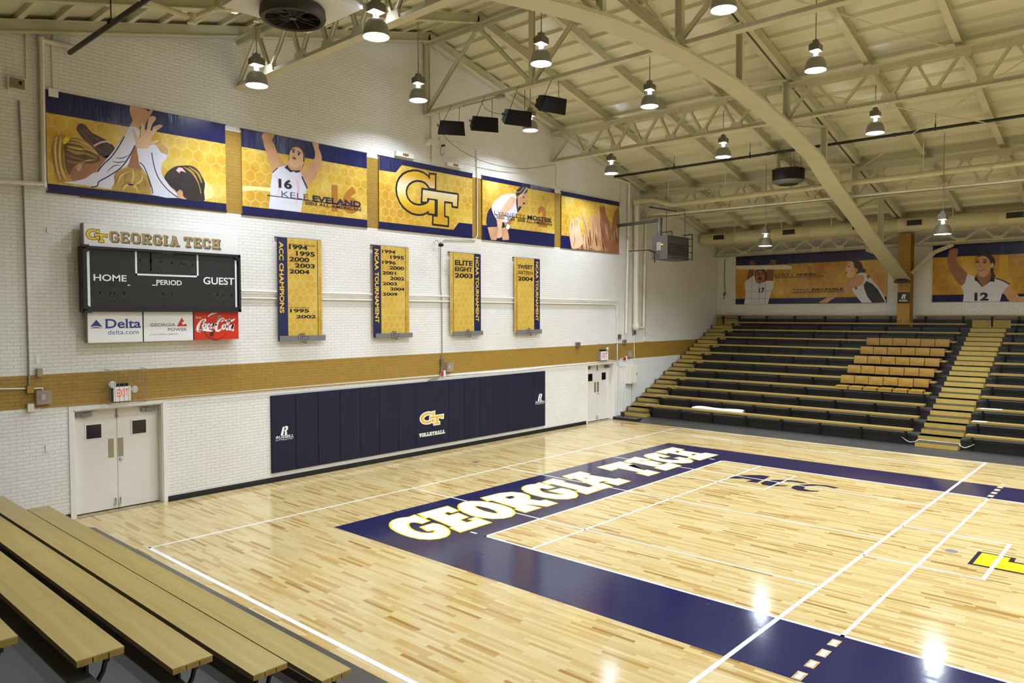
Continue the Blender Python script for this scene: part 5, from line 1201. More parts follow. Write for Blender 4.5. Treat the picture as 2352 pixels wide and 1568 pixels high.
for k, (xa, xb) in enumerate(zip(ex, ex[1:])):
    m = MB().mat('ink_cola' if k == 2 else 'sign_white'); m.box(xa + .012, xb - .012, SBY, WALL_Y - .05, az0, az1)
    if k == 0: m.mat('sign_side'); m.box(xa, xa + .012, SBY, WALL_Y - .05, az0, az1)
    pan.append(m.build('sponsor_panel', r))
    if k < 2: m = MB().mat('black'); m.box(xb - .012, xb + .012, SBY + .004, WALL_Y - .06, az0, az1); m.build('divider', r)
pan[0]['label'] = 'white panel with blue lettering'; pan[1]['label'] = 'white panel with grey lettering'; pan[2]['label'] = 'red panel with white script'
a = Art(sb)
a.poly([(-4.031,3.783),(-3.924,3.642),(-3.979,3.655),(-4.033,3.661),(-4.087,3.657),(-4.142,3.642)], 'ink_delta_blue', 0.001); a.poly([(-4.143,3.62),(-4.088,3.638),(-4.034,3.644),(-3.98,3.636),(-3.924,3.618)], 'ink_red', 0.001)
bl, tr = (-3.871,3.613), (-3.221,3.794)
a.text('Delta', bl, tr, 'ink_delta_blue', 0.001, 0.02); W_, H_ = tr[0] - bl[0], tr[1] - bl[1]
for u0, u1, v in ((0, .14, 0), (0, .14, .94), (.55, .67, 0), (.55, .62, .94), (.69, .8, 0)): a.rect(bl[0] + u0 * W_ - .01, bl[1] + v * H_, bl[0] + u1 * W_, bl[1] + (v + .06) * H_, 'ink_delta_blue', 0.0012)
a.text('delta.com', (-3.828,3.493), (-3.266,3.583), 'ink_delta_blue', 0.001, -0.005); a.build('lettering', pan[0])
a = Art(sb)
a.text('GEORGIA', (-3.045,3.636), (-2.535,3.701), 'ink_grey', 0.001, 0.03); a.text('POWER', (-2.694,3.54), (-2.302,3.605), 'ink_grey', 0.001, 0.03)
a.text('A SOUTHERN COMPANY', (-3.049,3.466), (-2.485,3.491), 'ink_grey', 0.001, 0.01)
a.poly([(-2.41,3.814),(-2.36,3.732),(-2.426,3.703),(-2.382,3.692),(-2.41,3.655),(-2.326,3.688),(-2.301,3.636),(-2.511,3.634)], 'ink_red', 0.001); a.build('lettering', pan[1])
a = Art(sb)
c = (-1.695,3.593); a.ellipse((c[0], c[1]), .27, .27, 'ink_cola_dark', 0.001, 28); a.ellipse((c[0] + .01, c[1] + .015), .255, .255, 'ink_cola', 0.0015, 28)
a.poly([(-1.636,3.868),(-1.574,3.868),(-1.591,3.761),(-1.61,3.716),(-1.675,3.726),(-1.65,3.77)], 'ink_grey', 0.002); a.poly([(-1.815,3.532),(-1.705,3.539),(-1.741,3.398),(-1.839,3.418)], 'ink_cola_dark', 0.002); a.poly([(-1.794,3.514),(-1.733,3.519),(-1.759,3.407),(-1.821,3.427)], 'ink_hair', 0.0025)
a.ribbon([(-1.864,3.824),(-1.773,3.886),(-1.644,3.903)], [.01, .04, .01], 'ink_white', 0.002)
def S(pts, w): a.ribbon(pts, w, 'ink_white', 0.004, 6)
S([(-1.971,3.698),(-1.911,3.754),(-1.937,3.781),(-2.01,3.737),(-2.068,3.633),(-2.08,3.546),(-2.031,3.524),(-1.968,3.57)], [.02, .035, .02, .035, .06, .055, .03, .012])
S([(-2.066,3.532),(-1.959,3.553),(-1.851,3.542),(-1.761,3.519)], [.03, .045, .05, .012])
S([(-1.925,3.684),(-1.966,3.649),(-1.962,3.593),(-1.919,3.61),(-1.9,3.666),(-1.924,3.687)], [.025, .04, .04, .03, .04, .025])
S([(-1.822,3.683),(-1.864,3.657),(-1.877,3.599),(-1.841,3.591),(-1.792,3.633)], [.03, .04, .04, .03, .012])
S([(-1.754,3.678),(-1.799,3.647),(-1.796,3.591),(-1.755,3.615),(-1.725,3.696),(-1.745,3.597),(-1.704,3.61)], [.02, .04, .04, .025, .035, .035, .012])
S([(-1.711,3.646),(-1.663,3.66)], .03)
S([(-1.57,3.716),(-1.507,3.765),(-1.538,3.796),(-1.619,3.734),(-1.676,3.628),(-1.672,3.539),(-1.604,3.538),(-1.547,3.59)], [.02, .035, .02, .04, .065, .055, .035, .012])
S([(-1.517,3.765),(-1.423,3.741),(-1.31,3.749),(-1.248,3.789)], [.02, .045, .045, .01])
S([(-1.496,3.661),(-1.538,3.626),(-1.529,3.569),(-1.486,3.58),(-1.466,3.639),(-1.496,3.665)], [.025, .045, .045, .035, .045, .025])
S([(-1.454,3.58),(-1.371,3.732),(-1.393,3.772),(-1.433,3.696),(-1.441,3.553),(-1.398,3.561)], [.012, .03, .02, .035, .04, .012])
S([(-1.321,3.65),(-1.372,3.62),(-1.373,3.552),(-1.328,3.569),(-1.288,3.668),(-1.317,3.542),(-1.271,3.541)], [.02, .045, .045, .03, .04, .045, .012])
a.text('Enjoy', (-2.112,3.787), (-1.99,3.833), 'ink_white', 0.002, 0.0, 0.25)
a.build('lettering', pan[2])
m = MB().mat('sign_side')
for x in (bx0 + .4, (bx0 + bx1) / 2, bx1 - .4): m.box(x - .03, x + .03, WALL_Y - .06, WALL_Y, az0 + .05, hz1 - .05)
m.build('wall_bracket', r)
# ---------------------------------------------------------------- high-bay lamps
def high_bay(label, x, y, zb):
    """zb is the rim of the dome; hangs on a rod from the deck"""
    r = thing('high_bay_lamp', label, 'ceiling lamp', (x, y, zb), 'dome lamps hanging from the roof')
    near = y > 4.5                                   # lenses by the wall recessed deeper, a shape added to dim scallops there
    m = MB().mat('shade_bronze' if x > 14 else 'aluminium')
    m.lathe([(0.222, 0.0), (0.22, 0.05), (0.21, 0.12), (0.187, 0.19), (0.148, 0.245), (0.1, 0.28), (0.06, 0.292)], (x, y, zb), 28, cap=False)
    m.lathe([(0.217, 0.002), (0.215, 0.05), (0.205, 0.12), (0.18, 0.188), (0.14, 0.24), (0.05, 0.28)], (x, y, zb), 28, cap=False)
    m.lathe([(0.222, 0.0), (0.228, -0.006), (0.222, -0.012), (0.212, -0.006), (0.214, 0.002)], (x, y, zb), 28, cap=False)
    m.build('dome_shade', r)
    m = MB().mat('reflector')
    m.lathe([(0.215, 0.004), (0.211, 0.05), (0.201, 0.115), (0.19, 0.155)][:4 if near else 3], (x, y, zb), 28, cap=False); m.build('reflector', r)
    m = MB().mat('lamp_glow'); k = 0.045 if near else 0.0; m.lathe([(0.0, 0.095 + k), (0.1, 0.097 + k), (0.2 - k * .22, 0.105 + k)], (x, y, zb), 28, cap=False); m.build('lens', r)
    m = MB().mat('neck_glow'); m.lathe([(0.027, 0.295), (0.027, 0.39)], (x, y, zb), 14); m.build('socket_housing', r)
    m = MB().mat('bright_metal')
    for k in range(4):
        a = PI / 4 + k * PI / 2; m.bar((x + .045 * math.cos(a), y + .045 * math.sin(a), zb + .27), (x + .045 * math.cos(a), y + .045 * math.sin(a), zb + .4), .014, .014)
    m.build('socket_cage', r)
    m = MB().mat('ballast')
    m.box(x - .125, x + .125, y - .105, y + .105, zb + .40, zb + .53); m.box(x - .105, x + .105, y - .085, y + .085, zb + .53, zb + .555)
    for k in range(6): m.box(x - .13, x + .13, y - .1 + k * .038, y - .092 + k * .038, zb + .41, zb + .52)
    m.box(x - .06, x + .06, y - .05, y + .05, zb + .555, zb + .63); m.lathe([(0.02, .63), (0.02, .66)], (x, y, zb), 8)
    m.build('ballast_box', r)
    m = MB().mat('grey_pipe'); m.tube([(x, y, zb + .64), (x, y, deck_z(x) + .02)], 0.012, 8); m.build('hanger_rod', r)
    return r
def HB(label, X, p):
    high_bay(label, X, -p[0], p[1])
HB('dome lamp by the end wall, above the gap between the first two banners', -1.34, (-5.103,8.527))
HB('dome lamp hanging beside the round black fan housing', -1.34, (-1.179,8.532))
HB('dome lamp hanging in front of the end wall by the ridge truss post', 2.9, (-5.039,9.105))
HB('dome lamp hanging above the loudspeakers, under the crossing truss bars', 2.9, (-1.123,9.11))
HB('dome lamp at the top edge between the ridge truss and the arch', 2.9, (2.972,9.111))
HB('dome lamp half hidden behind the third and fourth loudspeakers', 7.15, (-5.092,9.151))
HB('dome lamp hanging alone to the right of the loudspeakers', 7.15, (-1.128,9.093))
HB('dome lamp hanging right of the arch, high under the ridge truss', 7.15, (2.985,9.093))
HB('dome lamp cut by the right edge of the picture', 7.15, (6.95, 9.13))
HB('dome lamp over the banner of reaching hands', 11.2, (-5.08,8.478))
HB('dome lamp to the left of the arch, over the long black pipe', 11.2, (-1.139,8.458))
HB('dome lamp right of the arch, just above the long black pipe', 11.2, (3.017,8.475))
HB('small dome lamp over the bleachers in front of the banner of two players', 15.0, (-1.482,6.145))
HB('dome lamp over the bleachers in front of the banner of the smiling player', 14.6, (3.851,6.117))

# ---------------------------------------------------------------- loudspeakers on the ridge truss
for i, (p, lb) in enumerate((((-5.372,8.752), 'black loudspeaker on wires, first out from the end wall'), ((-4.177,8.649), 'black loudspeaker on wires, second out from the end wall'),
                             ((-3.076,8.606), 'black loudspeaker with a bluish end, third out from the end wall'), ((-2.02,8.719), 'black loudspeaker on wires, outermost and highest of the four'))):
    x, y, z = 4.3, -p[0], p[1] + .02
    r = thing('loudspeaker', lb, 'loudspeaker', (x, y, z - .2), 'loudspeakers under the ridge truss')
    m = MB().mat('black'); L = .36; tilt = math.radians(24); yaw = math.radians(-34 + i * 6)
    rot = Matrix.Rotation(yaw, 3, 'Z') @ Matrix.Rotation(tilt, 3, 'X')
    # trapezoid cabinet lying on its side: long axis local x, front local -y
    def C_(u, v, w): return tuple(Vector((x, y, z)) + rot @ Vector((u, v, w)))
    sec_f = [(-.19, -.17), (-.19, .17), (.13, .15), (.19, .0), (.13, -.15)]   # (depth, height)
    sec = [(-.18, -.18), (-.18, .18), (.15, .13), (.15, -.13)]
    def tp(k): return L * (1.0 if sec[k][1] < 0 else .84) * (.86 if k > 1 else 1)
    A2 = [C_(-tp(k), sec[k][0], sec[k][1]) for k in range(4)]; B2 = [C_(tp(k), sec[k][0], sec[k][1]) for k in range(4)]
    m.mesh(A2 + B2, [(0, 1, 2, 3), (7, 6, 5, 4), (1, 5, 6, 2), (2, 6, 7, 3), (3, 7, 4, 0), (0, 4, 5, 1)])
    m.build('cabinet', r)
    m = MB().mat('speaker_grille'); g = [C_(u * L * (.96 if w < 0 else .81), -.18 - .014 - .02 * (1 - abs(u)), w) for w in (-.165, .165) for u in (-1, -.5, 0, .5, 1)]
    m.mesh(g, [(k, k + 1, k + 6, k + 5) for k in range(4)])
    gb = [C_(u * L * (.96 if w < 0 else .81), -.178, w) for w in (-.165, .165) for u in (-1, 1)]
    m.face([g[0], g[1], g[2], g[3], g[4], gb[1], gb[0]]); m.face([g[5], g[6], g[7], g[8], g[9], gb[3], gb[2]]); m.face([g[0], g[5], gb[2], gb[0]]); m.face([g[4], g[9], gb[3], gb[1]])
    m.build('front_grille', r)
    m = MB().mat('speaker_blue' if i == 2 else 'black')
    e = [C_(-tp(k) - .006 + (0 if sec[k][1] < 0 else -.004), sec[k][0] * .9, sec[k][1] * .9) for k in range(4)]
    m.prism(e, tuple(rot @ Vector((.008, 0, 0)))); ep = m.build('end_plate', r)
    m = MB().mat('black')
    for v in (-.08, .05):
        c = Vector(C_(-L * .9 - .02, v, .02)); ax = rot @ Vector((-1, 0, 0)); m.tube([c, c + ax * .012], .035, 10)
    m.build('handle_hole', ep)
    m = MB().mat('black_pipe')
    for s in (-1, 1):
        c = Vector(C_(s * .2, 0, .15)); m.tube([c, (4.4 if s < 0 else 4.48, c.y + .02, 9.36)], .007, 6)
    m.build('hanging_wire', r)
m = MB().mat('grey_pipe'); m.tube([(4.36, 5.0, 9.25), (4.36, 3.9, 9.24), (4.36, 3.75, 9.27)], .014, 6); m.box(4.3, 4.42, 3.55, 3.78, 9.2, 9.27)
m.tube(catmull([(4.36, 4.3, 9.25), (4.3, 4.1, 9.0), (4.25, 3.6, 8.78), (4.3, 3.0, 8.72)], 6), .008, 6)
tag(m.build('speaker_cable'), 'thin cable clipped along the ridge truss above the loudspeakers', 'cable')
m = MB().mat('wire'); m.tube(catmull([(4.4, 5.95, 9.28), (4.9, 6.2, 8.7), (6.4, 6.35, 8.35), (8.2, 6.4, 8.38), (9.9, 6.4, 8.75)], 8), .009, 6)
tag(m.build('hanging_cable'), 'thin cable sagging across the end wall behind the loudspeakers', 'cable')

# ---------------------------------------------------------------- fan unit at the top left, round fan on the far slope
p = (-2.293,2.182)
x, y = p
r = thing('ceiling_fan_unit', 'white box unit with a round black fan housing under it, at the top left', 'fan', (x, y, 8.78))
m = MB().mat('white_paint'); w = .82
m.box(x - w, x + w, y - w, y + w, 9.0, 9.78)
for k in range(8): m.box(x - w - .01, x + w + .01, y - w - .01, y + w + .01, 9.06 + k * .09, 9.075 + k * .09)
m.build('casing', r)
m = MB().mat('dark_bronze')
m.lathe([(.50, 9.0 - 8.78), (.53, .18), (.54, .06), (.52, .01), (.48, .0), (.45, .02), (.44, .1), (.44, .21)], (x, y, 8.78), 36, cap=False); m.build('fan_ring', r)
m = MB().mat('outlet_black'); m.lathe([(0.0, .2), (.44, .2)], (x, y, 8.78), 32, cap=False)
m.build('fan_throat', r)
m = MB().mat('black_metal')
for k in range(8):
    a = k * PI / 4; m.bar((x + .05 * math.cos(a), y + .05 * math.sin(a), 8.82), (x + .45 * math.cos(a), y + .45 * math.sin(a), 8.82), .012, .012)
m.lathe([(.06, .03), (.06, .06)], (x, y, 8.78), 14); m.build('guard_spokes', r)
for k in range(5):
    a = k * 2 * PI / 5 + .3; m = MB().mat('outlet_black'); c, s = math.cos(a), math.sin(a)
    pts = [(x + .06 * c, y + .06 * s, 8.9), (x + .4 * c - .1 * s, y + .4 * s + .1 * c, 8.93), (x + .4 * c + .12 * s, y + .4 * s - .12 * c, 8.87)]
    m.prism(pts, (0, 0, .006)); m.build('fan_blade', r)
m = MB().mat('steel_cream')
for dx in (-.7, .7):
    for dy in (-.7, .7): m.tube([(x + dx, y + dy, 9.77), (x + dx, y + dy, deck_z(x + dx))], .015, 6)
m.build('hanger_rod', r)

r = thing('round_fan', 'black drum fan hanging from the far roof slope above the cream pipe', 'fan', (13.72, .22, 7.86))
x, y = 13.72, .22
m = MB().mat('black'); m.lathe([(.475, .1), (.475, .42), (.49, .44), (.475, .46), (.44, .46), (.44, .1)], (x, y, 7.86), 30, cap=False); m.lathe([(0, .45), (.45, .45)], (x, y, 7.86), 30, cap=False); m.build('drum', r)
m = MB().mat('grey_metal'); m.lathe([(.30, .0), (.44, .06), (.485, .1), (.478, .12)], (x, y, 7.86), 30, cap=False); m.build('bell_mouth', r)
m = MB().mat('outlet_black'); m.lathe([(0, -.02), (.2, -.02), (.3, .01), (.3, .05), (0, .05)], (x, y, 7.86), 24, cap=False); m.build('guard', r)
m = MB().mat('wire')
for k in range(5):
    a = k * 2 * PI / 5 + .2; m.tube([(x + .4 * math.cos(a), y + .4 * math.sin(a), 8.32), (x + .3 * math.cos(a), y + .3 * math.sin(a), deck_z(x))], .008, 6)
m.build('hanging_wire', r)

# ---------------------------------------------------------------- unit heater in the far corner
hx, hy, hz = 13.75, 4.35, 5.75
cL = (12.958,5.698); 
r = thing('unit_heater', 'brown unit heater with a dark guard frame hung in the far corner', 'heater', (hx, hy, hz))
H0, H1 = (12.958,5.727)[1], (12.948,6.53)[1]
xa = (12.952,6.224)[0]; xb = (14.4,6.323)[0]; ya, yb = 4.0, 4.6
m = MB().mat('heater_brown'); m.box(xa, xb, ya, yb, H0, H1); m.build('casing', r)
m = MB().mat('outlet_black'); m.box(xa + .03, xb - .03, ya - .012, ya, H0 + .14, H1 - .25); gr = m.build('outlet', r)
m = MB().mat('heater_brown')
for k in range(14): xx = xa + .06 + k * (xb - xa - .12) / 13; m.box(xx - .008, xx + .008, ya - .02, ya - .01, H0 + .14, H1 - .25)
for k in range(5): zz = H0 + .17 + k * .09; m.box(xa + .03, xb - .03, ya - .022, ya - .012, zz, zz + .02)
m.build('louvre', gr)
m = MB().mat('heater_green')
for xx in (xa + .08, xb + .03): m.tube([(xx, ya + .25, H1 + .1), (xx, ya - .12, H1 + .12), (xx, ya - .12, H0)], .018, 6)
for zz in (H0 + .05, H0 + .28, H0 + .5, H1 - .06): m.tube([(xa + .05, ya - .12, zz), (xb + .06, ya - .12, zz)], .016, 6)
m.build('guard_frame', r)
m = MB().mat('heater_brown'); m.tube([(xa + .15, yb - .2, H1 - .02), (xa + .15, yb - .2, H1 + .2), (xa + .35, yb - .1, H1 + .62)], .08, 12); q = (13.416,7.1); m.tube([(xa + .35, yb - .1, H1 + .58), (q[0], 4.9, q[1])], .06, 12); q2 = (16.113,7.484); m.tube([(q[0], 4.9, q[1]), (q[0] + .3, WALL_Y, q[1])], .06, 12); m.build('flue_pipe', r)
m = MB().mat('ink_grey'); m.box(xa - .004, xa, ya + .25, ya + .42, H0 + .3, H0 + .58); m.mat('ink_yellow'); m.box(xa - .006, xa - .002, ya + .17, ya + .25, H0 + .47, H0 + .52); m.build('rating_label', r)
m = MB().mat('heater_green'); m.bar((xa - .1, ya - .35, H1 + .75), (xa + .35, ya + .9, H1 + 1.05), .09, .05); m.build('hanger_channel', r)
m = MB().mat('black_pipe')
for xx, yy in ((xa + .1, ya + .1), (xb - .1, ya + .1)): m.tube([(xx, yy, H1), (xx, yy, H1 + .9)], .01, 6)
m.build('hanger_rod', r)
m = MB().mat('black_pipe'); gz = (14.383,6.209)[1]
m.tube([((14.383,6.209)[0], WALL_Y - .08, gz), (xa - .35, ya + .5, H0 + .3), (xa - .05, ya + .42, H0 + .22)], .02, 8); m.tube([(xa - .12, ya + .42, H0 + .27), (xa - .12, ya + .42, H0 - .12)], .02, 8); m.build('gas_pipe', r)

# ---------------------------------------------------------------- round duct along the far wall
DX, DZ, DR = 20.0, 7.03, .25
r = thing('air_duct', 'fat cream round duct running along the far wall under the roof', 'duct', (DX, 0, DZ - DR))
m = MB().mat('pipe_cream')
prof = [(0.0, 6.45), (DR - .03, 6.45), (DR, 6.4)]
yy = 6.4
while yy > -9: prof += [(DR, yy - 1.5), (DR + .008, yy - 1.51), (DR + .008, yy - 1.53), (DR, yy - 1.54)]; yy -= 1.54
m.lathe(prof, (DX, 0, DZ), 28, axis='y'); m.build('duct_pipe', r)
for p in ((-5.546,7.06), (-2.588,7.075), (0.03,7.07), (1.857,7.108), (4.812,7.113)):
    y = -p[0]; a = math.radians(14)
    m = MB().mat('pipe_cream'); cx_, cz_ = DX - DR - .01, DZ + .03
    m.box(cx_ - .03, cx_ + .08, y - .27, y + .27, cz_ - .12, cz_ + .12); g = m.build('grille_collar', r)
    m = MB().mat('outlet_black'); m.box(cx_ - .036, cx_ - .03, y - .24, y + .24, cz_ - .095, cz_ + .095); m.build('outlet', g)
for p in ((-4.878,7.471), (-2.923,7.522), (-1.001,7.54), (3.019,7.407)):
    m = MB().mat('white_paint'); y = -p[0]; m.tube([(DX - .2, y, DZ + .1), (DX - .2, y, deck_z(DX - .2))], .012, 6); m.build('hanger_rod', r)

# ---------------------------------------------------------------- pipes under the roof
bz = 8.82
m = MB().mat('black_pipe'); m.tube([(13.35, 6.42, bz), (13.35, -9.0, bz)], .042, 10); 
for y in (4.9, 1.3, -2.3, -6.0): m.lathe([(.052, -.05), (.052, .05)], (13.35, y - .6, bz), 10, axis='y')
r = m.build('sprinkler_pipe'); tag(r, 'long black sprinkler pipe crossing the far roof slope', 'pipe')
m = MB().mat('black_pipe')
for y in (4.0, 1.3, -3.9, -6.5): m.tube([(13.35, y, bz), (13.35, y, deck_z(13.35))], .008, 6); m.lathe([(.06, -.012), (.06, .012)], (13.35, y, bz), 10, axis='y'); m.lathe([(.018, .06), (.018, .14)], (13.35, y, bz), 8)
m.build('pipe_hanger', r)
m = MB().mat('black_pipe'); m.tube([(-4.35, 6.42, 8.72), (-4.35, -3.5, 8.72)], .045, 10); r = m.build('sprinkler_pipe')
tag(r, 'short-looking black sprinkler pipe at the top left, ending at the wall pipe', 'pipe')
m = MB().mat('black_pipe'); q = (-4.35,8.793); m.tube([(-4.35, 4.4, 8.72), (-4.35, 4.4, deck_z(-4.35))], .01, 6); m.lathe([(.065, -.015), (.065, .015)], (-4.35, 4.4, 8.75), 12, axis='y'); m.build('pipe_hanger', r)

def wall_tube(name, label, pts, rad, mat, off=None, cat='pipe', group='pipes and conduits on the end wall', smooth=False, n=8):
    """pipe clipped to the end wall through (x, z) points"""
    o_ = rad * 1.35 + .012 if off is None else off
    P = [(p[0], WALL_Y - o_, p[1]) for p in pts]
    m = MB().mat(mat); m.tube(P, rad, n)
    for p in P[1:-1]:
        if not smooth and rad > .02: m.lathe([(rad * 1.25, -rad * 1.2), (rad * 1.25, rad * 1.2)], p, 8)
    return tag(m.build(name), label, cat, group)
q = [(-4.219,8.859),(-4.791,8.843),(-4.813,6.254),(-5.85,6.197)]
wall_tube('riser_pipe', 'white pipe dropping down the end wall left of the first banner', q, .045, 'wall_pipe')
wall_tube('conduit', 'thin grey conduit running down the end wall at the far left', [(-5.157,7.694),(-5.124,6.168),(-5.11,2.553)], .016, 'grey_pipe')
wall_tube('conduit', 'thin conduit above the white patch on the first banner', [(-4.575,9.098),(-4.611,8.773),(-4.607,7.984)], .012, 'wall_pipe')
wall_tube('conduit', 'thin vertical conduit at the top left by the wall vent', [(-5.023,8.897),(-5.031,7.93)], .014, 'wall_pipe')
wall_tube('conduit', 'gold painted conduit under the gold band from the left door to the pads', [(-5.036,2.188),(-4.449,2.174),(-2.629,2.151),(4.869,2.125)], .014, 'gold_steel')
wall_tube('conduit', 'short white conduit on the gold band at the far left', [(-5.682,2.573),(-5.165,2.542)], .014, 'wall_pipe')
wall_tube('conduit', 'short bent conduit feeding the left alarm strobe', [(-5.056,2.533),(-4.902,2.53),(-4.897,2.473)], .013, 'wall_pipe')
wall_tube('conduit', 'gold conduit under the gold band from the pads to the far doors', [(5.168,2.131),(8.052,2.101),(10.581,2.146),(10.941,2.128),(13.273,2.165)], .014, 'wall_pipe')
wall_tube('conduit', 'upper of the twin conduits behind the championship banners', [(-0.998,4.397),(13.706,4.346)], .022, 'wall_pipe')
wall_tube('conduit', 'lower of the twin conduits behind the championship banners, turning down to the far doors', [(-1.001,4.242),(13.482,4.216),(13.679,4.137),(13.721,2.176)], .02, 'wall_pipe')
wall_tube('conduit', 'twin-looking conduit from the ridge truss to the team letter banner', [(4.629,9.307),(4.667,8.004)], .022, 'wall_pipe')
wall_tube('conduit', 'white conduit looping down beside the team letter banner', [(5.029,8.734),(6.084,8.788),(6.387,8.712),(6.42,7.981),(6.43,6.198),(6.339,6.064),(5.093,5.998),(4.96,5.891)], .014, 'wall_pipe')
wall_tube('conduit', 'long conduit dropping between the second and third championship banners', [(4.96,5.891),(4.952,4.623),(4.999,4.257),(5.004,2.561)], .014, 'grey_pipe')
wall_tube('conduit', 'thin conduit rising above the banner of reaching hands', [(10.127,8.846),(10.127,8.131),(10.312,8.04),(13.738,8)], .012, 'wall_pipe')
wall_tube('riser_pipe', 'white sprinkler riser in the far corner joined to the black pipe', [(13.536,8.782),(14.392,8.734),(14.327,5.833),(14.231,3.148)], .045, 'wall_pipe', n=10)
wall_tube('conduit', 'thin white conduit left of the far corner pipes', [(13.903,8.687),(13.908,7.891),(13.796,7.72)], .015, 'wall_pipe')
TX = (14.799,5.857)[0]; TZ = (14.78,8.082)[1]; TB = (14.731,3.352)[1]
TX3 = (15.778,8.249)
m = MB().mat('wall_pipe'); m.tube([(TX, WALL_Y - .14, TB), (TX, WALL_Y - .14, TZ - .1)], .1, 14); m.lathe([(.0, -.12), (.07, -.1), (.125, -.02), (.125, .1), (.1, .14)], (TX, WALL_Y - .14, TB), 16)
m.lathe([(.12, -.05), (.12, .1), (.09, .12)], (TX, WALL_Y - .14, TZ - .12), 14)
r = m.build('drain_stack'); tag(r, 'thick white pipe standing in the far corner', 'pipe', 'pipes and conduits on the end wall')
zc = 7.78
PXC = 14.72
m = MB().mat('pipe_cream'); zq = lambda x, py: 0
q1 = (-5.639,8.06); q2 = (-4.823,7.804); q3 = (5.712,7.912); q0 = (-6.277,8.013)
m.tube([(TX, WALL_Y - .14, q0[1]), (14.5, -q0[0] if -q0[0] < 6.3 else 6.2, q0[1] + .02), (14.7, -q1[0], q1[1]), (14.7, -q2[0], q2[1]), (14.7, -9.0, q3[1])], .085, 12)
for p in ((0.172,7.925), (4.913,7.881)): m.lathe([(.1, -.05), (.1, .05)], (14.7, -p[0], (q2[1] + q3[1]) / 2), 12, axis='y')
r = m.build('overhead_pipe'); tag(r, 'thick cream pipe running under the roof from the far corner to the right', 'pipe')
m = MB().mat('white_paint')
for y in (5.0, 2.8, -.6, -3.3): m.tube([(14.7, y, q2[1]), (14.7, y, deck_z(14.7))], .01, 6)
m.build('pipe_hanger', r)
m = MB().mat('pipe_cream'); b1 = (13.72, .75, q2[1] + .75)
m.tube([(14.7, -1.0, q2[1]), (14.6, -.95, q2[1] + .45), (13.85, .6, q2[1] + .95), (13.8, .55, 8.3)], .055, 8); tag(m.build('branch_pipe'), 'cream branch pipe rising from the overhead pipe to the drum fan', 'pipe')
q1 = (-6.165,7.509); q2b = (-5.789,7.524); q3b = (5.688,7.443)
m = MB().mat('wall_pipe'); v0 = (15.277,3.344); 
m.tube([(TX + .2, WALL_Y - .1, (14.731,3.352)[1]), (v0[0] + .15, WALL_Y - .07, (15.277,3.344)[1]), (v0[0] + .3, WALL_Y - .07, (15.515,7.563)[1]), (14.95, 5.6, q2b[1] + .1), (14.95, 5.2, q2b[1]), (14.95, -9, q3b[1])], .035, 8); tag(m.build('overhead_pipe'), 'thin white pipe climbing the far corner and following the truss to the right', 'pipe')
wall_tube('conduit', 'thin white conduit right of the thick corner pipe, ending in a small box', [(15.711,6.576),(15.684,2.949)], .013, 'wall_pipe')
wall_tube('conduit', 'white conduit dropping beside the far door frame', [(13.835,2.106),(13.792,0.083)], .016, 'wall_pipe')
wall_tube('conduit', 'white conduit dropping left of the electrical cabinet', [(14.212,1.842),(14.195,0.205)], .012, 'wall_pipe')
wall_tube('conduit', 'white conduit dropping right of the electrical cabinet', [(14.823,3.136),(14.893,1.971),(14.744,1.813),(14.755,0.483)], .014, 'wall_pipe')
wall_tube('conduit', 'curled conduit linking the far exit sign and the red pull station', [(12.998,2.21),(13.496,2.154),(13.778,2.109),(13.949,2.198),(14.18,2.22)], .013, 'wall_pipe')
wall_tube('conduit', 'short looped conduit under the red pull station', [(13.75,2.045),(13.837,1.944),(14.124,1.912),(14.594,1.937)], .011, 'wall_pipe')

# cables hanging in loops at the top left
m = MB().mat('pipe_cream'); za = deck_z(-3.6) - .35
a0 = (-4.683,8.676); a1 = (-3.542,8.724); a2 = (-2.694,9.372)
m.tube([(a0[0] - .4, 3.0, a0[1] + .1), (a1[0], 3.2, a1[1]), ((-2.893,9.225)[0], 3.6, (-2.893,9.225)[1]), ((-2.196,9.457)[0], 3.6, (-2.196,9.457)[1])], .045, 8)
m.tube([((-2.171,9.45)[0], 3.6, (-2.171,9.45)[1]), ((-2.175,9.169)[0], 3.6, (-2.175,9.169)[1])], .05, 8)
for pp in ((-2.853,9.26), (-2.171,9.465)): m.lathe([(.085, -.09), (.085, .09)], (pp[0], 3.6, pp[1]), 10)
m.lathe([(.07, -.08), (.07, .08)], (a1[0], 3.2, a1[1]), 10)
tag(m.build('branch_pipe'), 'cream jointed pipe by the white fan unit at the top left', 'pipe')
r = thing('strip_light', 'small lit strip light at the top edge beside the white fan unit', 'light', (-3.2, 4.4, 9.2))
p0, p1 = (-2.351,9.67), (-1.941,9.76)
m = MB().mat('white_paint'); m.box(p0[0], p1[0], 4.5, 4.75, p0[1] + .02, p0[1] + .12); m.build('housing', r)
m = MB().mat('tube_glow'); m.box(p0[0] + .02, p1[0] - .02, 4.52, 4.73, p0[1], p0[1] + .02); m.build('tube', r)
m = MB().mat('wire'); m.tube([((p0[0] + p1[0]) / 2, 4.62, p0[1] + .1), ((p0[0] + p1[0]) / 2, 4.62, deck_z((p0[0] + p1[0]) / 2))], .01, 6); m.build('hanger_rod', r)

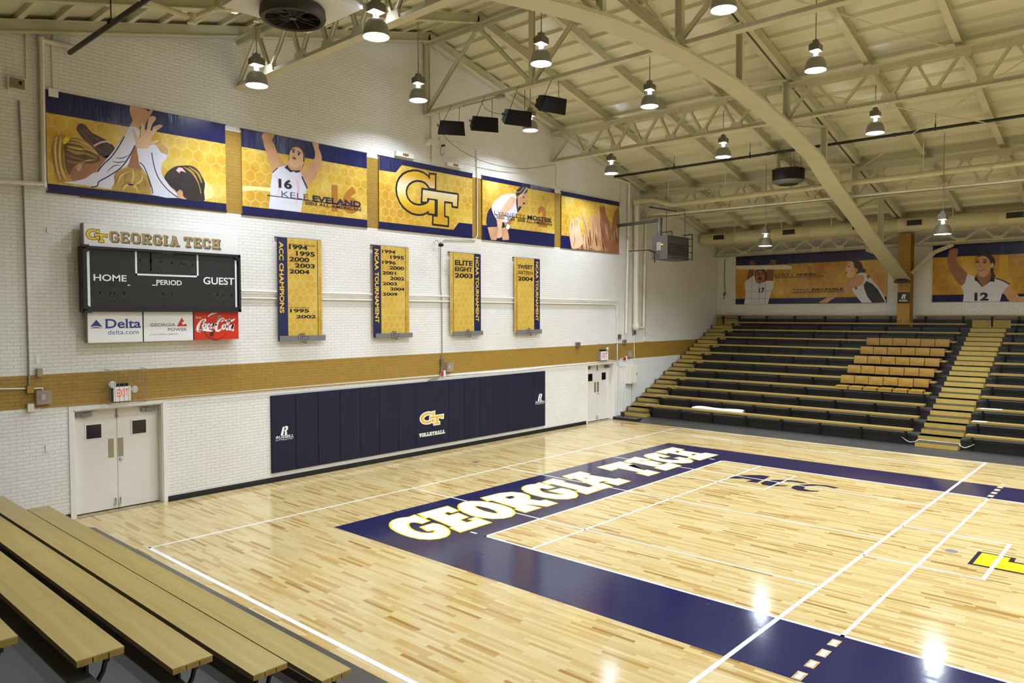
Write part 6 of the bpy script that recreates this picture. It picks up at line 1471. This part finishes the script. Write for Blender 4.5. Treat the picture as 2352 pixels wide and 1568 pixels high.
# tie rods between the beams
for k, (pa, pb, lb) in enumerate((((4.6, -1.3, 10.95), (9.8, -5.0, 9.75), 'thin tie rod crossing the roof bay right of the arch, near the ridge'), ((9.9, -1.4, 9.6), (15.2, -7.0, 8.35), 'thin tie rod crossing the roof bay above the bleachers'),
                             ((9.9, -7.0, 9.6), (15.2, -1.4, 8.35), 'thin tie rod slanting down to the arch above the drum fan'), ((15.3, -1.5, 8.2), (19.6, -6.5, 7.35), 'thin tie rod just above the round duct'))):
    m = MB().mat('steel_cream'); m.tube([pa, pb], .014, 6); c = Vector(pa).lerp(Vector(pb), .4); dd = (Vector(pb) - Vector(pa)).normalized(); m.tube([c - dd * .12, c + dd * .12], .024, 6)
    tag(m.build('tie_rod'), lb, 'tie rod', 'thin bracing rods under the roof')

# ---------------------------------------------------------------- boxes and signs on the end wall
def wall_box(name, label, p, q, depth, mat, cat, group=None):
    """box on the end wall between two (x, z) corners"""
    m = MB().mat(mat); m.box(min(p[0], q[0]), max(p[0], q[0]), WALL_Y - depth, WALL_Y, min(p[1], q[1]), max(p[1], q[1])); return tag(m.build(name), label, cat, group)
JB = 'small electrical boxes on the end wall'
wall_box('junction_box', 'square box on the gold band at the foot of the grey conduit', (-5.157,2.588), (-5.05,2.461), .09, 'gold_steel', 'junction box', JB)
wall_box('junction_box', 'cream box at the lower edge of the gold band, left of the white door', (-5.151,2.263), (-5.051,2.118), .08, 'wall_pipe', 'junction box', JB)
wall_box('junction_box', 'tan box just above the gold band at the far left', (-4.992,2.896), (-4.905,2.755), .09, 'door_plate', 'junction box', JB)
wall_box('wall_plate', 'white plate with a small mark above the tan box', (-4.987,3.119), (-4.92,2.988), .012, 'sign_white', 'wall plate')
wall_box('wall_plate', 'blank white plate on the brick left of the white door', (-4.869,1.478), (-4.794,1.338), .015, 'trim_paint', 'wall plate')
wall_box('wall_plate', 'blank white plate on the brick left of the scoreboard', (-4.76,5.498), (-4.713,5.39), .015, 'trim_paint', 'wall plate')
wall_box('junction_box', 'grey box high on the end wall right of the hanging cameras', (11.208,2.895), (11.406,2.738), .08, 'grey_metal', 'junction box', JB)
wall_box('junction_box', 'small white box under the thin corner conduit', (15.528,2.986), (15.844,2.809), .06, 'wall_pipe', 'junction box', JB)
wall_box('junction_box', 'tan box beside the gold band in the far corner', (14.088,2.907), (14.264,2.739), .08, 'door_plate', 'junction box', JB)
wall_box('junction_box', 'grey switch box under the thick corner pipe', (14.762,3.269), (14.913,3.084), .08, 'grey_metal', 'junction box', JB)
wall_box('junction_box', 'pale grey box left of the thick corner pipe', (13.771,3.109), (13.944,2.943), .06, 'grey_metal', 'junction box', JB)
wall_box('junction_box', 'white box behind the loudspeakers with a small camera', (4.915,8.799), (5.029,8.71), .08, 'wall_pipe', 'junction box', JB)
wall_box('notice', 'pale paper notice beside the far door', (11.56,1.533), (11.713,1.415), .004, 'white_vinyl', 'notice')
m = MB().mat('wall_pipe'); c = (4.528,8.601); m.lathe([(.0, -.13), (.08, -.12), (.1, -.07), (.1, 0)], (c[0], WALL_Y, c[1]), 16, axis='y'); tag(m.build('alarm_bell'), 'round white alarm horn above the team letter banner', 'alarm')
m = MB().mat('black'); c = (5.011,8.55); m.bar((c[0] - .05, WALL_Y - .12, c[1]), (c[0] + .1, WALL_Y - .05, c[1] + .05), .05, .05); m.mat('wire'); m.tube(catmull([(c[0], WALL_Y - .05, c[1]), (c[0] - .05, WALL_Y - .04, c[1] - .15), (c[0] + .02, WALL_Y - .04, c[1] - .25), (c[0] + .1, WALL_Y - .04, c[1] - .15)], 6), .008, 6); tag(m.build('camera'), 'small black camera with a loose wire above the team letter banner', 'camera')
m = MB().mat('sign_white'); c = (4.764,5.805); m.tube([(c[0] - .12, WALL_Y - .02, c[1]), (c[0] - .1, WALL_Y - .22, c[1]), (c[0], WALL_Y - .26, c[1])], .014, 6); m.mat('black'); m.lathe([(.045, -.08), (.05, .02), (.03, .06)], (c[0] + .02, WALL_Y - .26, c[1] - .02), 12, axis='x'); m.mat('wire'); m.tube(catmull([(c[0] - .1, WALL_Y - .05, c[1] + .03), (c[0], WALL_Y - .1, c[1] + .12), (c[0] + .12, WALL_Y - .06, c[1])], 6), .008, 6); tag(m.build('camera'), 'small camera on a bracket between the championship banners', 'camera')
for p, q, t0, t1, lb in (((3.357,8.165), (3.95,8.039), (3.56,8.075), (3.8,8.135), 'white sign box with a gold label above the left half of the team letter banner'),
                         ((5.173,8.151), (5.783,8.043), (5.382,8.083), (5.63,8.139), 'white sign box with a gold label above the right half of the team letter banner')):
    r = wall_box('sign_box', lb, p, q, .1, 'sign_white', 'sign'); a = Art(on_wall)
    cx, cz = (p[0] + q[0]) / 2 + .02, (p[1] + q[1]) / 2
    a.rect(cx - .1, cz - .035, cx + .1, cz + .035, 'gold_steel', .101)
    a.poly([(cx - .03, cz - .035), (cx + .03, cz - .035), (cx, cz - .06)], 'gold_steel', .101)
    for k in range(5): a.rect(cx - .08 + k * .036, cz - .018, cx - .058 + k * .036, cz + .018, 'ink_hair', .102)
    r['org'] = (0, 0, 0); a.build('gold_label', r)

def exit_sign(label, p, q, heads, cage, big=True):
    r = thing('exit_sign', label, 'exit sign', ((p[0] + q[0]) / 2, WALL_Y, min(p[1], q[1])))
    x0, x1, z0, z1 = min(p[0], q[0]), max(p[0], q[0]), min(p[1], q[1]), max(p[1], q[1]); D = .13
    m = MB().mat('sign_white'); m.box(x0, x1, WALL_Y - D, WALL_Y, z0, z1); m.mat('sign_side'); m.box(x0 - .004, x0, WALL_Y - D, WALL_Y, z0, z1); m.build('housing', r)
    a = Art(on_wall); w, h = x1 - x0, z1 - z0
    a.text('EXIT', (x0 + w * .2, z0 + h * .3), (x0 + w * .86, z1 - h * .16), 'exit_glow', D + .002, 0.0); a.build('lettering', r)
    m = MB().mat('black'); m.box(x0 + w * .15, x1 - w * .12, WALL_Y - .1, WALL_Y - .02, z1, z1 + h * .2); m.build('battery_pack', r)
    for hx_, hz_ in heads:
        m = MB().mat('sign_white'); m.lathe([(.03, .06), (.055, .03), (.068, -.02), (.06, -.03)], (hx_, WALL_Y - .12, hz_), 14, axis='y'); m.mat('clear_cover'); m.lathe([(.0, -.034), (.06, -.03)], (hx_, WALL_Y - .12, hz_), 14, axis='y', cap=False); m.build('emergency_head', r)
    (cx0, cz1), (cx1, cz0) = cage; DC = .32
    m = MB().mat('wire'); wr = .0045
    for z in (cz0, cz1): m.tube([(cx0, WALL_Y, z), (cx0, WALL_Y - DC, z), (cx1, WALL_Y - DC, z), (cx1, WALL_Y, z)], wr, 5, False)
    n = 8
    for k in range(n + 1):
        xx = cx0 + (cx1 - cx0) * k / n; m.tube([(xx, WALL_Y - DC, cz0), (xx, WALL_Y - DC, cz1)], wr, 5, False)
    for s in (cx0, cx1):
        for k in (1, 2): m.tube([(s, WALL_Y - DC * k / 3, cz0), (s, WALL_Y - DC * k / 3, cz1)], wr, 5, False)
    m.build('wire_cage', r)
exit_sign('lit EXIT sign in a wire cage over the nearer white doors', (-3.715,2.466), (-3.397,2.181), ((-3.738,2.519), (-3.327,2.394)), ((-3.843,2.815), (-3.174,2.153)))
exit_sign('lit EXIT sign in a wire cage over the far corner doors', (12.539,2.528), (12.998,2.21), ((12.969,2.606),), ((12.484,2.795), (13.496,2.186)))
def strobe(label, c):
    r = thing('alarm_strobe', label, 'alarm', (c[0], WALL_Y, c[1] - .12), 'fire alarm strobes under clear covers')
    m = MB().mat('clear_cover'); m.box(c[0] - .12, c[0] + .12, WALL_Y - .12, WALL_Y - .115, c[1] - .13, c[1] + .13)
    for s in (-1, 1): m.box(c[0] + s * .12 - .003, c[0] + s * .12 + .003, WALL_Y - .12, WALL_Y, c[1] - .13, c[1] + .13); m.box(c[0] - .12, c[0] + .12, WALL_Y - .12, WALL_Y, c[1] + s * .13 - .003, c[1] + s * .13 + .003)
    m.build('clear_cover', r)
    m = MB().mat('red'); m.box(c[0] - .05, c[0] + .05, WALL_Y - .06, WALL_Y, c[1] - .07, c[1] + .07); m.build('horn', r)
    m = MB().mat('sign_white'); m.box(c[0] - .03, c[0] + .03, WALL_Y - .09, WALL_Y - .06, c[1] - .05, c[1] + .05); m.build('strobe_lens', r)
strobe('red alarm strobe in a clear cover on the gold band at the far left', (-4.899,2.369)); strobe('red alarm strobe in a clear cover on the gold band above the pads', (5.237,2.376)); strobe('red alarm strobe in a clear cover on the gold band in the far corner', (14.472,2.371))
for c, lb in (((5.035,2.201), 'red pull station with a cream cover above the pads'), ((14.268,2.199), 'red pull station with a cream cover by the far doors')):
    r = thing('pull_station', lb, 'alarm', (c[0], WALL_Y, c[1] - .06)); m = MB().mat('red'); m.box(c[0] - .1, c[0] - .01, WALL_Y - .06, WALL_Y, c[1] - .06, c[1] + .06); m.build('red_box', r); m = MB().mat('sign_white'); m.box(c[0] - .01, c[0] + .06, WALL_Y - .07, WALL_Y, c[1] - .08, c[1] + .08); m.build('cream_cover', r)
m = MB().mat('grey_metal'); c = (4.97,2.513); m.box(c[0] - .04, c[0] + .05, WALL_Y - .08, WALL_Y, c[1] - .02, c[1] + .1); m.tube([(c[0], WALL_Y - .03, c[1]), (c[0], WALL_Y - .03, (4.969,2.23)[1])], .03, 8); m.tube(catmull([(c[0], WALL_Y - .04, (4.969,2.292)[1]), (c[0] - .1, WALL_Y - .05, (4.852,2.102)[1]), (c[0] - .4, WALL_Y - .05, (4.608,2.069)[1]), (c[0] - .5, WALL_Y - .06, 2.02)], 6), .02, 8); tag(m.build('junction_box'), 'grey box with a hooked cable above the VOLLEYBALL pad', 'junction box', JB)
r = thing('electrical_cabinet', 'cream metal cabinet on the brick between the far doors and the bleacher steps', 'cabinet', (14.25, WALL_Y, 1.2))
p, q = (14.328,1.951), (14.689,1.253)
m = MB().mat('wall_pipe'); m.box(p[0], q[0] + .12, WALL_Y - .2, WALL_Y, q[1], p[1]); m.build('body', r)
m = MB().mat('wall_pipe'); m.box(p[0] + .03, q[0] + .1, WALL_Y - .215, WALL_Y - .2, q[1] + .03, p[1] - .03); dr = m.build('door', r); m = MB().mat('grey_metal'); m.box(q[0] + .05, q[0] + .07, WALL_Y - .23, WALL_Y - .215, (p[1] + q[1]) / 2 - .05, (p[1] + q[1]) / 2 + .05); m.build('latch', dr)
# wall vent at the far left with its sooty grille
r = thing('wall_vent', 'small louvred wall vent high at the far left', 'vent', (-5.4, WALL_Y, 7.2)); p, q = (-5.334,8.084), (-5.053,7.855)
m = MB().mat('wall_pipe'); m.box(p[0], q[0], WALL_Y - .1, WALL_Y, q[1], p[1]); m.build('housing', r)
m = MB().mat('door_plate')
for k in range(7): z = q[1] + .04 + k * (p[1] - q[1] - .08) / 6; m.box(p[0] + .03, q[0] - .03, WALL_Y - .13, WALL_Y - .1, z - .008, z + .012)
m.build('louvre', r); m = MB().mat('black'); m.box(p[0] + .2, q[0] - .12, WALL_Y - .14, WALL_Y - .13, q[1] + .1, q[1] + .16); m.build('slot', r)
# cord hanging beside the wall banner
m = MB().mat('black'); a_ = (-6.214,6.19); b_ = (-6.197,4.453)
m.tube(catmull([(21.66, -a_[0], 6.3), (21.66, -a_[0] + .01, 5.4), (21.65, -a_[0] - .02, 4.85), (21.64, -a_[0] + .06, 4.75), (21.64, -a_[0] + .0, 4.68), (21.65, -a_[0] - .05, 4.76), (21.66, -a_[0], 4.82), (21.66, -a_[0] + .04, 4.5)], 6), .012, 6); tag(m.build('cord'), 'black cord with a loop hanging beside the banner of two players', 'cord')
# ---------------------------------------------------------------- bleachers
XS, PIT, RIS, ZC = 14.333, 0.6659, 0.2963, 0.1
def far_x(x): return x
def near_x(x): return 9.0 - x
def tread_z(n): return ZC + RIS * n            # top of terrace n (n = 0 is the low platform)
def front_x(n): return min(XS + (n - 1) * PIT, 21.585)      # face of terrace n
N_T = 12
def terraces(name, label, fx, y0, y1, cut=None):
    r = thing(name, label, 'bleachers', (fx(XS), (y0 + y1) / 2, 0))
    for n in range(1, N_T + 1):
        xa = front_x(n); xb = 21.68
        m = MB(); z0, z1 = tread_z(n - 1), tread_z(n)
        X_ = sorted((fx(xa), fx(xb)))
        m.mat('tread_grey'); m.box(X_[0], X_[1], y0, y1, z1 - .02, z1)
        f = fx(xa); s = 1 if fx(1) > fx(0) else -1
        m.mat('riser_black'); X2 = sorted((f + s * .004, f + s * .06)); m.box(X2[0], X2[1], y0, y1, z0 - .01, z1 - .02)
        m.mat('tread_grey'); X3 = sorted((f - s * .012, f + s * .01)); m.box(X3[0], X3[1], y0, y1, z1 - .045, z1 + .001)
        m.build('terrace_row', r)
    return r
far_t = terraces('bleacher_stand', 'dark stepped bleacher stand against the far wall', far_x, -24.0, 6.5)
near_t = terraces('bleacher_stand', 'dark stepped bleacher stand at the lower left under the near benches', near_x, -24.0, 5.66)
# low platforms with a ramped edge at the court
def platform(label, fx, y0, y1, ramp_y1):
    m = MB(); s = 1 if fx(1) > fx(0) else -1
    m.mat('ramp_grey')
    xa, xb = fx(13.78), fx(XS + .02); X_ = sorted((xa, xb)); m.box(X_[0], X_[1], y0, y1, 0.002, ZC)
    x0 = fx(13.36)
    m.mesh([(x0, y0, .002), (x0, ramp_y1 - .06, .002), (xa, ramp_y1, ZC), (xa, y0, ZC), (xa, y0, .002), (xa, ramp_y1, .002)], [(0, 1, 2, 3), (0, 3, 4), (1, 5, 2), (0, 4, 5, 1)])
    o = m.build('ramp_platform'); tag(o, label, 'platform'); return o
pf = platform('low grey platform with a sloping edge along the far bleachers', far_x, -24.0, 5.45, 5.45)
pn = platform('low grey platform with a sloping edge along the near bleachers', near_x, -24.0, 5.66, 5.7)
m = MB().mat('rubber'); m.box(13.42, 14.02, 5.46, 6.5, .002, ZC); m.mat('tread_grey'); m.box(13.43, 14.02, 5.46, 6.5, ZC, ZC + .006); m.mat('tape_yellow')
for k in range(5): m.box(13.425, 13.46, 5.55 + k * .19, 5.65 + k * .19, ZC + .006, ZC + .009)
tag(m.build('step_platform'), 'low black step with dashed yellow tape at the foot of the corner stairs', 'platform')

def stair(name, label, y0, y1, last=22):
    """half-height gold blocks climbing the stand"""
    r = thing(name, label, 'stairs', (14.0, (y0 + y1) / 2, ZC))
    for k in range(last):
        xa = 14.0 + k * PIT / 2; z1 = ZC + (k + 1) * RIS / 2; odd = k % 2
        m = MB(); xb = xa + PIT / 2 + .02
        m.mat('stair_gold'); zb = z1 - RIS / 2 + .008
        m.box(xa - .014 if odd else xa, xb, y0, y1, zb, z1 - .012)
        m.mat('tread_grey'); m.box(xa + .004, xb + .0, y0 + .004, y1 - .004, z1 - .012, z1)
        m.build('step', r)
    m = MB().mat('stair_gold'); m.box(front_x(12) - .015, front_x(12) + .02, y0 - .05, y1 + .05, tread_z(11), tread_z(12) - .02); m.build('top_riser', r)
    return r
stair('stair_aisle', 'gold stepped aisle climbing the far bleachers right of the seat covers', -4.45, -3.39)
stair('corner_stairs', 'gold steps climbing the far bleachers along the end wall', 5.46, 6.45)

BR_Y = [5.44, 4.21, 3.0, 1.78, .56, -.65, -1.86, -3.08]
BR_Y2 = [-4.75, -5.97, -7.19, -8.4]
def bench_parts(r, fx, n, y0, y1, brs, near=False):
    s = 1 if fx(1) > fx(0) else -1
    z = tread_z(n - 1) + .455; x = fx(front_x(n)); a, b = -.215, .10        # front and back of the seat from the riser face
    m = MB(); t = .05
    cuts = [y1]
    yy = y1 - 2.45
    while yy > y0 + .8: cuts.append(yy); yy -= 2.45
    cuts.append(y0)
    w3 = (b - a) / 3
    for ya, yb in zip(cuts[1:], cuts):
        for k in range(3):
            u0, u1 = a + k * w3 + (.004 if k else 0), a + (k + 1) * w3 - (.004 if k < 2 else 0)
            X_ = sorted((x + s * u0, x + s * u1))
            m.mat('bench_edge'); m.box(X_[0], X_[1], ya + .001, yb - .001, z - t, z - .01)
        X_ = sorted((x + s * (a - .003), x + s * (b + .003))); m.mat('bench_wood'); m.box(X_[0], X_[1], ya + .0015, yb - .0015, z - .01, z)
    m.build('seat', r)
    for y in brs:
        if not (y0 < y < y1): continue
        m = MB().mat('black_metal'); zt = z - t
        m.bar((x + s * (a + .02), y, zt - .012), (x + s * (b - .02), y, zt - .012), .05, .024)
        foot = (x - s * .02, y, tread_z(n - 1) + .06)
        m.bar((x + s * (a + .05), y, zt - .02), (x + s * (a + .06), y, zt - .09), .04, .02, (1, 0, 0))
        pts = [(x + s * (a + .055), y, zt - .02), (x + s * (a + .09), y, zt - .16), (x - s * .05, y, zt - .28), foot]
        for p, q in zip(pts, pts[1:]): m.bar(p, q, .035, .022, (s, 0, 0))
        m.bar((x - s * .012, y, zt - .01), (x - s * .012, y, tread_z(n - 1) + .03), .045, .022, (s, 0, 0))
        m.build('bracket', r)
def bench(label, fx, n, y0, y1, brs, group):
    z = tread_z(n - 1); r = thing('bench', label, 'bench', (fx(front_x(n)), (y0 + y1) / 2, z), group); bench_parts(r, fx, n, y0, y1, brs); return r
RW = ['', 'lowest', 'second', 'third', 'fourth', 'fifth', 'sixth', 'seventh', 'eighth', 'ninth', 'tenth', 'eleventh', 'twelfth']
notes = {4: ', carrying flat seat pads', 5: ', under hanging seat covers', 6: ', under hanging seat covers', 7: ', under hanging seat covers', 8: ', under hanging seat covers', 9: ', under hanging seat covers'}
for n in range(1, 12):
    bench('%s gold bench up the far stand, left of the aisle%s' % (RW[n], notes.get(n, '')), far_x, n, -3.25, 5.66, BR_Y, 'far benches left of the aisle')
    bench('%s gold bench up the far bleachers, right of the stair aisle' % RW[n], far_x, n, -12.0, -4.6, BR_Y2, 'far benches right of the aisle')
bench('topmost gold bench along the far wall, corner to gold column', far_x, 12, -0.9, 6.5, [6.2, 5.44, 4.21, 3.0, 1.78, .56, -.65], 'top benches along the far wall')
bench('topmost gold bench along the far wall, right of the gold column', far_x, 12, -12.0, -1.55, [-1.86, -3.08, -3.95, -4.75, -5.97], 'top benches along the far wall')
names = ['', 'nearest the court', 'second from the court', 'third from the court', 'fourth from the court', 'fifth from the court, only its end showing']
for n in range(1, 6):
    bench('long gold bench in the near bleachers, %s' % names[n], near_x, n, -3.27, 5.6, [5.3, 4.2, 3.0, 1.6, .39, -.6, -1.9, -3.1], 'near benches at the lower left')

# ---------------------------------------------------------------- stadium seats strapped on the far benches
SEATN = ['first', 'second', 'third', 'fourth', 'fifth', 'sixth']
def seat_at(n, k, hanging):
    z = tread_z(n - 1) + .455; xf = front_x(n) - .22; w = (3.1 - .44) / 6
    yc = -.44 - w * (k + .5)
    rows = {4: 'on the lowest seat row', 5: 'in the lowest hanging row', 6: 'in the second hanging row', 7: 'in the middle hanging row', 8: 'in the fourth hanging row', 9: 'in the top hanging row'}
    lb = ('folded gold seat cover' if hanging else 'flat gold seat pad') + ' %s, %s from the left' % (rows[n], SEATN[k])
    r = thing('stadium_seat', lb, 'stadium seat', (xf, yc, z), 'gold stadium seats on the far benches')
    rnd = random.Random(n * 10 + k); hw = w / 2 - .01
    if hanging:
        tilt = .05 + rnd.uniform(-.012, .012); dz = rnd.uniform(-.008, .008)
        m = MB().mat('seat_cover'); top, bot = z + .075 + dz, z - .185 + dz
        x0, x1 = xf - .05, xf - .05 - tilt
        nu, nv = 5, 4; P = []
        for j in range(nv + 1):
            for i in range(nu + 1):
                u, v = i / nu, j / nv; e = (4 * u * (1 - u)) * (4 * v * (1 - v))
                P.append((x1 + (x0 - x1) * v - .022 * e - .006 * math.sin(7 * u + 5 * v + k), yc - hw + 2 * hw * u, bot + (top - bot) * v))
        fs = [(j * (nu + 1) + i, j * (nu + 1) + i + 1, (j + 1) * (nu + 1) + i + 1, (j + 1) * (nu + 1) + i) for j in range(nv) for i in range(nu)]
        m.mesh(P, fs, True)
        b = .035
        m.mesh([(x1, yc - hw, bot), (x1, yc + hw, bot), (x0, yc + hw, top), (x0, yc - hw, top), (x1 + b, yc - hw, bot), (x1 + b, yc + hw, bot), (x0 + b, yc + hw, top), (x0 + b, yc - hw, top)], [(4, 5, 6, 7), (0, 4, 7, 3), (1, 2, 6, 5), (3, 7, 6, 2), (0, 1, 5, 4)])
        m.build('back_cover', r)
        m = MB().mat('seat_cover'); m.box(xf + .0, xf + .3, yc - hw, yc + hw, z + .004, z + .05); m.build('seat_pad', r)
        m = MB().mat('black_metal')
        for s in (-1, 1): m.bar((xf + .02, yc + s * hw * .95, z + .03), (xf - .045, yc + s * hw * .95, z - .02), .012, .03)
        m.build('hinge_arm', r)
    else:
        m = MB().mat('seat_cover'); e = .03
        x0, x1 = xf + .0, xf + .3
        m.box(x0, x1, yc - hw + .01, yc + hw - .01, z + .004, z + .05)
        m.mesh([(x0, yc - hw + .01, z + .05), (x1, yc - hw + .01, z + .05), (x1, yc + hw - .01, z + .05), (x0, yc + hw - .01, z + .05), (x0 + e, yc - hw + .05, z + .075), (x1 - e, yc - hw + .05, z + .075), (x1 - e, yc + hw - .05, z + .075), (x0 + e, yc + hw - .05, z + .075)],
               [(4, 5, 6, 7), (0, 1, 5, 4), (1, 2, 6, 5), (2, 3, 7, 6), (3, 0, 4, 7)])
        m.build('seat_pad', r)
        m = MB().mat('black_metal'); m.tube([(x0 - .01, yc - hw, z - .06), (x0 - .012, yc - hw, z + .03), (x0 + .05, yc - hw, z + .05)], .012, 6); m.build('clamp', r)
for n in range(4, 10):
    for k in range(6): seat_at(n, k, n > 4)

# ---------------------------------------------------------------- loose things
r = thing('vinyl_roll', 'white vinyl banner rolled up on the floor behind the lowest far bench', 'roll', (14.72, 3.1, tread_z(1)))
m = MB().mat('white_vinyl'); P = []
for k in range(13):
    t = k / 12; P.append((14.74 + .02 * math.sin(5 * t), 4.0 - 1.95 * t, tread_z(1) + .1 + .012 * math.sin(9 * t) - .0 * t))
m.tube(P, [.055, .09, .1, .1, .1, .098, .1, .1, .1, .102, .104, .105, .106], 14); m.build('rolled_sheet', r)
m = MB().mat('grey_metal'); m.lathe([(.0, -.01), (.085, -.006), (.095, .004)], (P[-1][0], P[-1][1] - .004, P[-1][2]), 16, axis='y'); m.lathe([(.03, -.012), (.05, -.03), (.03, -.03)], (P[-1][0], P[-1][1] - .004, P[-1][2]), 12, axis='y'); m.build('crumpled_end', r)
for (n, ya, yb, dxx, lb) in ((3, -4.68, -5.2, .1, 'sheet of pale paper on the end of the third bench right of the aisle'), (2, -4.62, -4.95, .06, 'sheet of pale paper on the end of the second bench right of the aisle')):
    n2 = n + 1
    z = tread_z(n - 1 + 0) + .455; x = front_x(n)
    m = MB().mat('paper'); m.mesh([(x - .19, ya, z + .004), (x - .19, yb, z + .01), (x + .04, yb - .02, z + .012), (x + .04, ya - .03, z + .005)] + [(x - .19, ya, z + .001), (x - .19, yb, z + .006), (x + .04, yb - .02, z + .008), (x + .04, ya - .03, z + .002)], [(0, 1, 2, 3), (7, 6, 5, 4), (0, 4, 5, 1), (1, 5, 6, 2), (2, 6, 7, 3), (3, 7, 4, 0)])
    tag(m.build('paper_sheet'), lb, 'paper')
m = MB().mat('rope')
m.tube(catmull([(14.26, -2.98, .3), (14.16, -3.2, .2), (14.15, -3.39, .24), (14.3, -3.42, .262), (14.31, -3.9, .262), (14.31, -4.42, .262), (14.15, -4.47, .25), (14.15, -4.6, .2), (14.26, -4.8, .3)], 6), .011, 6)
tag(m.build('rope'), 'pale cord tied across the bottom of the stair aisle', 'rope')
m = MB().mat('rubber'); c = (13.758,6.613); m.prism([(c[0] - .06, WALL_Y - .35, .0), (c[0] + .06, WALL_Y - .35, 0), (c[0] + .02, WALL_Y - .3, .26), (c[0] - .03, WALL_Y - .3, .26)], (0, .12, 0)); tag(m.build('door_wedge'), 'small dark wedge standing at the foot of the far door frame', 'door stop')
m = MB().mat('paper'); c = (near_x(front_x(4)) , -3.2, tread_z(3)); m.mesh([(c[0] + .1, -3.0, c[2] + .003), (c[0] + .22, -3.05, c[2] + .003), (c[0] + .2, -3.2, c[2] + .004), (c[0] + .08, -3.15, c[2] + .004), (c[0] + .1, -3.0, c[2] + .001), (c[0] + .22, -3.05, c[2] + .001), (c[0] + .2, -3.2, c[2] + .002), (c[0] + .08, -3.15, c[2] + .002)], [(0, 1, 2, 3), (7, 6, 5, 4), (0, 4, 5, 1), (1, 5, 6, 2), (2, 6, 7, 3), (3, 7, 4, 0)])
tag(m.build('paper_scrap'), 'scrap of white paper on the terrace under the fourth near bench', 'paper')
